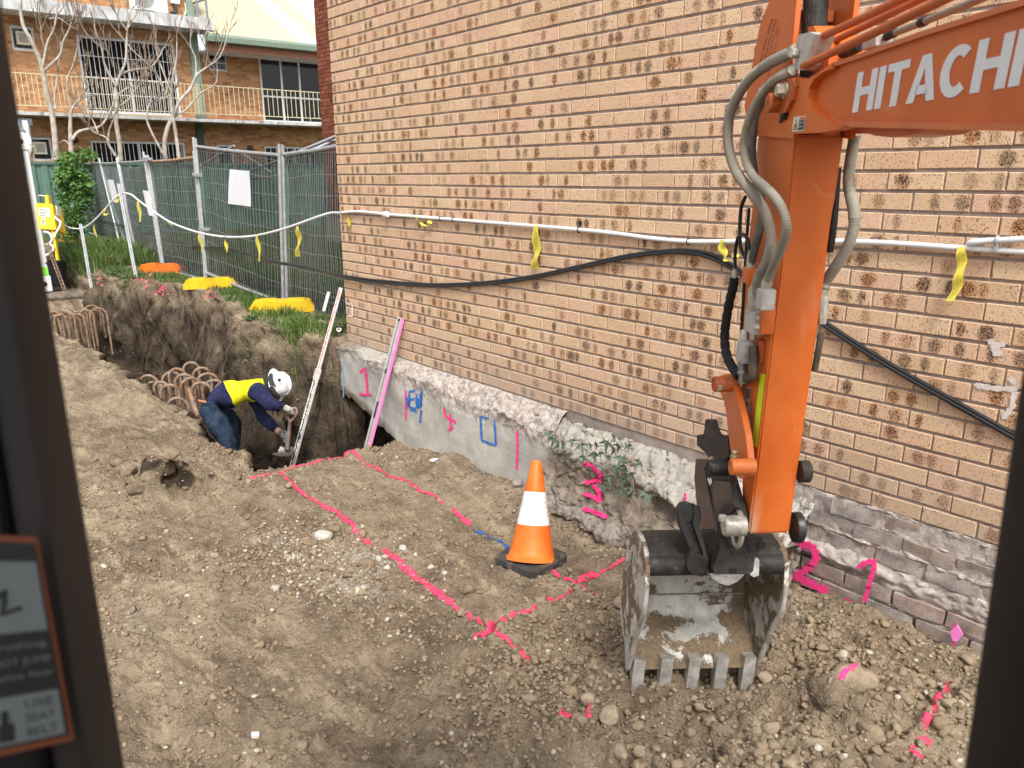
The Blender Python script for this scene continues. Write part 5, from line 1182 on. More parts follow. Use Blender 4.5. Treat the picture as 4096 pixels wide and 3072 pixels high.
def fence_panel(TLp, TRp, BRp, BLp, yT, yB, label, cloth=True, sag=0.0, rusty=False, nv=32, nh=9, seed=0):
    TL, TR, BR, BL = onY(*c2p(*TLp), yT[0]), onY(*c2p(*TRp), yT[1]), onY(*c2p(*BRp), yB[1]), onY(*c2p(*BLp), yB[0])
    pn = thing('mesh_fence', BL, label, 'fence panel', 'temporary mesh fence panels')
    for nm, a, b, m_ in (('frame_post', TL+(TL-BL)*.06, BL-(TL-BL)*.03, GALV), ('frame_post', TR+(TR-BR)*.05, BR-(TR-BR)*.03, GALV), ('frame_rail', TL, TR, RUST if rusty else GALV), ('frame_rail', BL, BR, GALV)):
        mb = MB(); mb.tube([a, (a+b)/2+np.array([0, 0, -.01 if nm == 'frame_rail' else 0]), b], .021, 10); mb.build(nm, m_, pn, 60)
    def at(u, v): 
        p = (TL*(1-u)+TR*u)*(1-v)+(BL*(1-u)+BR*u)*v
        return p+np.array([.0, .035*math.sin(u*5+seed)*math.sin(v*3.1), -sag*math.sin(math.pi*u)*(1-v)])
    r = random.Random(seed); mb = MB()
    for i in range(1, nv):
        u = i/nv; ph = r.uniform(0, 6); mb.tube([at(u+.006*math.sin(k*1.1+ph), k/7) for k in range(8)], .0024, 4, cap=False)
    for j in range(0, nh):
        v = .03+.95*j/(nh-1); mb.tube([at(k/8, v+.006*math.sin(k+j)) for k in range(9)], .0024, 4, cap=False)
    o = mb.build('wire_mesh', WIRE, pn); o['kind'] = 'stuff'
    if cloth:
        vs = [at(i/12, .01+.98*j/8)+np.array([0, .03+.012*math.sin(i*1.3+j), 0]) for i in range(13) for j in range(9)]
        geo('shade_cloth', vs, [tuple(q) for q in grid_quads(13, 9)], MATS['shade_cloth'], pn, 180)
    return pn, at
FP = []
FP.append(fence_panel((1790, 186), (2185, 122), (2240, 1268), (1815, 1128), (.50, .45), (.42, .40), 'mesh fence panel with dark cloth that meets the brick corner', seed=1))
FP.append(fence_panel((1240, 135), (1768, 190), (1792, 1128), (1306, 935), (.55, .50), (.45, .42), 'mesh fence panel with dark cloth and the large blank paper', seed=2))
FP.append(fence_panel((940, 232), (1228, 206), (1300, 985), (1035, 902), (.55, .55), (.48, .45), 'mesh fence panel with a rusty top rail between two posts', rusty=True, seed=3, nv=24))
FP.append(fence_panel((752, 236), (925, 226), (1030, 890), (862, 820), (.66, .55), (.60, .48), 'mesh fence panel leaning back with torn cloth and a crumpled paper', sag=.10, seed=4, nv=24))
FP.append(fence_panel((636, 242), (742, 238), (858, 815), (800, 775), (.9, .66), (.85, .60), 'narrow looking mesh fence panel with a white sheet beside the metal stake', sag=.06, seed=5, nv=24))
FP.append(fence_panel((512, 242), (632, 240), (755, 745), (560, 680), (1.6, .9), (1.5, .85), 'farthest mesh fence panel beside the climbing plant', seed=6, nv=26))
def post_extra(a, b, y0, y1, label, mat=GALV):
    p, q = onY(*c2p(*a), y0), onY(*c2p(*b), y1); mb = MB(); mb.tube([p, q], .022, 10); o = mb.build('fence_stake', mat, None, 60); return tag(o, label, 'post')
post_extra((1222, 78), (1304, 990), .55, .46, 'tall galvanised pipe with rusty tip standing beside the rusty topped panel')
post_extra((1765, 120), (1792, 1140), .49, .41, 'galvanised pipe with rusty tip between the two nearest fence panels')
post_extra((906, 170), (1020, 880), .57, .49, 'pair of thin rusty tipped pipes behind the crumpled paper')
for i, (a, b) in enumerate((((1228, 312), (1268, 318)), ((1265, 655), (1315, 662)), ((910, 212), (950, 216)))):
    p, q = onY(*c2p(*a), .5), onY(*c2p(*b), .5); mb = MB(); mb.obox((p+q)/2, (q-p)/2, (0, .03, 0), (0, 0, .022), .005); o = mb.build('fence_clamp', GALV, FP[(2, 2, 3)[i]][0])
br = thing('fence_brace', onY(*c2p(1900, 600), 1.2), 'galvanised pipe stays slanting behind the dark fence cloth', 'fence brace')
for a, b, y0, y1 in (((1890, 168), (2135, 66), .62, .9), ((1960, 165), (2135, 90), .62, .95), ((1575, 292), (1860, 190), .9, .7), ((1500, 160), (1720, 305), .8, 1.0), ((1270, 260), (1480, 130), .7, .9), ((1540, 340), (1770, 325), 1.0, .9)):
    mb = MB(); mb.cyl(onY(*c2p(*a), y0), onY(*c2p(*b), y1), .018, 8); mb.build('brace_pipe', GALV, br, 60)
PAPER = simple('paper', (.74, .75, .78), .7, var=.05)
def paper(q, y, label):
    P_ = [onY(*c2p(*p), y) for p in q]; mb = MB()
    vs = []; n = 6
    for i in range(n+1):
        for j in range(n+1):
            u, v = i/n, j/n; p = (P_[0]*(1-u)+P_[1]*u)*(1-v)+(P_[3]*(1-u)+P_[2]*u)*v; vs.append(p+np.array([0, -.012*math.sin(u*3+v*2), 0]))
    o = geo('paper_sheet', vs+[v_+np.array([0, .002, 0]) for v_ in vs], [tuple(q_) for q_ in grid_quads(n+1, n+1)]+[tuple(int(k)+len(vs) for k in q_[::-1]) for q_ in grid_quads(n+1, n+1)], PAPER, None, 180); return tag(o, label, 'sign')
paper([(1452, 280), (1576, 290), (1580, 517), (1447, 497)], .44, 'large blank white sheet hung on the fence with dark cloth')
paper([(678, 345), (715, 346), (748, 488), (718, 486)], .60, 'blank white sheet on the fence behind the metal stake')
paper([(902, 412), (945, 418), (985, 585), (945, 570)], .50, 'crumpled white sheet behind the wires of the leaning panel')
def foot(px, py, L, ang, mat, label, w_=.24, h_=.13):
    c0 = onZ(px, py, ZL+.02); ca, sa = math.cos(ang), math.sin(ang); u, v = np.array([ca, sa, 0]), np.array([-sa, ca, 0]); ft = thing('anchor_block', c0, label, 'fence foot', 'moulded fence feet')
    mb = MB(); pr = [(-L/2, 0), (L/2, 0), (L/2, h_*.45), (L/2-.05, h_), (-L/2+.05, h_), (-L/2, h_*.45)]
    mb.prism([c0+u*a-v*w_/2+EU*b for a, b in pr], v*w_); mb.build('foot_block', mat, ft)
    for s_ in (-1, 1): mb = MB(); mb.obox(c0+u*s_*L*.22+EU*(h_+.006), u*L*.13, v*w_*.32, EU*.008, .003); mb.build('foot_recess', mat, ft)
    return ft
YP = simple('yellow_plastic', (.74, .47, .015), .5, var=.12, scale=9, c2=(.42, .28, .06), amt=.4, thr=(.55, .7)); OP = simple('orange_plastic', (.72, .17, .02), .5, var=.12, scale=9, c2=(.35, .12, .05), amt=.4)
foot(612, 672, .72, R(62), YP, 'yellow fence foot under the nearer post by the grass tuft')
foot(458, 622, .72, R(62), YP, 'yellow fence foot under the second post')
foot(352, 588, .7, R(40), OP, 'bright orange fence foot in the grass beyond the second yellow one')
foot(302, 562, .6, R(50), OP, 'orange fence foot at the base of the leaning panel')
foot(148, 522, .4, R(20), OP, 'small orange block under the climbing plant')
# stakes, conduit, cables, tape
def stake(a, b, ya, yb, label):
    p, q = onY(*a, ya), onY(*b, yb); mb = MB(); d = (q-p)/np.linalg.norm(q-p)
    for s_, t_ in ((RT, .004), (np.cross(RT, d), .004)): mb.obox((p+q)/2+s_*.0, (q-p)/2, s_*.026, np.cross(d, s_)*t_)
    o = mb.build('metal_stake', GALV); return tag(o, label, 'stake', 'galvanised stakes carrying the conduit')
stake((256, 397), (294, 599), -.15, -.22, 'tall galvanised stake on the bank top carrying the white conduit')
stake((174, 484), (198, 624), -.55, -.62, 'shorter galvanised stake low by the black planter')
stake((265, 555), (273, 583), .1, .1, 'short dark stake beside the tall galvanised one')['category'] = 'stake'
WHP = simple('white_conduit', (.68, .69, .70), .45, var=.05, scale=12, c2=(.5, .48, .45), amt=.3)
cd = thing('conduit', (0, -.03, 0), 'long white conduit sagging along the fence and across the brick wall', 'conduit')
W1 = [(742, 459), (770, 457), (800, 459), (845, 464), (900, 468), (1000, 476), (1100, 484), (1250, 496), (1350, 507), (1400, 514), (1480, 521.5), (1560, 522), (1640, 520), (1720, 519), (1810, 521), (1900, 524), (1980, 529), (2060, 535), (2140, 540), (2240, 546)]
def drop_y(P, ya, yb): n = len(P); return [onY(*p, ya+(yb-ya)*i/(n-1)) for i, p in enumerate(P)]
sagp = [c2p(*p) for p in ((778, 428), (830, 440), (880, 480), (970, 545), (1060, 605), (1150, 645), (1260, 680), (1400, 705), (1530, 708), (1640, 695), (1780, 660), (1900, 620), (2010, 580), (2090, 557))]
wallpts = [onY(*p, -.02) for p in W1]
seg = drop_y(sagp, -.10, .12)
mb = MB(); mb.tube(spline(seg+[onY(735, 460, .03)]+wallpts[:1], 6), .0135, 12); mb.build('sagging_run', WHP, cd, 60)
mb = MB(); mb.tube(spline(wallpts[:4], 6), .0125, 12); mb.build('wall_run', WHP, cd, 60)
mb = MB(); mb.tube(spline(wallpts[3:], 6), .0125, 12); mb.build('wall_run', WHP, cd, 60)
left_run = drop_y([c2p(*p) for p in ((345, 565), (375, 600), (420, 640), (470, 655), (520, 652), (570, 625), (620, 580), (670, 525), (720, 468), (770, 432))], -.78, -.12)
mb = MB(); mb.tube(spline(left_run, 6), .0135, 12); mb.build('sagging_run', WHP, cd, 60)
a, b = onY(830, 463, -.035), onY(847, 464, -.035); mb = MB(); mb.lathe([(.024, 0), (.027, .004), (.027, .05), (.02, .066)], a, 20, b-a); mb.build('conduit_cap', WHP, cd, 35)
a, b = onY(1822, 521.5, -.021), onY(1850, 522.5, -.021); mb = MB(); mb.cyl(a, b, .0145, 12); mb.build('conduit_sleeve', WHP, cd, 60)
TIE = simple('cable_tie', (.012, .012, .012), .6)
mb = MB()
for p in ((1251, 496), (1487, 522), (952, 472), (980, 474)):
    c0 = onY(*p, -.02); mb = MB(); mb.tube([c0+.017*(math.cos(a)*np.array([0, 1, 0])+math.sin(a)*EU) for a in np.linspace(0, 6.283, 13)[:-1]], .003, 5, closed=True)
    if p[0] in (1251, 1487, 980): mb.tube([c0+EU*.012, c0+np.array([-.01, -.012, .05])], .0022, 4); mb.lathe([(.014, 0), (.014, .006)], c0+np.array([.0, .01, .04]), 8, (0, -1, 0)) if p[0] == 1251 else None
    mb.build('cable_tie', TIE, cd)
cr = thing('corrugated_conduit', onY(2150, 520, -.03), 'white corrugated conduit stub coming out of the bricks at right', 'conduit')
S_ = np.array(spline([onY(*p, y) for p, y in (((2094, 530), .01), (2102, 524), ) if 0] or [onY(2092, 531, .005), onY(2100, 524, -.03), onY(2120, 521, -.035), onY(2160, 519, -.035), onY(2240, 515, -.035)], 14)); mb = MB(); mb.tube(S_, [.0135 if i % 2 else .0118 for i in range(len(S_))], 12); mb.build('corrugated_run', WHP, cr, 40)
mb = MB(); c0 = onY(2155, 519, -.035); mb.tube([c0+.016*(math.cos(a)*np.array([0, 1, 0])+math.sin(a)*EU) for a in np.linspace(0, 6.283, 17)[:-1]], .006, 6, closed=True); mb.obox(c0-EU*.028, (.008, 0, 0), (0, .01, 0), (0, 0, .018), .002); mb.build('saddle_clip', GALV, cr)
CAB = simple('black_cable', (.012, .013, .015), .32, var=.2, scale=20, spec=.5, c2=(.08, .075, .07), amt=.4, thr=(.6, .7))
kb = thing('power_cable', (0, -.03, -.4), 'pair of black cables looped along the fence and across the brick wall', 'cable')
fcab = [c2p(*p) for p in ((560, 605), (640, 612), (780, 640), (850, 690), (950, 690), (1000, 718), (1130, 750), (1260, 775), (1420, 780), (1560, 815), (1700, 860), (1850, 885), (2000, 915), (2130, 948))]
wc = [(742, 597), (800, 606), (900, 614.5), (960, 616), (1050, 611.5), (1150, 598.5), (1250, 577), (1350, 555), (1420, 545.5), (1480, 542.5), (1530, 551), (1570, 570), (1605, 592), (1650, 620), (1700, 648), (1785, 702), (1850, 745), (1950, 806), (2080, 880), (2200, 948)]
for dy, dd in ((-2.2, 0), (2.4, .004)):
    P_ = [onY(p[0], p[1]+dy*.8, y) for p, y in zip(fcab, np.linspace(.9, .12, len(fcab)))]+[onY(p[0], p[1]+dy*(1 if p[0] < 1500 else 1.8), -.018-dd) for p in wc]
    mb = MB(); mb.tube(spline(P_, 5), .0098, 10); mb.build('cable', CAB, kb, 60)
TAPE = simple('caution_tape', (.70, .60, .085), .5, var=.08, scale=20); TXT = simple('tape_print', (.05, .045, .02), .6)
t = NT('tape_thin'); t.color((.85, .76, .08)); t.rough(.45); MATS['tape_thin'] = t.m
def tape(pts, wpx, ys_, label, text=None, curl=0.0, seed=0):
    P_ = spline([(p[0], p[1], 0) for p in pts], 5) if len(pts) > 2 else [np.array([*pts[0], 0])*(1-i/8)+np.array([*pts[1], 0])*i/8 for i in range(9)]
    n = len(P_); vs = []
    for i, p in enumerate(P_):
        y = ys_ if not isinstance(ys_, tuple) else ys_[0]+(ys_[1]-ys_[0])*i/(n-1); cu = curl*math.sin(i*.9+seed)
        for k in (-1, 0, 1): vs.append(onY(p[0]+k*wpx/2*math.cos(cu*2), p[1], y)+np.array([0, -.012*math.sin(i*.7+k*.8+seed)-k*.012*math.sin(cu*2), 0]))
    fs = [(i*3+k, i*3+k+1, i*3+k+4, i*3+k+3) for i in range(n-1) for k in (0, 1)]
    tg = thing('caution_tape', vs[1], label, 'caution tape', 'yellow caution tape tags')
    o = geo('tape_strip', vs+[v_+np.array([0, .0015, 0]) for v_ in vs], fs+[tuple(int(k)+len(vs) for k in f[::-1]) for f in fs], MATS['caution_tape'], tg, 180)
    if text:
        mb = MB(); a0, a1 = np.array(P_[0][:2]), np.array(P_[-1][:2]); d = a1-a0; nn = np.array([-d[1], d[0]])/np.linalg.norm(d); L = np.linalg.norm(d)
        for blk in range(text):
            for li, s_ in enumerate(('CAUTION', 'TEMPORARY', 'CONSTRUCTION', 'WIRING')):
                tv, tf = mesh_text(s_, 1.0); w_ = max(q[0] for q in tv); ln = L/text*(.5, .62, .8, .45)[li]
                for q_ in (0,):
                    vv_ = []
                    for q in tv:
                        s0 = L*(blk+.96)/text-L/text*.45-ln/2
                        f_ = (s0+(1-q[0]/w_)*ln)/L; i_ = min(n-2, max(0, int(f_*(n-1)))); ff = f_*(n-1)-i_
                        ctr = np.array(P_[i_])*(1-ff)+np.array(P_[i_+1])*ff; off_ = (.32-.22*li)*wpx*-1+q[1]*wpx*.2*-1*-1
                        y = (ys_ if not isinstance(ys_, tuple) else ys_[0]+(ys_[1]-ys_[0])*f_)-.016
                        vv_.append(onY(ctr[0]-off_, ctr[1], y))
                    mb.add(vv_, tf)
        mb.build('tape_print', TXT, tg)
    return tg
tape([(1158, 486), (1159, 530), (1157, 560), (1154, 582)], 13, -.04, 'yellow caution tape hanging straight from the conduit left of the excavator', 2)
tape([(1560, 518), (1561, 540), (1568, 560), (1580, 564), (1590, 556), (1586, 548)], 13, (-.035, -.06), 'yellow caution tape curled on the conduit just left of the excavator hoses', None, .25)
tape([(2078, 533), (2077, 560), (2074, 588), (2066, 620), (2053, 650)], 20, (-.04, -.055), 'wide yellow caution tape hanging on the right of the excavator arm', 2)
tape([c2p(*p) for p in ((1880, 640), (1888, 700), (1885, 770), (1877, 832))], 8, -.02, 'yellow caution tape nearest to the wall on the sagging conduit', 2)
tape([c2p(*p) for p in ((1624, 690), (1632, 760), (1640, 862))], 5.5, .0, 'yellow caution tape second from the wall on the sagging conduit')
tape([c2p(*p) for p in ((1418, 702), (1428, 760), (1430, 868))], 2.6, .0, 'thin twisted yellow tape at the lowest point of the sagging conduit', curl=.3)
tape([c2p(*p) for p in ((1258, 684), (1268, 740), (1280, 802))], 5.5, .0, 'yellow caution tape in front of the fence post with clamps')
tape([c2p(*p) for p in ((1052, 600), (1075, 622), (1085, 648))], 4.5, -.02, 'short curled yellow tape halfway down the sagging conduit', curl=.3)
tape([c2p(*p) for p in ((872, 476), (880, 540), (886, 612))], 5.5, -.08, 'yellow caution tape next after the tall stake on the conduit')
tape([c2p(*p) for p in ((752, 436), (745, 462), (738, 490))], 8, -.13, 'yellow tape knotted at the top of the tall stake')
tape([c2p(*p) for p in ((666, 530), (650, 556), (662, 572), (672, 560))], 6, -.3, 'yellow tape looped on the conduit left of the tall stake')
tape([c2p(*p) for p in ((596, 616), (600, 680), (618, 738))], 2.2, -.4, 'thin yellow tape string hanging over the long grass')
tape([c2p(*p) for p in ((430, 655), (436, 700), (440, 738))], 1.8, -.6, 'thin yellow tape string over the climbing plant')
tape([(754, 458), (753, 480), (752, 500)], 3, -.03, 'thin yellow tape string at the brick corner', curl=.2)
tape([(895, 466), (918, 488), (932, 484), (925, 476)], 4, -.035, 'yellow tape knot looped under the conduit right of the white cap', curl=.3)
# ------------------------------------------------------------------ things in and round the trench
RB = simple('rusty_rebar', (.22, .125, .07), .85, var=.4, scale=16, c2=(.30, .25, .21), amt=.7, bump=.7, bscale=120, thr=(.42, .62))
def cage(label, cx, cy, nx_, ny_, dx, dy, zt, zb, r, seed, ang=0.0):
    rr = random.Random(seed); cg = thing('rebar_cage', (cx, cy, zb), label, 'rebar cage', 'hooked rebar cages in the trench')
    for i in range(nx_):
        for j in range(ny_):
            x, y = cx+(i-(nx_-1)/2)*dx+rr.uniform(-.03, .03), cy+(j-(ny_-1)/2)*dy+rr.uniform(-.02, .02); R_ = rr.uniform(.085, .12); a = ang+rr.uniform(-.5, .5); u = np.array([math.cos(a), math.sin(a), 0]); z = zt+rr.uniform(-.07, .03)-.05*(j == 0)
            P_ = [np.array([x, y, zb])-u*R_]+[np.array([x, y, zb+(z-R_-zb)*k/4+.0])-u*R_+np.array([rr.uniform(-.006, .006)]*3) for k in (1, 2, 3)]+[np.array([x, y, z-R_])+R_*(-math.cos(q)*u+math.sin(q)*EU) for q in np.linspace(0, math.pi, 9)]
            L = rr.uniform(.15, z-zb-R_) ; P_ += [np.array([x, y, z-R_-L*k/3])+u*R_ for k in (1, 2, 3)]
            S_ = spline(P_, 5); mb = MB(); mb.tube(S_, [r*(1.0 if q % 2 else .9) for q in range(len(S_))], 8); mb.build('bar', RB, cg, 60)
    return cg
cage('nearer clump of muddy hooked rebar beside the bending worker', -2.25, -.92, 5, 3, .26, .26, -2.17, ZF, .019, 1, 1.1)
c2c = onX(165, 690, -6.75); zc2 = onX(165, 672, -6.75)[2]
cage('farther clump of muddy hooked rebar near the paved platform', -6.75, c2c[1], 3, 5, .22, .13, zc2+.03, -2.9, .017, 2, 1.1)
mb = MB(); a, b = onY(188, 655, -.75), onY(200, 638, -.62); mb.obox((a+b)/2, (b-a)/2, (.0, .05, .0), (0.012, 0, .012)); tag(mb.build('timber_offcut', simple('old_timber', (.27, .22, .16), .9, var=.3), None), 'grey timber offcut standing behind the farther rebar clump', 'timber')
mb = MB(); mb.cyl(onY(408, 840, -1.22), onY(428, 900, -1.28), .022, 10); tag(mb.build('muddy_pipe', RB, None, 60), 'muddy pipe slanting down beside the nearer rebar clump', 'pipe')
# rake with the green handle
rk = thing('rake', ground_hit(250, 812), 'long handled rake with a bright green shaft lying by the trench', 'rake')
def gh(x, y, up=.03): p = ground_hit(x, y); return p+EU*up
p0, p3 = gh(172, 747, .05), gh(332, 851, .06)
def onseg(px): 
    d0, d3 = depth(p0)*.972, depth(p3)*.972; return atD(px[0], px[1], d0+(d3-d0)*(px[0]-172)/(332-172))
GRN = simple('green_handle', (.16, .55, .03), .4, var=.08); GRP = simple('grey_grip', (.10, .105, .11), .6); PKF = simple('faded_pink', (.55, .25, .22), .7, var=.2)
mb = MB(); mb.cyl(onseg((172, 747)), onseg((194, 765)), .022, 10); mb.build('grip', GRP, rk, 60)
mb = MB(); mb.cyl(onseg((194, 765)), onseg((292, 838)), .017, 10); mb.build('shaft', GRN, rk, 60)
mb = MB(); mb.cyl(onseg((292, 838)), onseg((332, 851)), .018, 10); mb.build('socket', PKF, rk, 60)
mb = MB(); mb.tube(spline([onseg(p) for p in ((306, 848), (298, 836), (290, 838), (284, 850), (283, 862))], 5), .010, 8); mb.build('hook', simple('pale_steel', (.42, .37, .32), .6, .3), rk, 60)
mb = MB(); c0 = ground_hit(115, 795); mb.cyl(c0+EU*.02-RT*.13, c0+EU*.03+RT*.06, .025, 8); tag(mb.build('blue_offcut', simple('grey_blue', (.14, .19, .26), .6, var=.2), None, 60), 'bluish pipe offcut on the soil at the left pillar', 'pipe')
# measuring staff leaning in the trench
stf = thing('measuring_staff', onY(632, 1003, -.72), 'white measuring staff with black marks leaning against the bank', 'measuring staff')
a, b = onY(630, 1012, -.72), onY(737, 622, .0); d = b-a; L = np.linalg.norm(d); ud = d/L; sx = RT-ud*np.dot(RT, ud); sx /= np.linalg.norm(sx); sn = np.cross(sx, ud); sn = sn if np.dot(sn, FW) < 0 else -sn
STFW = simple('staff_white', (.66, .64, .60), .6, var=.1, scale=20, c2=(.35, .29, .22), amt=.35); STFM = simple('staff_metal', (.36, .35, .33), .4, .5, var=.2)
for f0, f1, w_ in ((0, .52, .026), (.52, 1, .019)):
    p, q = a+d*f0, a+d*f1; mb = MB(); mb.obox((p+q)/2, (q-p)/2, sx*w_, sn*.012, .003); mb.build('staff_tube', STFM, stf)
    mb = MB(); mb.obox((p+q)/2+sn*.0135-sx*w_*.35, (q-p)/2*.985, sx*w_*.5, sn*.0012); mb.build('staff_face', STFW, stf)
mb = MB(); rr = random.Random(2); REDM = simple('staff_red', (.55, .06, .05), .6)
for i in range(78):
    f = .02+.47*i/78; mb.obox(a+d*f+sn*.0155-sx*(.026*.35+rr.choice((-.004, .002))), ud*.007, sx*rr.choice((.004, .007)), sn*.0006)
mb.obox(a+d*.17+sn*.0157-sx*.004, ud*.02, sx*.012, sn*.0006); mb.build('staff_mark', STB, stf)
mb = MB()
for i in range(70):
    f = .55+.44*i/70; mb.obox(a+d*f+sn*.0155-sx*(.019*.35+rr.choice((-.003, .002))), ud*.006, sx*rr.choice((.003, .005)), sn*.0006)
mb.build('staff_mark', REDM, stf)
mb = MB(); mb.obox(a+d*.52, ud*.05, sx*.031, sn*.018, .004); mb.build('staff_joint', simple('tape_wrap', (.40, .37, .33), .7, var=.2), stf)
c0 = onY(716, 655, .0); mb = MB(); mb.obox(c0-sx*.05, ud*.10, sx*.017, sn*.02, .003); mb.build('staff_level', STFM, stf); mb = MB(); mb.obox(c0-sx*.01, ud*.02, sx*.05, sn*.016, .003); mb.build('staff_clamp', TIE, stf)
# long spirit level leaning on the wall
lv = thing('spirit_level', onY(793, 972, -.42), 'long spirit level with a bright pink edge leaning on the wall', 'spirit level')
a, b = onY(789, 985, -.42), onY(866, 687, -.035); d = b-a; ud = d/np.linalg.norm(d); sx = RT-ud*np.dot(RT, ud); sx /= np.linalg.norm(sx); sn = np.cross(sx, ud); sn = sn if np.dot(sn, FW) < 0 else -sn
LVM = simple('level_alu', (.40, .38, .37), .4, .4, var=.15, scale=14); LVP = simple('level_pink', (.86, .17, .42), .5, var=.08)
mb = MB(); mb.obox((a+b)/2-sx*.010, d/2, sx*.020, sn*.012, .002); mb.build('level_body', LVM, lv)
mb = MB(); mb.obox((a+b)/2-sx*.010+sn*.013, d/2*.99, sx*.006, sn*.003); mb.build('level_web', simple('level_groove', (.22, .21, .2), .5, .3), lv)
mb = MB(); mb.obox((a+b)/2+sx*.022, d/2, sx*.0115, sn*.016, .002); mb.build('level_edge', LVP, lv)
for f, l_ in ((.34, .075), (.985, .01), (.62, .02)): mb = MB(); mb.obox(a+d*f-sx*.010+sn*.016, ud*l_, sx*.009, sn*.003, .001); mb.build('level_vial', STB, lv)
# tape measure on the footing corner
tp = thing('tape_measure', onY(733, 719, -.03), 'small black and white tape measure sitting on the footing corner', 'tape measure')
c0 = onY(733, 712, -.02); mb = MB(); mb.obox(c0, RT*.036, EU*.034, FW*.02, .012); mb.build('case', RUB, tp, 40); mb = MB(); mb.lathe([(.026, 0), (.026, .004), (.012, .005)], c0-FW*.02, 18, -FW); mb.build('face_disc', simple('tape_face', (.6, .6, .5), .5), tp, 35); mb = MB(); mb.obox(c0-FW*.026, RT*.010, EU*.009, FW*.002); mb.build('badge', simple('tape_badge', (.05, .12, .09), .5), tp)
mb = MB(); yb_ = [(716, 726), (717, 745), (714, 760), (715, 775)]
tag(geo('yellow_paint_mark', [p for q in yb_ for p in (atD(q[0]-3, q[1], 8.05), atD(q[0]+4, q[1], 8.05))], [(0, 1, 3, 2), (2, 3, 5, 4), (4, 5, 7, 6)], YEL), 'yellow paint streak down the end of the footing at the corner', 'painted mark'); attr(col.objects[-1], 'cover', [.9]*6+[.4]*2)
pr = thing('ribbon', onY(700, 760, -.05), 'pink ribbon hanging beside the staff at the footing corner', 'ribbon')
PKR = simple('pink_ribbon', (.75, .06, .16), .6, var=.1)
for pts in (((704, 748), (700, 765), (703, 785), (706, 796)), ((698, 752), (697, 768), (701, 776))): 
    mb = MB(); mb.tube(spline([onY(*p, -.08) for p in pts], 5), .010, 5); mb.build('ribbon_tail', PKR, pr)
# pink tag stuck on the base bricks, litter
mb = MB(); q = [(2051, 1364), (2068, 1350), (2080, 1372), (2068, 1386), (2058, 1384)]; mb.prism([onY(*p, -.075) for p in q], (0, .006, 0)); tag(mb.build('plastic_tag', simple('pink_tag', (.80, .22, .55), .5, var=.1), None), 'small glossy pink plastic chip stuck on the base bricks', 'tag')
c0 = ground_hit(941, 1001); mb = MB(); mb.prism([c0+RT*x+UP*y+EU*.02 for x, y in ((-.05, .005), (-.02, -.006), (.01, .008), (.05, .006), (.02, .016), (-.01, .02))], EU*.003); tag(mb.build('paper_scrap', PAPER, None), 'torn white paper scrap on the soil between footing and pink line', 'litter')
c0 = ground_hit(553, 1600); mb = MB(); mb.obox(c0+EU*.02, RT*.016, UP*.02, FW*.004); tag(mb.build('plastic_scrap', PAPER, None), 'small white scrap on the soil near the bottom edge', 'litter')
# ------------------------------------------------------------------ traffic cone
t = NT('cone_orange'); c = t.mix(t.step(t.noise(9, 5, .6), .35, .7), (.72, .13, .012), (.82, .19, .03)); c = t.mix(t.math('MULTIPLY', t.step(t.noise(40, 5, .75), .62, .72), .5), c, (.45, .22, .12)); t.color(c); t.rough(.45); t.bump(t.noise(80, 3, .6), .08, .003); MATS['cone_orange'] = t.m
t = NT('cone_white'); c = t.mix(t.step(t.noise(30, 5, .8, dist=.6), .56, .64), (.74, .74, .73), (.45, .33, .2)); t.color(c); t.rough(.4); t.bump(t.vor(140), .1, .002); MATS['cone_white'] = t.m
cb = ground_hit(1147, 1222)+EU*.012; cn = thing('traffic_cone', cb, 'orange traffic cone with a scuffed white band on the soil', 'traffic cone')
top = atD(1160, 982, depth(cb)+.02); H_ = top[2]-cb[2]; axv = np.array([top[0]-cb[0], top[1]-cb[1], 0])*.0+EU; axv = (top-cb); axv /= np.linalg.norm(axv)
dr_ = depth(cb); k_ = dr_*V/F_PX
r_top, r_bot = 11*k_, 54*k_
def rad(f): return r_bot+(r_top-r_bot)*f**.9
b0 = .06/H_
mb = MB(); pr_ = [(rad(0)+.012, H_*.045), (rad(0), H_*.075)]+[(rad(f), H_*f) for f in np.linspace(.09, .385, 6)]; mb.lathe(pr_, cb, 40, axv); mb.build('cone_lower', MATS['cone_orange'], cn, 60)
mb = MB(); mb.lathe([(rad(f)+.0012, H_*f) for f in np.linspace(.385, .70, 6)], cb, 40, axv); mb.build('reflective_band', MATS['cone_white'], cn, 60)
mb = MB(); pr_ = [(rad(f), H_*f) for f in np.linspace(.70, .97, 6)]+[(r_top, H_*.985), (r_top*.95, H_), (r_top*.6, H_), (r_top*.55, H_*.93), (.001, H_*.92)]; mb.lathe(pr_, cb, 40, axv); mb.build('cone_upper', MATS['cone_orange'], cn, 60)
CB = simple('cone_base_rubber', (.045, .042, .04), .75, var=.3, scale=14, c2=(.17, .14, .11), amt=.6, bump=.4, thr=(.45, .62))
qd = [(1072, 1195), (1142, 1168), (1228, 1208), (1160, 1253)]; zb = cb[2]+.035; Q_ = [onZ(*p, zb) for p in qd]; ctr = sum(Q_)/4; sd_ = (Q_[1]-Q_[0]+Q_[2]-Q_[3])/2; ud_ = (Q_[0]-Q_[3]+Q_[1]-Q_[2])/2
L1 = (np.linalg.norm(sd_)+np.linalg.norm(ud_))/2; sd_ = sd_/np.linalg.norm(sd_); ud_ = ud_-sd_*np.dot(ud_, sd_); ud_ /= np.linalg.norm(ud_); ctr = np.array([cb[0], cb[1], cb[2]+.035])
pts = []
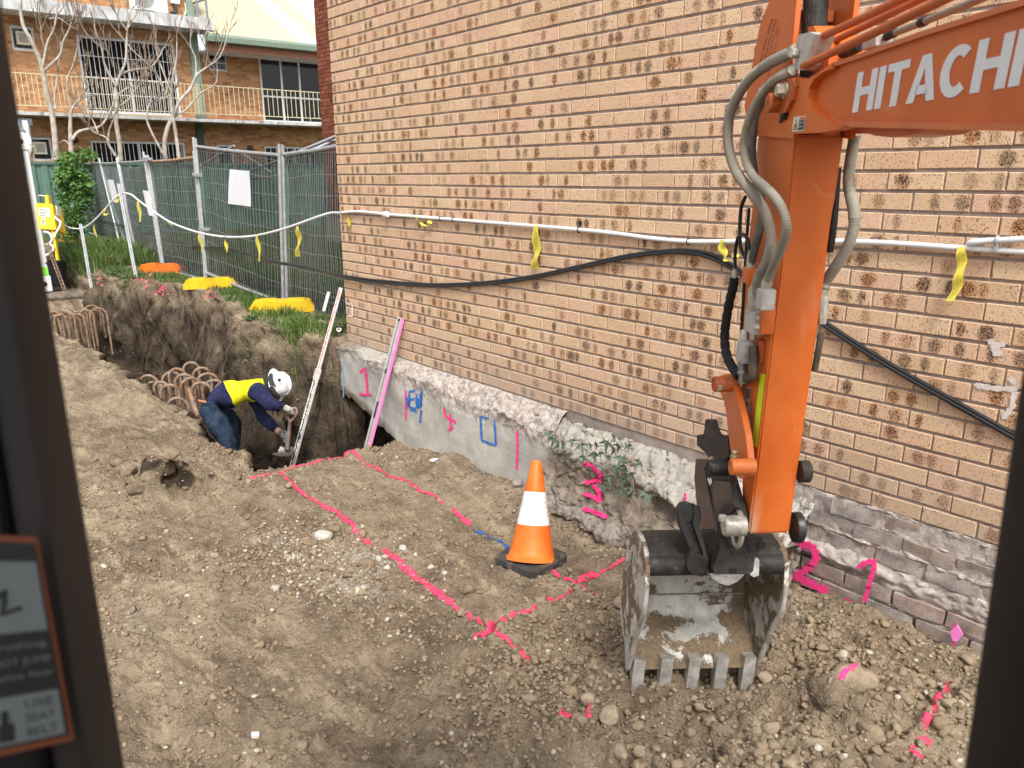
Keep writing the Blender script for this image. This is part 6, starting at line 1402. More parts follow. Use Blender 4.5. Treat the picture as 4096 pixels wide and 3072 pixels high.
for sx_, sy_ in ((1, 1), (-1, 1), (-1, -1), (1, -1)):
    for a in np.linspace(0, math.pi/2, 4):
        ang = {(1, 1): 0, (-1, 1): 1, (-1, -1): 2, (1, -1): 3}[(sx_, sy_)]*math.pi/2+a; rc = .055; h_ = L1/2-rc; pts.append(ctr-EU*.012+sd_*(sx_*h_+rc*math.cos(ang))+ud_*(sy_*h_+rc*math.sin(ang)))
mb = MB(); mb.prism(pts, EU*.034); mb.build('cone_base', CB, cn)
# ------------------------------------------------------------------ ivy on the rough base
IVY = simple('ivy_leaf', (.075, .115, .075), .5, var=.35, scale=9, c2=(.24, .26, .22), amt=.55, spec=.35, thr=(.5, .65)); IVS = simple('ivy_stem', (.30, .23, .15), .8)
iv = thing('ivy', onY(1340, 980, -.15), 'dusty ivy trailing over the broken wall base left of the hitch', 'ivy')
for pts in (((1185, 940), (1230, 955), (1280, 962), (1320, 965), (1350, 985), (1365, 1030), (1370, 1065)), ((1320, 965), (1335, 990), (1340, 1030), (1345, 1050)), ((1240, 957), (1255, 975), (1262, 985)), ((1350, 985), (1385, 1010), (1395, 1030))):
    mb = MB(); mb.tube(spline([onY(*p, -.19-.02*math.sin(p[0])) for p in pts], 5), .004, 5); mb.build('stem', IVS, iv)
ri = random.Random(9)
spots = [(1185, 935), (1200, 950), (1222, 958), (1232, 985), (1240, 950), (1262, 990), (1258, 960), (1275, 962), (1290, 955), (1298, 975), (1312, 955), (1320, 985), (1335, 965), (1345, 985), (1330, 1005), (1350, 1010), (1340, 1035), (1318, 1030), (1308, 1048), (1355, 1040), (1365, 1020), (1370, 1055), (1385, 1000), (1390, 1060), (1362, 1070), (1345, 1055), (1325, 970), (1210, 962), (1400, 1070), (1285, 975), (1330, 950), (1355, 965)]
for (px, py) in spots:
    p = onY(px+ri.uniform(-4, 4), py+ri.uniform(-4, 4), -.21-ri.uniform(0, .05)); s_ = ri.uniform(.045, .085); a0 = ri.uniform(-.7, .7)-math.pi/2
    nrm = np.array([ri.uniform(-.4, .4), -1, ri.uniform(.0, .9)]); nrm /= np.linalg.norm(nrm); u = np.cross(nrm, EU); u /= np.linalg.norm(u); v = np.cross(u, nrm)
    vs = [p]; lob = [(-2.3, .45), (-1.75, .2), (-1.15, .75), (-.6, .32), (0, 1.0), (.6, .32), (1.15, .75), (1.75, .2), (2.3, .45)]
    for a, q in lob: d_ = u*math.cos(a0+a)+v*math.sin(a0+a); vs.append(p+d_*s_*q-nrm*-.012*abs(a)*.6+nrm*ri.uniform(-.004, .004))
    geo('ivy_leaf', vs, [(0, i, i+1) for i in range(1, 9)], IVY, iv)
# ------------------------------------------------------------------ apartment building behind
c1 = lambda X, Y: (X*.3418, Y*.3418)
HX, WXF = -20.0, -20.9                      # slab front, wall face
def hb(*p): return onX(*c1(*p), WXF)
def hs(*p): return onX(*c1(*p), HX)
apt = thing('apartment_building', (WXF, 3, -1.5), 'orange brick apartment building with balconies and barred windows behind the fence', 'building')
t = NT('apartment_brick'); K = t.sep(t.attv('btint'))
c = t.mix(K[0], (.30, .125, .052), (.50, .265, .125)); c = t.mix(t.math('MULTIPLY', K[1], .8), c, (.57, .36, .19)); c = t.mix(t.step(t.noise(22, 3, .6), .62, .68), c, (.07, .035, .02))
t.color(c); t.rough(.9); MATS['apartment_brick'] = t.m
t = NT('red_brick'); K = t.sep(t.attv('btint')); c = t.mix(K[0], (.13, .034, .019), (.215, .062, .032)); c = t.mix(K[1], c, (.27, .10, .05)); t.color(c); t.rough(.88); MATS['red_brick'] = t.m
HM = simple('house_mortar', (.36, .25, .16), .95, var=.2, scale=4); RM = simple('red_mortar', (.16, .065, .04), .95, var=.2, scale=4)
def flat_bricks(bs, plane, rnd, name, parent, mat):
    """bs: (u0, u1, z0, z1); plane 'X' faces +X at WXF, plane 'Y' faces -Y at RY"""
    vs, fs, k = [], [], []
    for (u0, u1, z0, z1) in bs:
        o = len(vs); pr = rnd.uniform(.0, .004); t_ = (rnd.random(), rnd.random()**3, 0)
        for d in (-.03, pr):
            for (u, z) in ((u0, z0), (u1, z0), (u1, z1), (u0, z1)): vs.append((WXF+d, u, z) if plane == 'X' else (u, RY-d, z)); k.append(t_)
        f_ = [(4, 5, 6, 7), (0, 1, 5, 4), (1, 2, 6, 5), (2, 3, 7, 6), (3, 0, 4, 7)]
        fs += [tuple(o+i for i in f) for f in f_]
    me = bpy.data.meshes.new(name); me.from_pydata(vs, [], fs); me.materials.append(mat); ob = link(name, me, parent); attr(ob, 'btint', k, 'FLOAT_VECTOR'); return ob
def rect(p0, p1): a, b = hb(*p0), hb(*p1); return (min(a[1], b[1]), max(a[1], b[1]), min(a[2], b[2]), max(a[2], b[2]))
O_big = rect((478, 218), (1150, 735)); O_s1 = rect((55, 158), (232, 325)); O_s2 = rect((188, 868), (342, 1015)); O_low = rect((570, 888), (1182, 1045)); O_s3 = rect((1312, 312), (1440, 450)); O_door = rect((1632, 352), (2150, 790)); O_s4 = rect((1368, 915), (1482, 1050)); O_l2 = rect((1672, 925), (2150, 1060))
SL1 = hs(600, 740)[2]; 
openings = [O_big, O_s1, O_s2, O_low, O_s3, O_door, O_s4, O_l2]
_g = onX(*c1(1290, 232), -19.9); ZGUT, YGUT, YMAX = _g[2]-.3, _g[1]-.15, 11.2
rb2 = random.Random(8); hbk = []
zrow = -1.5; j = 0
while zrow < 5.6:
    if zrow > ZGUT: YMAX = YGUT
    y = -2.6-(.12 if j % 2 else 0)
    while y < YMAX:
        u0, u1, z0, z1 = y, y+.23, zrow+.005, zrow+.081
        segs_ = [(u0, u1)]
        for (a, b, c_, d) in openings:
            if z1 > c_ and z0 < d:
                ns = []
                for (s0, s1) in segs_:
                    if s1 <= a or s0 >= b: ns.append((s0, s1))
                    else:
                        if s0 < a-.02: ns.append((s0, a))
                        if s1 > b+.02: ns.append((b, s1))
                segs_ = ns
        for s_ in segs_: hbk.append((s_[0], s_[1], z0, z1))
        y += .24
    zrow += .086; j += 1
def view_ok(b): px, py = pix((WXF, (b[0]+b[1])/2, (b[2]+b[3])/2)); return 20 < px < 690 and 0 < py < 250
vis = [b for b in hbk if view_ok(b)]; vis.sort(key=lambda b: b[0]); ind = vis[:300]; si = set(ind)
for b in ind: flat_bricks([b], 'X', rb2, 'brick', apt, MATS['apartment_brick'])
flat_bricks([b for b in hbk if b not in si], 'X', rb2, 'brickwork', apt, MATS['apartment_brick'])['kind'] = 'stuff'
# mortar plane with openings, built of strips; dark rooms behind
ycuts = sorted({-3.0, 11.5, YGUT, *[q for o in openings for q in (o[0], o[1])]}); zcuts = sorted({-1.6, 5.7, ZGUT, *[q for o in openings for q in (o[2], o[3])]})
mb = MB()
for a, b in zip(ycuts[:-1], ycuts[1:]):
    for c_, d in zip(zcuts[:-1], zcuts[1:]):
        my, mz = (a+b)/2, (c_+d)/2
        if my > YGUT and mz > ZGUT: continue
        if not any(o[0] < my < o[1] and o[2] < mz < o[3] for o in openings): mb.add([(WXF-.004, a, c_), (WXF-.004, b, c_), (WXF-.004, b, d), (WXF-.004, a, d)], [(0, 1, 2, 3)])
mb.build('wall', HM, apt)
ROOM = simple('dark_room', (.012, .011, .012), .9); GLASS = simple('dark_glass', (.008, .009, .011), .08, spec=.5, var=.02)
FRAMEW = simple('white_frame', (.70, .71, .72), .5, var=.06); CREAM = simple('cream_rail', (.62, .54, .36), .55, var=.1); 
mb = MB(); mb.box((WXF-3, -3, -1.6), (WXF-.5, YGUT-.05, 5.7)); mb.box((WXF-3, YGUT-.04, -1.6), (WXF-.5, 11.5, ZGUT+.1)); mb.build('rooms', ROOM, apt)
def window(o, frames, label=None, fr=.05, mat=FRAMEW, glass=True):
    """frame with mullions (fractions across) and transoms (fractions up)"""
    y0, y1, z0, z1 = o; x = WXF-.06; mb = MB(); d = .03
    for (a, b, c_, e) in ((y0, y1, z0, z0+fr), (y0, y1, z1-fr, z1), (y0, y0+fr, z0+fr, z1-fr), (y1-fr, y1, z0+fr, z1-fr)): mb.box((x-d, a, c_), (x+d, b, e))
    for m_ in frames[0]: yy = y0+(y1-y0)*m_; mb.box((x-d*.8, yy-fr*.45, z0+fr), (x+d*.8, yy+fr*.45, z1-fr))
    for m_ in frames[1]: zz = z0+(z1-z0)*m_; mb.box((x-d*.7, y0+fr, zz-fr*.4), (x+d*.7, y1-fr, zz+fr*.4))
    w_ = mb.build('window', mat, apt)
    if glass:
        mb = MB(); mb.box((x-.012, y0+fr*.9, z0+fr*.9), (x-.006, y1-fr*.9, z1-fr*.9)); g = mb.build('pane', GLASS); g.parent = w_
    mb = MB(); mb.box((WXF-.1, y0, z0-.035), (WXF+.03, y1, z0-.002)); s_ = mb.build('sill', simple('brick_sill', (.52, .42, .28), .8, var=.2)); s_.parent = w_
    return w_
wb = window(O_big, ((.49,), ()), fr=.07)
def bars(o, parent, n, hz, x, r=.011, mat=FRAMEW, name='bar'):
    for i in range(1, n):
        y = o[0]+(o[1]-o[0])*i/n; mb = MB(); mb.box((x-r, y-r, o[2]), (x+r, y+r, o[3])); b_ = mb.build(name, mat); b_.parent = parent
    for h in hz:
        z = o[2]+(o[3]-o[2])*h; mb = MB(); mb.box((x-r*.8, o[0], z-r*1.1), (x+r*.8, o[1], z+r*1.1)); b_ = mb.build(name, mat); b_.parent = parent
bars(O_big, wb, 21, (.25, .47, .74), WXF+.03, .0075)
wl = window(O_low, ((.5,), ()), fr=.06); bars(O_low, wl, 21, (), WXF+.03, .0075)
w1 = window(O_s1, ((), ()), fr=.06); w2 = window(O_s2, ((), ()), fr=.05); w3 = window(O_s3, ((.42,), (.38, .76)), fr=.04); w4 = window(O_s4, ((), ()), fr=.05)
wd_ = window(O_door, ((.27, .5), (.40,)), fr=.07); w5 = window(O_l2, ((.4,), ()), fr=.05); bars(O_l2, w5, 14, (), WXF+.03, .0075)
CUR = simple('curtain', (.11, .075, .06), .9, var=.3, scale=4)
mb = MB(); y0, y1 = O_door[0]+.05, O_door[0]+(O_door[1]-O_door[0])*.26; n = 60; vs = []
for i in range(n+1): 
    y = y0+(y1-y0)*i/n; x = WXF-.2+.05*math.sin(i*1.1); vs += [(x, y, O_door[2]), (x, y, O_door[3])]
cu = geo('curtain', vs, [(2*i, 2*i+2, 2*i+3, 2*i+1) for i in range(n)], CUR); cu.parent = wd_
ACW = simple('ac_white', (.62, .58, .47), .6, var=.05); ACG = simple('ac_grille', (.30, .285, .25), .6)
for q, par in ((rect((95, 198), (188, 288)), w1), (rect((203, 897), (296, 975)), w2)):
    mb = MB(); mb.box((WXF-.3, q[0], q[2]), (WXF+.12, q[1], q[3])); a_ = mb.build('air_conditioner', ACW); a_.parent = par
    mb = MB(); dy, dz = (q[1]-q[0]), (q[3]-q[2])
    for i in range(14): z = q[2]+dz*(.16+.05*i); mb.box((WXF+.12, q[0]+dy*.15, z), (WXF+.128, q[1]-dy*.15, z+dz*.022))
    g_ = mb.build('grille', ACG); g_.parent = par
# slabs
t = NT('slab_concrete'); c = t.mix(t.step(t.noise(3, 5, .7), .3, .7), (.40, .40, .385), (.62, .63, .63)); st = t.noise(1.0, 4, .7, vec=t.scalevec((5, 5, .7)))
c = t.mix(t.math('MULTIPLY', t.step(st, .52, .66), .75), c, (.10, .10, .09)); t.color(c); t.rough(.9); MATS['slab_concrete'] = t.m; SOF = simple('soffit', (.50, .49, .45), .9, var=.08)
def slab_at(pl, pr_, pb, name, xr=HX):
    a, b, c_ = onX(*c1(*pl), xr), onX(*c1(*pr_), xr), onX(*c1(*pb), xr); zt, zb_ = (a[2]+b[2])/2, c_[2]
    mb = MB(); mb.box((WXF-.02, -3, zb_), (xr, b[1], zt)); return mb.build(name, MATS['slab_concrete'], apt), zt, zb_, b[1]
s_, z1t, z1b, _ = slab_at((600, 705), (2300, 805), (600, 742), 'balcony_slab')
s_, z2t, z2b, y2e = slab_at((400, -2), (1348, 130), (1275, 186), 'balcony_slab')
mb = MB(); mb.box((WXF-.5, y2e-.1, 5.4), (WXF, 11, 5.7)); 
# upper storey wall over the upper slab
up_b = []; zz = z2t; jj = 0; y_end = hb(1268, 100)[1]
while zz < z2t+1.6:
    y = -2.6-(.12 if jj % 2 else 0)
    while y < y_end-.02: up_b.append((y, min(y+.23, y_end), zz+.005, zz+.081)); y += .24
    zz += .086; jj += 1
flat_bricks([b for b in up_b if b[2] > 5.62], 'X', rb2, 'upper_brickwork', apt, MATS['apartment_brick'])['kind'] = 'stuff'
mb = MB(); mb.box((WXF-1.5, -3, 5.6), (WXF-.006, y_end, z2t+1.6)); mb.build('upper_wall', HM, apt)
# cream railing of the lower balcony: bars, top and bottom rails
rl = thing('balcony_railing', (HX+.02, 3, z1t), 'thin cream balcony railing in front of the large barred window', 'railing')
zr_t, zr_b = hs(300, 472)[2], hs(300, 672)[2]
yL, yM, yR = hs(20, 500)[1], hs(1262, 600)[1], hs(2100, 700)[1]
for nm, z in (('rail', zr_t), ('rail', zr_b)):
    mb = MB(); mb.box((HX-.03, yL, z-.012), (HX-.005, yM, z+.012)); mb.build(nm, CREAM, rl)
n = 42
for i in range(n): y = yL+(yM-yL)*(i+.5)/n; mb = MB(); mb.box((HX-.022, y-.0085, zr_b), (HX-.006, y+.0085, zr_t)); mb.build('baluster', CREAM, rl)
rl2 = thing('balcony_railing', (HX+.02, 8, z1t), 'thin cream balcony railing right of the green downpipe', 'railing')
for z in (zr_t, zr_b): mb = MB(); mb.box((HX-.03, yM+.02, z-.012), (HX-.005, yR, z+.012)); mb.build('rail', CREAM, rl2)
n = 28
for i in range(n): y = yM+.05+(yR-yM)*(i+.5)/n; mb = MB(); mb.box((HX-.022, y-.0085, zr_b-.12*(i % 5 == 2)), (HX-.006, y+.0085, zr_t)); mb.build('baluster', CREAM, rl2)
for i in range(7): x = HX-.05-.11*i; mb = MB(); mb.box((x, yM+.03, zr_b), (x+.015, yM+.046, zr_t)); mb.build('baluster', CREAM, rl2)
DPG = simple('green_gutter', (.215, .285, .225), .5, var=.1)
mb = MB(); a, b = hb(1205, 185), hb(1262, 745); yy = (a[1]+b[1])/2; mb.box((WXF+.01, yy-.13, b[2]), (WXF+.2, yy+.13, a[2])); mb.build('downpipe', DPG, apt)
mb = MB(); a = hb(1190, 50); mb.box((WXF+.01, a[1]-.1, z2t), (WXF+.15, a[1]+.1, z2t+1.5)); mb.build('downpipe', DPG, apt)
mb = MB(); a = hb(1262, 900); mb.box((WXF+.01, a[1]-.1, -1.5), (WXF+.13, a[1]+.1, z1b)); mb.build('downpipe', simple('dark_green', (.06, .085, .07), .6), apt)
# roof, gutter, fascia of the right wing
g0, g1 = onX(*c1(1290, 232), -19.9), onX(*c1(2300, 360), -19.9); zg_ = g0[2]
y0g = g0[1]; y1g = 12.0
mb = MB(); mb.prism([(-19.9, y0g, zg_-.14), (-19.75, y0g, zg_-.12), (-19.73, y0g, zg_+.02), (-19.76, y0g, zg_+.1), (-19.9, y0g, zg_+.1)], (0, y1g-y0g, 0)); mb.build('gutter', DPG, apt)
mb = MB(); mb.box((-19.98, y0g+.05, zg_-.36), (-19.91, y1g, zg_-.1)); mb.build('fascia', simple('brown_fascia', (.23, .10, .06), .6, var=.15), apt)
mb = MB(); mb.box((WXF-.1, y0g+.06, zg_-.36), (-19.985, y1g, zg_-.33)); mb.build('eaves_soffit', SOF, apt)
RFC = simple('cream_roof', (.50, .445, .31), .6, var=.06); RFW = simple('white_roof_sheet', (.74, .74, .72), .5, var=.03)
def roof_strip(y0, y1, mat, pr=.19):
    vs, fs = [], []; n = int((y1-y0)/.0475); 
    for i in range(n+1):
        y = y0+(y1-y0)*i/n; h_ = .018 if (i % 4) in (1, 2) else 0
        vs += [(-19.8, y, zg_+.06+h_), (-28.8, y, zg_+.06+4.6+h_)]
    return geo('roof_sheet', vs, [(2*i, 2*i+2, 2*i+3, 2*i+1) for i in range(n)], mat, apt)
ry0 = y0g+.1
for (a, b, m_) in ((ry0+.02, ry0+3.1, RFC), (ry0+3.1, ry0+3.8, RFW), (ry0+3.8, ry0+4.55, RFC), (ry0+4.55, ry0+6, RFW)): roof_strip(a, b, m_)
mb = MB(); mb.box((-28.9, ry0-.4, -1.5), (-21.5, ry0-.2, 9)); mb.build('side_wall', HM, apt)
# outdoor air conditioning unit, conduit boxes and steel rail on the upper slab
ac = thing('outdoor_unit', onX(*c1(950, 80), -20.3), 'white outdoor air conditioner fan unit standing on the upper slab', 'air conditioner')
q = [onX(*c1(*p), -20.2) for p in ((838, -60), (1064, 80))]; y0, y1 = q[0][1], q[1][1]
mb = MB(); mb.box((-20.7, y0+.55, z2t+.05), (-20.2, y1, z2t+.75)); mb.build('case', FRAMEW, ac); mb = MB(); mb.box((-20.7, y0, z2t+.07), (-20.21, y0+.548, z2t+.74)); mb.build('fan_case', FRAMEW, ac)
mb = MB()
for r_ in np.linspace(.05, .27, 8): mb.tube([(-20.18, y0+.29+r_*math.cos(a), z2t+.40+r_*math.sin(a)) for a in np.linspace(0, 6.283, 25)[:-1]], .006, 4, closed=True)
for k in range(16): a = k*math.pi/8; mb.tube([(-20.175, y0+.29+.05*math.cos(a), z2t+.40+.05*math.sin(a)), (-20.175, y0+.29+.28*math.cos(a+.4), z2t+.40+.28*math.sin(a+.4))], .004, 4)
mb.build('fan_grille', simple('grille_grey', (.25, .25, .24), .5), ac)
mb = MB()
for yy in (y0+.1, y1-.1): mb.box((-20.6, yy-.05, z2t), (-20.25, yy+.05, z2t+.05))
mb.build('foot', simple('dark_foot', (.05, .05, .05), .7), ac)
mb = MB(); a = hb(1105, 20); mb.box((WXF+.01, a[1]-.15, z2t+.45), (WXF+.12, a[1]+.12, z2t+1.2)); mb.build('meter_box', FRAMEW, apt)
mb = MB(); a = hb(1165, 10); mb.box((WXF+.01, a[1]-.1, z2t+.75), (WXF+.1, a[1]+.1, z2t+1.0)); mb.build('meter_box', ACW, apt)
mb = MB(); mb.tube(spline([hb(1105, 40)+np.array([.05, 0, 0]), hb(1105, 75)+np.array([.05, 0, 0]), hb(1078, 85)+np.array([.1, 0, 0])], 5), .05, 8); mb.build('pipe_cover', simple('dark_foot', (.05, .05, .05), .7), apt)
mb = MB(); mb.tube(spline([hb(1165, 20)+np.array([.06, 0, 0]), hb(1172, 70)+np.array([.06, 0, 0]), hb(1160, 100)+np.array([.06, 0, 0])], 5), .03, 8); mb.build('wall_conduit', ACW, apt)
rs = thing('roof_rail', (HX-.1, y2e-.3, z2t), 'grey steel handrail at the end of the upper slab', 'railing')
GR = simple('grey_steel', (.22, .25, .28), .5, .2)
for p in ((1312, 118), (1252, 108)): mb = MB(); a = onX(*c1(*p), HX-.1); mb.cyl((HX-.1, a[1], z2t), (HX-.1, a[1], z2t+1.2), .035, 8); mb.build('post', GR, rs, 60)
for h in (.55, 1.05): mb = MB(); a, b = onX(*c1(1312, 118), HX-.1), onX(*c1(1215, 108), HX-.1); mb.cyl((HX-.1, a[1], z2t+h), (HX-1.0, a[1]-.1, z2t+h), .03, 8); mb.build('rail', GR, rs, 60)
# lower lights
for p in ((1580, 940), (465, 880)): 
    mb = MB(); a = hb(*p); mb.lathe([(.10, 0), (.11, .05), (.05, .16), (.02, .17)], a, 12, (1, 0, 0)); mb.build('wall_light', simple('dark_foot', (.05, .05, .05), .7), apt, 40)
# red brick wing
RY = 5.5; rl_ = onY(677, 0, RY)[0]; xr_ = rl_+3.2
red = thing('red_brick_wing', (rl_, RY, -1.5), 'dark red brick wing rising behind the corner of the blond wall', 'building')
mb = MB(); mb.box((rl_+.005, RY+.008, -1.6), (xr_+6, RY+3, 7)); mb.build('wall_core', RM, red)
rbs = []; zz = -1.3; j = 0
while zz < 6.2:
    x = rl_-(.06 if j % 2 else 0)
    while x < xr_: rbs.append((max(x, rl_), x+.112 if j % 3 == 0 else x+.23, zz+.006, zz+.08)); x += .12 if j % 3 == 0 else .24
    zz += .086; j += 1
def redv(b): px, py = pix(((b[0]+b[1])/2, RY, (b[2]+b[3])/2)); return 660 < px < 745 and 0 < py < 330
vis = [b for b in rbs if redv(b)]; ind = vis[:290]; si = set(ind)
for b in ind: flat_bricks([b], 'Y', rb2, 'brick', red, MATS['red_brick'])
flat_bricks([b for b in rbs if b not in si], 'Y', rb2, 'brickwork', red, MATS['red_brick'])['kind'] = 'stuff'
mb = MB(); mb.box((rl_-.03, RY-.03, -1.6), (xr_+6, RY+.05, -.95)); mb.build('rendered_base', simple('render_base', (.40, .36, .31), .9, var=.15), red)
for p in ((724, 12), (731, 325)):
    mb = MB(); a = onY(*p, RY); 
    for i in range(5): mb.box((a[0]-.12, RY-.012, a[2]-.08+i*.036), (a[0]+.12, RY-.002, a[2]-.068+i*.036))
    mb.build('air_vent', simple('dark_foot', (.05, .05, .05), .7), red)
# green steel boundary fence
GFX = -17.5; GRF = simple('green_steel', (.105, .185, .145), .5, var=.1, scale=3, spec=.35); GRD = simple('green_rail', (.08, .14, .115), .5, var=.1)
gf = thing('boundary_fence', (GFX, 3, ZL), 'green corrugated steel boundary fence behind the lawn', 'fence')
zt_ = onX(180, 356, GFX)[2]
for k in range(6):
    y0 = -3.2+k*2.36; vs = []; n = 48; fs = []
    for i in range(n+1):
        y = y0+2.3*i/n; x = GFX+(.035 if (i % 6) in (1, 2, 3) else 0); vs += [(x, y, -1.5), (x, y, zt_)]
    geo('fence_sheet', vs, [(2*i, 2*i+2, 2*i+3, 2*i+1) for i in range(n)], GRF, gf)
    mb = MB(); mb.box((GFX-.03, y0-.055, -1.5), (GFX+.05, y0-.002, zt_+.03)); mb.build('fence_post', GRD, gf)
mb = MB(); mb.box((GFX-.03, -3.3, zt_), (GFX+.055, 11, zt_+.07)); mb.build('fence_rail', GRD, gf)
# ------------------------------------------------------------------ bare trees
t = NT('pale_bark'); nz = t.noise(6, 5, .7); c = t.mix(t.step(nz, .3, .7), (.30, .255, .21), (.50, .455, .40)); c = t.mix(t.math('MULTIPLY', t.step(t.attr('twig'), .2, 1), .8), c, (.175, .12, .085)); t.color(c); t.rough(.85); MATS['pale_bark'] = t.m
def tree(X, limbs, label, seed):
    """limbs: list of (points in the picture, base radius, tip radius); points carried onto the tree's own distance and given depth"""
    r = random.Random(seed); root = None
    for li, (pts, r0, r1) in enumerate(limbs):
        n = len(pts); dep = r.uniform(-.5, .5)*(li > 0)
        P_ = [onX(*c1(*p), X+dep*(i/(n-1))+r.uniform(-.03, .03)) for i, p in enumerate(pts)]
        if root is None: root = thing('bare_tree', P_[0], label, 'tree', 'leafless trees behind the green fence')
        S_ = spline(P_, 5); m_ = len(S_); rad_ = [.72*(r0+(r1-r0)*i/(m_-1))*(1+.08*math.sin(i*2.3)) for i in range(m_)]
        mb = MB(); mb.tube(S_, rad_, 8)
        tw = [.0]*(m_*8)
        # knobbly upright twigs towards the end of the limb
        nt2 = 0
        def twig(p, L, rr, k, dr):
            q = [p]; d = np.array(dr, float)
            for s_ in range(4): d = d+np.array([r.uniform(-.25, .25), r.uniform(-.3, .3), r.uniform(-.05, .25)]); d /= np.linalg.norm(d); q.append(q[-1]+d*L/4)
            o_ = len(mb.v); mb.tube(q, [rr*(1.25 if s_ % 2 else .9)*(1-.15*s_) for s_ in range(5)], 5); tw.extend([1.0]*(len(mb.v)-o_))
            if k > 0:
                for s_ in (2, 3): twig(q[s_], L*.55, rr*.75, k-1, d+np.array([r.uniform(-.5, .5), r.uniform(-.7, .7), .2]))
        if r1 < .03:
            for f in (.55, .72, .85, .95, 1.0):
                i = min(m_-1, int(f*(m_-1))); dd = S_[i]-S_[max(0, i-2)]; dd = dd/(np.linalg.norm(dd)+1e-9)
                twig(S_[i], r.uniform(.3, .75), .014, 1, dd*.6+np.array([r.uniform(-.5, .5), r.uniform(-.8, .8), .6]))
        o_ = mb.build('trunk' if li == 0 else 'branch', MATS['pale_bark'], root, 60); attr(o_, 'twig', (tw+[0]*len(mb.v))[:len(mb.v)])
    return root
tree(-18.6, [([(358, 1010), (345, 850), (325, 700), (290, 560), (270, 440), (240, 350), (190, 240), (150, 170), (130, 60), (135, -40)], .11, .05), ([(275, 450), (330, 400), (380, 345), (400, 260), (440, 180), (465, 90), (482, 40)], .055, .02), ([(348, 690), (345, 600), (362, 490), (372, 380), (385, 260)], .04, .02), ([(270, 420), (300, 270), (345, 170), (370, -10)], .05, .025), ([(300, 330), (265, 250), (258, 160)], .03, .015), ([(310, 120), (370, 115), (440, 160), (500, 190)], .025, .012)], 'bare tree with forked pale trunk at the far left beside the wall vent window', 1)
tree(-18.9, [([(450, 965), (445, 840), (445, 760), (452, 700), (480, 650), (540, 612), (622, 598)], .09, .02), ([(452, 700), (430, 600), (425, 500), (455, 430), (490, 300), (500, 220)], .045, .02), ([(455, 885), (495, 835), (565, 815), (630, 800), (680, 740), (720, 650), (738, 580)], .065, .035), ([(500, 640), (530, 520), (540, 430)], .03, .012), ([(450, 930), (410, 890), (375, 905)], .05, .03)], 'bare tree with a long limb curving right above the climbing plant', 2)
tree(-18.4, [([(762, 1015), (755, 900), (735, 780), (735, 650), (730, 560), (748, 495), (790, 400), (800, 280), (805, 190), (830, 60)], .10, .02), ([(735, 545), (690, 470), (660, 400), (640, 290), (600, 180), (595, 15)], .06, .022), ([(640, 300), (560, 230), (510, 150), (495, 90)], .035, .018), ([(715, 420), (690, 340), (650, 300)], .03, .015), ([(765, 465), (850, 440), (950, 425), (1005, 360), (1035, 300)], .05, .02), ([(740, 600), (800, 560), (870, 530), (900, 480)], .03, .014), ([(735, 680), (800, 640), (860, 560), (900, 520)], .03, .014), ([(805, 180), (860, 95), (910, 55)], .025, .012), ([(800, 190), (745, 110), (720, 50)], .025, .012)], 'bare tree with many upright limbs in front of the large barred window', 3)
tree(-18.2, [([(730, 985), (690, 920), (670, 870), (600, 840), (560, 800)], .06, .02), ([(685, 900), (690, 830), (715, 760), (735, 690)], .045, .025), ([(620, 840), (580, 750), (510, 690)], .03, .014)], 'low bare sapling bending left below the balcony slab', 4)
tree(-18.7, [([(1045, 1010), (1040, 900), (1062, 800), (1090, 745), (1135, 640), (1200, 565), (1240, 480), (1300, 430), (1385, 365), (1430, 255), (1462, 130)], .10, .02), ([(1100, 700), (1050, 600), (990, 470), (930, 400), (850, 330), (800, 270), (735, 195)], .06, .02), ([(1092, 740), (1180, 690), (1260, 595), (1360, 530), (1375, 440)], .05, .018), ([(1050, 600), (1070, 480), (1090, 420)], .03, .015), ([(1240, 480), (1235, 370), (1205, 290), (1205, 200)], .035, .015), ([(1300, 430), (1310, 330), (1270, 240)], .03, .014), ([(1350, 385), (1380, 330), (1410, 250)], .03, .014)], 'bare tree with a long limb reaching right across the green downpipe', 5)
tree(-18.5, [([(1132, 1005), (1112, 850), (1090, 720), (1080, 600), (1092, 480), (1115, 380), (1118, 200)], .08, .02), ([(1040, 985), (980, 880), (930, 765), (935, 690), (952, 650), (1060, 610), (1110, 560)], .055, .02), ([(940, 680), (960, 600), (925, 500), (920, 420)], .035, .016), ([(1085, 590), (1030, 450), (990, 330), (985, 200)], .04, .016), ([(940, 640), (900, 560), (890, 470)], .025, .012)], 'slender bare tree standing close to the right end of the barred window', 6)
# ------------------------------------------------------------------ climbing plant
LEAFM = None
t = NT('plant_leaf'); t.color(t.mix(t.attr('tint'), (.030, .085, .015), (.115, .23, .045))); t.rough(.55); MATS['plant_leaf'] = t.m
cp = thing('climbing_plant', onX(160, 560, -13.5), 'bushy green climbing plant beside the green steel fence', 'plant')
r = np.random.default_rng(44); C = []
PLX = -14.2
for (px, py, sx, sy, n) in ((150, 380, 22, 26, 900), (160, 345, 26, 16, 420), (165, 430, 24, 30, 900), (160, 480, 22, 26, 600), (140, 400, 14, 40, 400), (150, 520, 18, 22, 350), (185, 400, 12, 30, 400), (168, 560, 12, 16, 160), (190, 335, 14, 8, 150)):
    a = r.normal(size=(n, 2))*.62
    for (u, v) in a: C.append(onX(px+u*sx, py+v*sy, PLX+r.normal()*.35))
C = np.array(C); k = (fbm(C[:, 0]*3, C[:, 1]*3.2, C[:, 2]*3.2, 2, 900) > -.28); C = C[k]
lf = leaves('foliage', C, r.uniform(.07, .15, len(C)), 45, MATS['plant_leaf'], cp)
mb = MB()
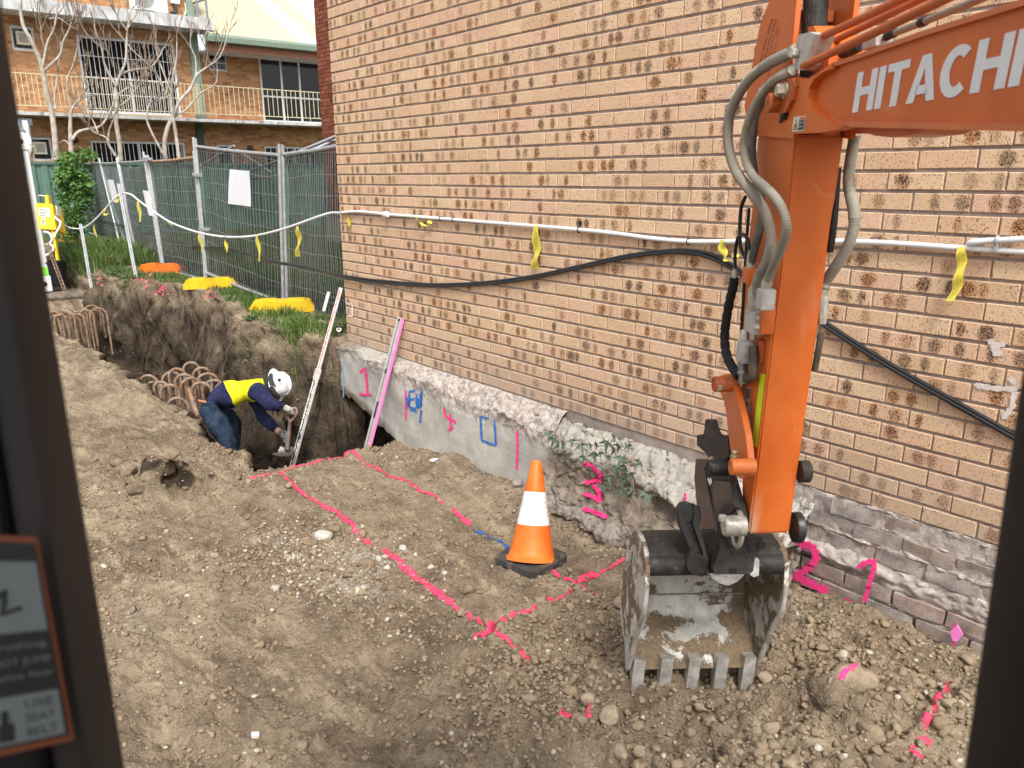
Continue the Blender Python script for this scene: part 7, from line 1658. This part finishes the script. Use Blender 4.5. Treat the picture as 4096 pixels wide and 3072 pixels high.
for px in (150, 160, 168): mb.tube(spline([onX(px+r.uniform(-3, 3), y, PLX) for y in (570, 500, 430, 360)], 4), .015, 6)
mb.build('stem', ROOT, cp)['kind'] = 'stuff'
# ------------------------------------------------------------------ white container, yellow power box, planter
CTW = simple('container_white', (.72, .73, .75), .45, var=.04, scale=3, c2=(.5, .48, .45), amt=.25)
cA, cBq = atD(113, 630, 13.75), atD(60, 284, 13.75); ct = thing('site_container', cA, 'white site container end with corner castings at the left', 'container')
yR, zB, zT_, xF = cA[1], cA[2], onX(64, 286, cA[0])[2], cA[0]
mb = MB(); mb.obox((xF-1.0, yR-1.2, (zB+zT_)/2), (1.0, 0, 0), (0, 1.2, 0), (0, 0, (zT_-zB)/2), .03); mb.build('body', CTW, ct, 35)
mb = MB(); mb.box((xF-.02, yR-.40, zB-.06), (xF+.004, yR+.01, zB-.002)); mb.build('sill_beam', simple('dark_beam', (.05, .045, .05), .6), ct)
for z in (zB+.14, zT_-.14):
    mb = MB(); mb.obox((xF+.0, yR-.09, z), (.02, 0, 0), (0, .10, 0), (0, 0, .13), .01); c_ = mb.build('corner_casting', CTW, ct, 35)
    mb = MB(); mb.lathe([(.042, 0), (.042, .004)], (xF+.021, yR-.10, z), 14, (1, 0, 0)); h_ = mb.build('hole', simple('black_hole', (.006, .006, .006), .9)); h_.parent = c_
mb = MB(); mb.box((xF+.002, yR-.26, zB+.26), (xF+.006, yR-.01, zB+.42)); g = mb.build('test_label', simple('lime_label', (.25, .72, .10), .5, var=.05), ct)
mb = MB(); mb.cur = 0
for i in range(5): mb.box((xF+.0075, yR-.24, zB+.285+i*.025), (xF+.0085, yR-.24+(.2, .12, .17, .09, .2)[i], zB+.293+i*.025))
mb.build('label_print', TXT, ct)
mb = MB(); mb.box((xF+.003, yR-.42, zT_-.75), (xF+.02, yR-.28, zT_-.1)); mb.build('door_edge', simple('grey_rib', (.34, .34, .36), .5), ct)
mb = MB(); mb.tube(spline([atD(*p, 13.6) for p in ((60, 290), (66, 305), (66, 325), (60, 345), (50, 360), (38, 366))], 5), .02, 8); mb.build('hanging_lead', simple('white_lead', (.6, .6, .56), .6), ct, 60)
mb = MB(); mb.lathe([(.11, 0), (.11, .03), (.05, .11), (.03, .13)], atD(41, 287, 13.85), 12); mb.build('lifting_lug', GALV, ct, 40)
cf = thing('canopy_frame', atD(50, 300, 14.5), 'dark steel channel on grey posts behind the container top', 'frame')
mb = MB(); a, b = atD(0, 262, 14.6), atD(69, 264, 14.6); mb.obox((a+b)/2, (b-a)/2, (.04, 0, 0), (0, 0, .06)); mb.build('channel', simple('dark_channel', (.09, .10, .12), .5), cf)
for p, q in (((40, 262), (44, 300)), ((52, 262), (60, 305)), ((57, 262), (66, 330))): mb = MB(); mb.cyl(atD(*p, 14.6), atD(*q, 14.6), .05, 8); mb.build('post', GALV, cf, 60)
tape([(62, 310), (68, 314), (72, 318)], 4, -1.45, 'yellow tape tied round the lead on the container corner')
sb = thing('power_box', onY(104, 560, -1.0), 'yellow site power box with white labels on a stand beside the container', 'power box')
YB = simple('yellow_box', (.72, .46, .02), .45, var=.1, scale=8, c2=(.10, .08, .04), amt=.5, thr=(.62, .72))
Dp = 13.3
q = [atD(*p, Dp) for p in ((76, 438), (113, 441), (121, 496), (84, 494))]
mb = MB(); mb.prism(q, FW*.3); mb.build('case', YB, sb)
mb = MB(); mb.prism([atD(*p, Dp) for p in ((97, 421), (104, 421), (106, 441), (98, 441))], FW*.08); mb.build('bracket', YB, sb); mb = MB(); mb.tube([atD(*p, Dp+.1) for p in ((78, 424), (88, 422), (97, 424))], .012, 6); mb.build('handle', WHP, sb)
for qd, l_ in ((((83, 449), (106, 449), (109, 469), (84, 468)), 0), (((88, 472), (97, 471), (99, 486), (90, 487)), 0)):
    mb = MB(); mb.cur = 0; mb.prism([atD(*p, Dp-.004) for p in qd], -FW*.002); w_ = mb.build('sticker', STW, sb)
    mb = MB(); P0 = [np.array([*p, 0]) for p in qd]
    for i in range(5):
        f = .12+.17*i; a, b = P0[0]*(1-f)+P0[3]*f, P0[1]*(1-f)+P0[2]*f; a, b = a+(b-a)*.1, a+(b-a)*(.45, .9, .8, .9, .6)[i]; mb.prism([atD(a[0], a[1], Dp-.008), atD(b[0], b[1], Dp-.008), atD(b[0], b[1]+1.2, Dp-.008), atD(a[0], a[1]+1.2, Dp-.008)], -FW*.001)
    s2 = mb.build('sticker_print', STB); s2.parent = w_
mb = MB(); mb.prism([atD(*p, Dp+.1) for p in ((112, 443), (122, 444), (124, 465), (114, 466))], FW*.12); mb.build('socket', simple('white_socket', (.62, .63, .62), .5), sb)
mb = MB(); mb.prism([atD(*p, Dp+.05) for p in ((110, 496), (116, 496), (126, 562), (121, 562))], FW*.05); mb.build('stand_leg', YB, sb)
for pts in (((112, 465), (125, 475), (131, 480), (128, 492), (120, 505), (118, 512)), ((112, 463), (120, 470), (128, 478)), ((95, 500), (108, 505), (112, 520), (100, 530)), ((98, 528), (112, 530), (115, 540), (100, 552))):
    mb = MB(); mb.tube(spline([atD(*p, Dp+.02) for p in pts], 5), .018, 8); mb.build('lead', WHP, sb, 60)
plb = atD(124, 618, 13.9); pl_t = thing('planter', plb, 'black ribbed plastic planter pot beside the container', 'planter')
mb = MB(); zt2 = atD(124, 563, 13.9)[2]; H2 = zt2-plb[2]; pr_ = [(.13, 0), (.19, H2*.97), (.205, H2*.97), (.205, H2), (.18, H2), (.17, H2*.85), (.001, H2*.84)]; mb.lathe(pr_, plb, 28, EU); mb.build('pot', simple('pot_black', (.016, .017, .018), .5), pl_t, 40)
for k in range(14): a = k*math.pi/7; mb = MB(); mb.cyl(plb+np.array([.135*math.cos(a), .135*math.sin(a), 0]), plb+np.array([.192*math.cos(a), .192*math.sin(a), H2*.95]), .007, 5); mb.build('rib', simple('pot_black', (.016, .017, .018), .5), pl_t)
lt_ = thing('lattice_strip', atD(142, 636, 13.2), 'thin rusty lattice strip leaning beside the black planter', 'lattice')
aa, bb = atD(98, 524, 13.2), atD(140, 637, 13.2); aa2, bb2 = atD(104, 524, 13.2), atD(146, 636, 13.2); LM = simple('rusty_lattice', (.20, .13, .09), .8, var=.3)
mb = MB(); mb.cyl(aa, bb, .010, 6); mb.build('stringer', LM, lt_); mb = MB(); mb.cyl(aa2, bb2, .010, 6); mb.build('stringer', LM, lt_)
for i in range(13): f0, f1 = i/13, (i+.8)/13; mb = MB(); mb.cyl(aa+(bb-aa)*f0, aa2+(bb2-aa2)*f1, .006, 5); mb.build('rung', LM, lt_)
# ------------------------------------------------------------------ worker bending in the trench
zw = lambda X, Y: (378+X*.16276, 756.1+Y*.16276)
WD = 7.45
def wp(X, Y, dd=0.0): return atD(*zw(X, Y), WD+dd)
PXM = WD*.302/F_PX                           # metres per zw unit
def body(name, joints, links, radii, sub=2):
    me = bpy.data.meshes.new(name); me.from_pydata([tuple(map(float, j)) for j in joints], links, []); o = bpy.data.objects.new(name, me); col.objects.link(o)
    sk = o.modifiers.new('skin', 'SKIN'); sk.use_smooth_shade = True; sk.branch_smoothing = .6
    for i, r_ in enumerate(radii): me.skin_vertices[0].data[i].radius = (r_, r_) if not isinstance(r_, tuple) else r_
    me.skin_vertices[0].data[0].use_root = True
    sb_ = o.modifiers.new('sub', 'SUBSURF'); sb_.levels = sub; sb_.render_levels = sub
    dg = bpy.context.evaluated_depsgraph_get(); m2 = bpy.data.meshes.new_from_object(o.evaluated_get(dg)); bpy.data.objects.remove(o); bpy.data.meshes.remove(me); return m2
# (zw x, zw y, extra distance, radius in zw units)
J = [('pelvis', 430, 690, .10, 190), ('waist', 560, 625, .08, 205), ('belly', 700, 600, .06, 228), ('chest', 860, 550, .05, 236), ('upchest', 1030, 490, .05, 205), ('neckbase', 1150, 455, .05, 120), ('neck', 1230, 465, .05, 72), ('skull', 1330, 500, .05, 98), ('face', 1375, 545, .05, 84),
     ('hipN', 450, 790, -.02, 182), ('thighN', 540, 930, -.04, 168), ('kneeN', 640, 1085, -.05, 138), ('calfN', 720, 1240, -.02, 118), ('ankleN', 800, 1420, .02, 72), ('toeN', 900, 1480, -.02, 58),
     ('hipF', 520, 790, .26, 130), ('thighF', 720, 880, .33, 138), ('kneeF', 800, 1000, .36, 110), ('calfF', 800, 1150, .42, 88), ('ankleF', 790, 1370, .45, 66), ('toeF', 900, 1420, .42, 55),
     ('shN', 1105, 545, -.15, 125), ('armN', 1180, 640, -.22, 112), ('elbN', 1260, 700, -.24, 100), ('foreN', 1350, 740, -.21, 84), ('wriN', 1420, 765, -.18, 48),
     ('shF', 1060, 640, .24, 100), ('armF', 1095, 760, .28, 100), ('elbF', 1165, 900, .28, 92), ('foreF', 1290, 1010, .22, 78), ('wriF', 1385, 1085, .17, 46)]
ix = {j[0]: i for i, j in enumerate(J)}
LK_ = [('pelvis', 'waist'), ('waist', 'belly'), ('belly', 'chest'), ('chest', 'upchest'), ('upchest', 'neckbase'), ('neckbase', 'neck'), ('neck', 'skull'), ('skull', 'face'), ('pelvis', 'hipN'), ('hipN', 'thighN'), ('thighN', 'kneeN'), ('kneeN', 'calfN'), ('calfN', 'ankleN'), ('ankleN', 'toeN'), ('pelvis', 'hipF'), ('hipF', 'thighF'), ('thighF', 'kneeF'), ('kneeF', 'calfF'), ('calfF', 'ankleF'), ('ankleF', 'toeF'), ('upchest', 'shN'), ('shN', 'armN'), ('armN', 'elbN'), ('elbN', 'foreN'), ('foreN', 'wriN'), ('upchest', 'shF'), ('shF', 'armF'), ('armF', 'elbF'), ('elbF', 'foreF'), ('foreF', 'wriF')]
m2 = body('person', [wp(j[1], j[2], j[3]) for j in J], [(ix[a], ix[b]) for a, b in LK_], [j[4]*PXM*(.92 if j[0] in ('belly', 'chest', 'upchest', 'waist') else .98) for j in J])
per = thing('person', wp(500, 1400, .2), 'worker in a yellow and navy shirt, jeans and white hard hat bending with a shovel', 'person')
t = NT('work_clothes'); zo = t.attv('zone'); S = t.sep(zo); wr = t.noise(9, 5, .65, dist=.6)
navy = t.mix(t.step(wr, .3, .7), (.012, .014, .040), (.030, .034, .085)); navy = t.mix(t.math('MULTIPLY', t.step(t.noise(14, 5, .8), .6, .75), .35), navy, (.16, .14, .13))
yel = t.mix(t.step(wr, .25, .7), (.62, .60, .01), (.80, .78, .03)); yel = t.mix(t.math('MULTIPLY', t.step(t.noise(6, 5, .7), .58, .75), .3), yel, (.45, .42, .08))
den = t.mix(t.step(wr, .3, .7), (.010, .018, .034), (.035, .055, .088)); den = t.mix(t.math('MULTIPLY', t.step(t.noise(8, 6, .75), .55, .75), .4), den, (.11, .115, .11))
c = t.mix(t.step(S[0], .47, .53), den, navy); c = t.mix(t.step(S[1], .47, .53), c, yel); c = t.mix(t.step(S[2], .5, .6), c, (.11, .065, .045)); t.color(c); t.rough(.9); t.b.inputs['Specular IOR Level'].default_value = .1
t.bump(t.math('ADD', wr, t.math('MULTIPLY', t.noise(22, 4, .6, dist=1.0), .6)), .5, .02); MATS['work_clothes'] = t.m
m2.materials.clear(); m2.materials.append(MATS['work_clothes'])
po = bpy.data.objects.new('body', m2); col.objects.link(po); po.parent = per; po.matrix_parent_inverse = Matrix.Translation(-per.location); po.name = 'body'
vc = np.array([v.co[:] for v in m2.vertices]); m2.polygons.foreach_set('use_smooth', [True]*len(m2.polygons))
q = np.array([pix(v) for v in vc]); zx, zy = (q[:, 0]-378)/.16276, (q[:, 1]-756.1)/.16276; dd = np.array([depth(v) for v in vc])-WD
JP = np.array([wp(j[1], j[2], j[3]) for j in J])
def seg_d(a, b): A_, B_ = JP[ix[a]], JP[ix[b]]; d = B_-A_; t_ = np.clip(((vc-A_) @ d)/(d @ d), 0, 1); return np.linalg.norm(vc-A_-t_[:, None]*d, axis=1)
arm = np.minimum.reduce([seg_d(a, b) for a, b in (('armN', 'elbN'), ('elbN', 'foreN'), ('foreN', 'wriN'), ('armF', 'elbF'), ('elbF', 'foreF'), ('foreF', 'wriF'))]+[seg_d('shN', 'armN')+.035])
tor = np.minimum.reduce([seg_d(a, b) for a, b in (('waist', 'belly'), ('belly', 'chest'), ('chest', 'upchest'), ('upchest', 'neckbase'))])
leg = np.minimum.reduce([seg_d(a, b) for a, b in (('hipN', 'thighN'), ('thighN', 'kneeN'), ('kneeN', 'calfN'), ('hipF', 'thighF'), ('thighF', 'kneeF'), ('calfF', 'kneeF'))])
head = np.minimum.reduce([seg_d('neck', 'skull'), seg_d('skull', 'face'), seg_d('neckbase', 'neck')+.03])
# waist line: from (275,600) to (690,820); yellow boundary: (625,380)-(810,790)
wl_ = (zx-275)*(820-600)-(zy-590)*(690-275); wln = wl_/math.hypot(220, 415)
yb2 = ((zx-625)*(790-380)-(zy-380)*(812-625))/math.hypot(410, 187)
shirt = np.clip(.5+wln/60, 0, 1)*(leg > tor*.0); isarm = (arm < tor*.80) & (arm < .13)
shirt = np.where(isarm, 1, shirt); shirt = np.where((zy > 850) & ~isarm, 0, shirt)
yellow = np.clip(.5+yb2/50, 0, 1)*shirt; yellow = np.where(isarm, np.clip(.5+(seg_d('elbN', 'foreN')-.5)*3, 0, 0), yellow)
skin = np.clip((np.minimum(tor, arm)-head)/.04+.3, 0, 1)*(zx > 1180)*(zy < 700); shirt = np.where(skin > .5, 0, shirt); yellow = np.where(skin > .5, 0, yellow)
attr(po, 'zone', np.stack([shirt, yellow, skin], 1), 'FLOAT_VECTOR')
# folds in the cloth
n_ = np.array([v.normal[:] for v in m2.vertices]); f_ = fbm(vc[:, 0]*9, vc[:, 1]*9, vc[:, 2]*13, 3, 950)*.012*(skin < .5); vc2 = vc+n_*f_[:, None]; m2.vertices.foreach_set('co', vc2.astype(np.float32).ravel()); m2.update()
def pchild(name, mb, mat, sm=40): o = mb.build(name, mat, None, sm); o.parent = per; o.matrix_parent_inverse = Matrix.Translation(-per.location); return o
# hard hat: dome with full brim
HATM = simple('hard_hat', (.74, .76, .77), .35, var=.04, scale=10, c2=(.5, .46, .4), amt=.3, spec=.5, thr=(.6, .7))
hc = wp(1352, 462, .02); ax = wp(1530, 425, -.02)-wp(1352, 462, .02); ax = ax/np.linalg.norm(ax); br_v = wp(1393, 640)-wp(1283, 275); br_v -= ax*np.dot(br_v, ax); br_v /= np.linalg.norm(br_v); bn = np.cross(ax, br_v)
R1 = 140*PXM
def hat_pt(r_, h, a): return hc+ax*h+br_v*r_*1.10*math.cos(a)+bn*r_*.92*math.sin(a)
mb = MB(); prof = [(1.42, -.06), (1.44, -.02), (1.40, .0), (1.06, .10), (1.02, .22), (.99, .5), (.90, .85), (.74, 1.12), (.48, 1.30), (.2, 1.37), (.001, 1.38)]
N_ = 36; vs = [hat_pt(R1*r_, R1*h*1.05, 2*math.pi*k/N_) for r_, h in prof for k in range(N_)]; fs = [(i*N_+k, i*N_+(k+1) % N_, (i+1)*N_+(k+1) % N_, (i+1)*N_+k) for i in range(len(prof)-1) for k in range(N_)]; vs2 = [p-ax*.006 for p in vs[:N_*4]]; mb.add(vs, fs); mb.add([hat_pt(R1*r_, R1*h, 2*math.pi*k/N_) for r_, h in ((1.42, -.075), (.98, .02)) for k in range(N_)], [(k, N_+k, N_+(k+1) % N_, (k+1) % N_) for k in range(N_)])
pchild('hard_hat', mb, HATM, 50)
mb = MB(); mb.tube([hat_pt(R1*1.0, R1*.35, math.pi*.0+.12*0), hat_pt(R1*.9, R1*.95, 0), hat_pt(R1*.45, R1*1.40, 0), hat_pt(.001, R1*1.47, 0), hat_pt(R1*.45, R1*1.40, math.pi), hat_pt(R1*.9, R1*.95, math.pi), hat_pt(R1*1.0, R1*.35, math.pi)], .010, 8); pchild('hat_ridge', mb, HATM, 60)
mb = MB(); c0 = wp(1385, 398, -.125); mb.lathe([(24*PXM, 0), (22*PXM, .006)], c0, 14, -FW+ax*.2); pchild('hat_slot', mb, RUB)
mb = MB()
for i in range(3):
    for j in range(4): mb.lathe([(.0035, 0), (.003, .004)], wp(1462+i*14, 448+j*16, -.118-.006*i*0), 6, -FW+ax*.5)
pchild('hat_vents', mb, RUB)
# goggles, neck flap and beard
mb = MB(); mb.prism([wp(*p, -.10) for p in ((1225, 375), (1262, 305), (1285, 330), (1300, 400), (1335, 480), (1310, 475), (1240, 460))], FW*.14); pchild('ear_muff', mb, simple('muff_black', (.012, .012, .013), .35, spec=.5))
mb = MB(); mb.lathe([(30*PXM, 0), (34*PXM, .006), (26*PXM, .012), (.002, .014)], wp(1292, 560, -.075), 18, -FW-ax*.1); pchild('glasses_lens', mb, simple('lens_dark', (.05, .045, .045), .12, spec=.6))
mb = MB(); mb.lathe([(52*PXM, 0), (50*PXM, .01), (30*PXM, .02), (.002, .022)], wp(1290, 540, -.058), 18, -FW-ax*.1); pchild('face_guard', mb, simple('guard_grey', (.20, .18, .17), .6, var=.4, scale=40))
mb = MB(); mb.tube([wp(1240, 480, -.06), wp(1270, 505, -.085), wp(1330, 590, -.07), wp(1375, 640, -.02)], [.018, .022, .026, .02], 10); pchild('beard', mb, simple('beard', (.03, .022, .018), .9, var=.4, scale=60), 60)
mb = MB(); mb.tube([wp(1175, 350, .02), wp(1205, 420, -.08), wp(1215, 500, -.09), wp(1220, 575, -.04)], .016, 8); pchild('collar', mb, simple('collar', (.03, .03, .035), .9), 60)
# leather patch, pocket seams, hem
mb = MB(); mb.prism([wp(*p, -.125) for p in ((312, 655), (418, 678), (410, 698), (308, 680))], -FW*.004); pchild('belt_patch', mb, simple('leather_patch', (.45, .19, .08), .7))
STC = simple('stitching', (.05, .065, .085), .9)
for pts in (((268, 755), (350, 770), (438, 760)), ((438, 760), (445, 850), (462, 930), (415, 955)), ((268, 700), (370, 715), (480, 700)), ((485, 700), (510, 760), (540, 740)), ((520, 760), (600, 860), (670, 1000), (720, 1180))):
    mb = MB(); P_ = spline([np.array([*p, 0]) for p in pts], 4); out = []
    bm_pts = []
    for p in P_:
        dist2 = (zx-p[0])**2+(zy-p[1])**2; k = np.argsort(dist2)[:6]; out.append(wp(p[0], p[1], float(dd[k].min())-.006))
    mb.tube(out, .0028, 4); pchild('seam', mb, STC)
# gloved hands, each one palm with four curled fingers and a thumb
GLW = simple('glove_white', (.56, .52, .47), .8, var=.2, scale=20, c2=(.20, .18, .16), amt=.5); GLG = simple('glove_grey', (.13, .13, .125), .8, var=.3, scale=20, c2=(.30, .28, .25), amt=.4)
def hand(name, wrist, palm, knuck, grip, fdir, mat, r_=.0115):
    """wrist, palm centre, knuckle line centre, point the fingers curl round, direction along the knuckle row"""
    J_ = [wrist, palm, knuck]; L_ = [(0, 1), (1, 2)]; Rr = [.031, .036, .030]
    fd = fdir/np.linalg.norm(fdir)
    for k, (off, ln) in enumerate(((-.033, .9), (-.011, 1.0), (.011, .95), (.032, .78))):
        b = knuck+fd*off; away = (grip-knuck); far = grip+away*.55; n_ = np.cross(away, fd); n_ /= np.linalg.norm(n_)
        p1 = b+away*.5*ln-n_*.018; p2 = grip+fd*off+away*.35*ln-n_*.0; p3 = grip+fd*off+n_*.022-away*.10
        i0 = len(J_); J_ += [b, p1, p2, p3]; L_ += [(1, i0), (i0, i0+1), (i0+1, i0+2), (i0+2, i0+3)]; Rr += [r_*1.1, r_, r_*.95, r_*.8]
    tb = palm+fd*-.036; i0 = len(J_); J_ += [tb, tb+(grip-palm)*.45+fd*-.012, grip+fd*-.02]; L_ += [(1, i0), (i0, i0+1), (i0+1, i0+2)]; Rr += [.014, .012, .010]
    m_ = body(name, J_, L_, Rr, 1); m_.materials.clear(); m_.materials.append(mat); m_.polygons.foreach_set('use_smooth', [True]*len(m_.polygons)); o = bpy.data.objects.new(name, m_); col.objects.link(o); o.parent = per; o.matrix_parent_inverse = Matrix.Translation(-per.location); return o
sh_top, sh_bot = wp(1575, 815, -.10), wp(1490, 1290, .06)
hand('glove', wp(1425, 762, -.18), wp(1478, 780, -.17), wp(1525, 800, -.155), wp(1560, 815, -.12), wp(1560, 860, -.10)-wp(1500, 740, -.18), GLW)
hand('glove', wp(1392, 1085, .165), wp(1435, 1125, .13), wp(1470, 1160, .09), wp(1500, 1180, .04), wp(1475, 1240, .06)-wp(1490, 1120, .05), GLG)
# far wrist shows bare skin below the sleeve
mb = MB(); mb.tube([wp(1360, 1068, .18), wp(1400, 1092, .16)], [.034, .030], 12); pchild('wrist', mb, simple('skin', (.42, .25, .17), .6), 60)
for a, b in (((1395, 755, -.185), (1415, 765, -.18)),): mb = MB(); mb.tube([wp(*a), wp(*b)], .043, 12); pchild('cuff', mb, simple('cuff_navy', (.016, .018, .05), .9), 60)
# boots
BOOT = simple('boot', (.10, .075, .05), .85, var=.3)
for a, b, c_ in (((790, 1400, .02), (805, 1470, .0), (930, 1495, -.04)), ((785, 1350, .45), (795, 1405, .44), (910, 1430, .40))): mb = MB(); mb.tube(spline([wp(*a), wp(*b), (wp(*b)+wp(*c_))/2, wp(*c_)], 4), .052, 12); pchild('boot', mb, BOOT, 60)
# shovel
sv = thing('shovel', sh_bot, 'muddy D handled shovel held by the bending worker', 'shovel')
SVP = simple('shovel_handle', (.27, .185, .155), .7, var=.2, c2=(.16, .12, .09), amt=.5); SVB = simple('shovel_blade', (.09, .075, .06), .6, .3, var=.3, scale=14, c2=(.22, .2, .17), amt=.5)
mb = MB(); mb.tube(spline([wp(1528, 940, -.06), wp(1515, 1080, -.0), wp(1500, 1280, .06)], 5), 23*PXM, 10); mb.build('shaft', SVP, sv, 60)
mb = MB(); mb.tube(spline([wp(1528, 950, -.06), wp(1575, 905, -.07), wp(1610, 850, -.09), wp(1612, 790, -.10), wp(1585, 772, -.11), wp(1540, 790, -.12), wp(1490, 830, -.11), wp(1488, 880, -.08), wp(1528, 950, -.06)], 5), 17*PXM, 8); mb.build('d_handle', SVP, sv, 60)
mb = MB(); A_ = wp(1500, 1270, .06); u_ = RT; d_ = np.array([-.35, .1, -.5]); 
bl = [wp(1370, 1360, .02), wp(1440, 1300, .06), wp(1560, 1280, .10), wp(1590, 1330, .08), wp(1540, 1390, .0), wp(1400, 1400, -.05), wp(1290, 1370, -.02)]
mb.prism(bl, (0, 0, -.012)); mb.tube([wp(1495, 1240, .06), wp(1480, 1340, .03)], [.022, .03], 8); mb.build('blade', SVB, sv)
mb = MB(); mb.prism([p+np.array([0, 0, .001]) for p in (wp(1370, 1365, .01), wp(1400, 1305, .05), wp(1445, 1320, .05), wp(1460, 1350, .02), wp(1390, 1372, .0))], (0, 0, .02)); mb.build('blade_step', simple('blade_dust', (.30, .28, .24), .8, var=.3, scale=30), sv)
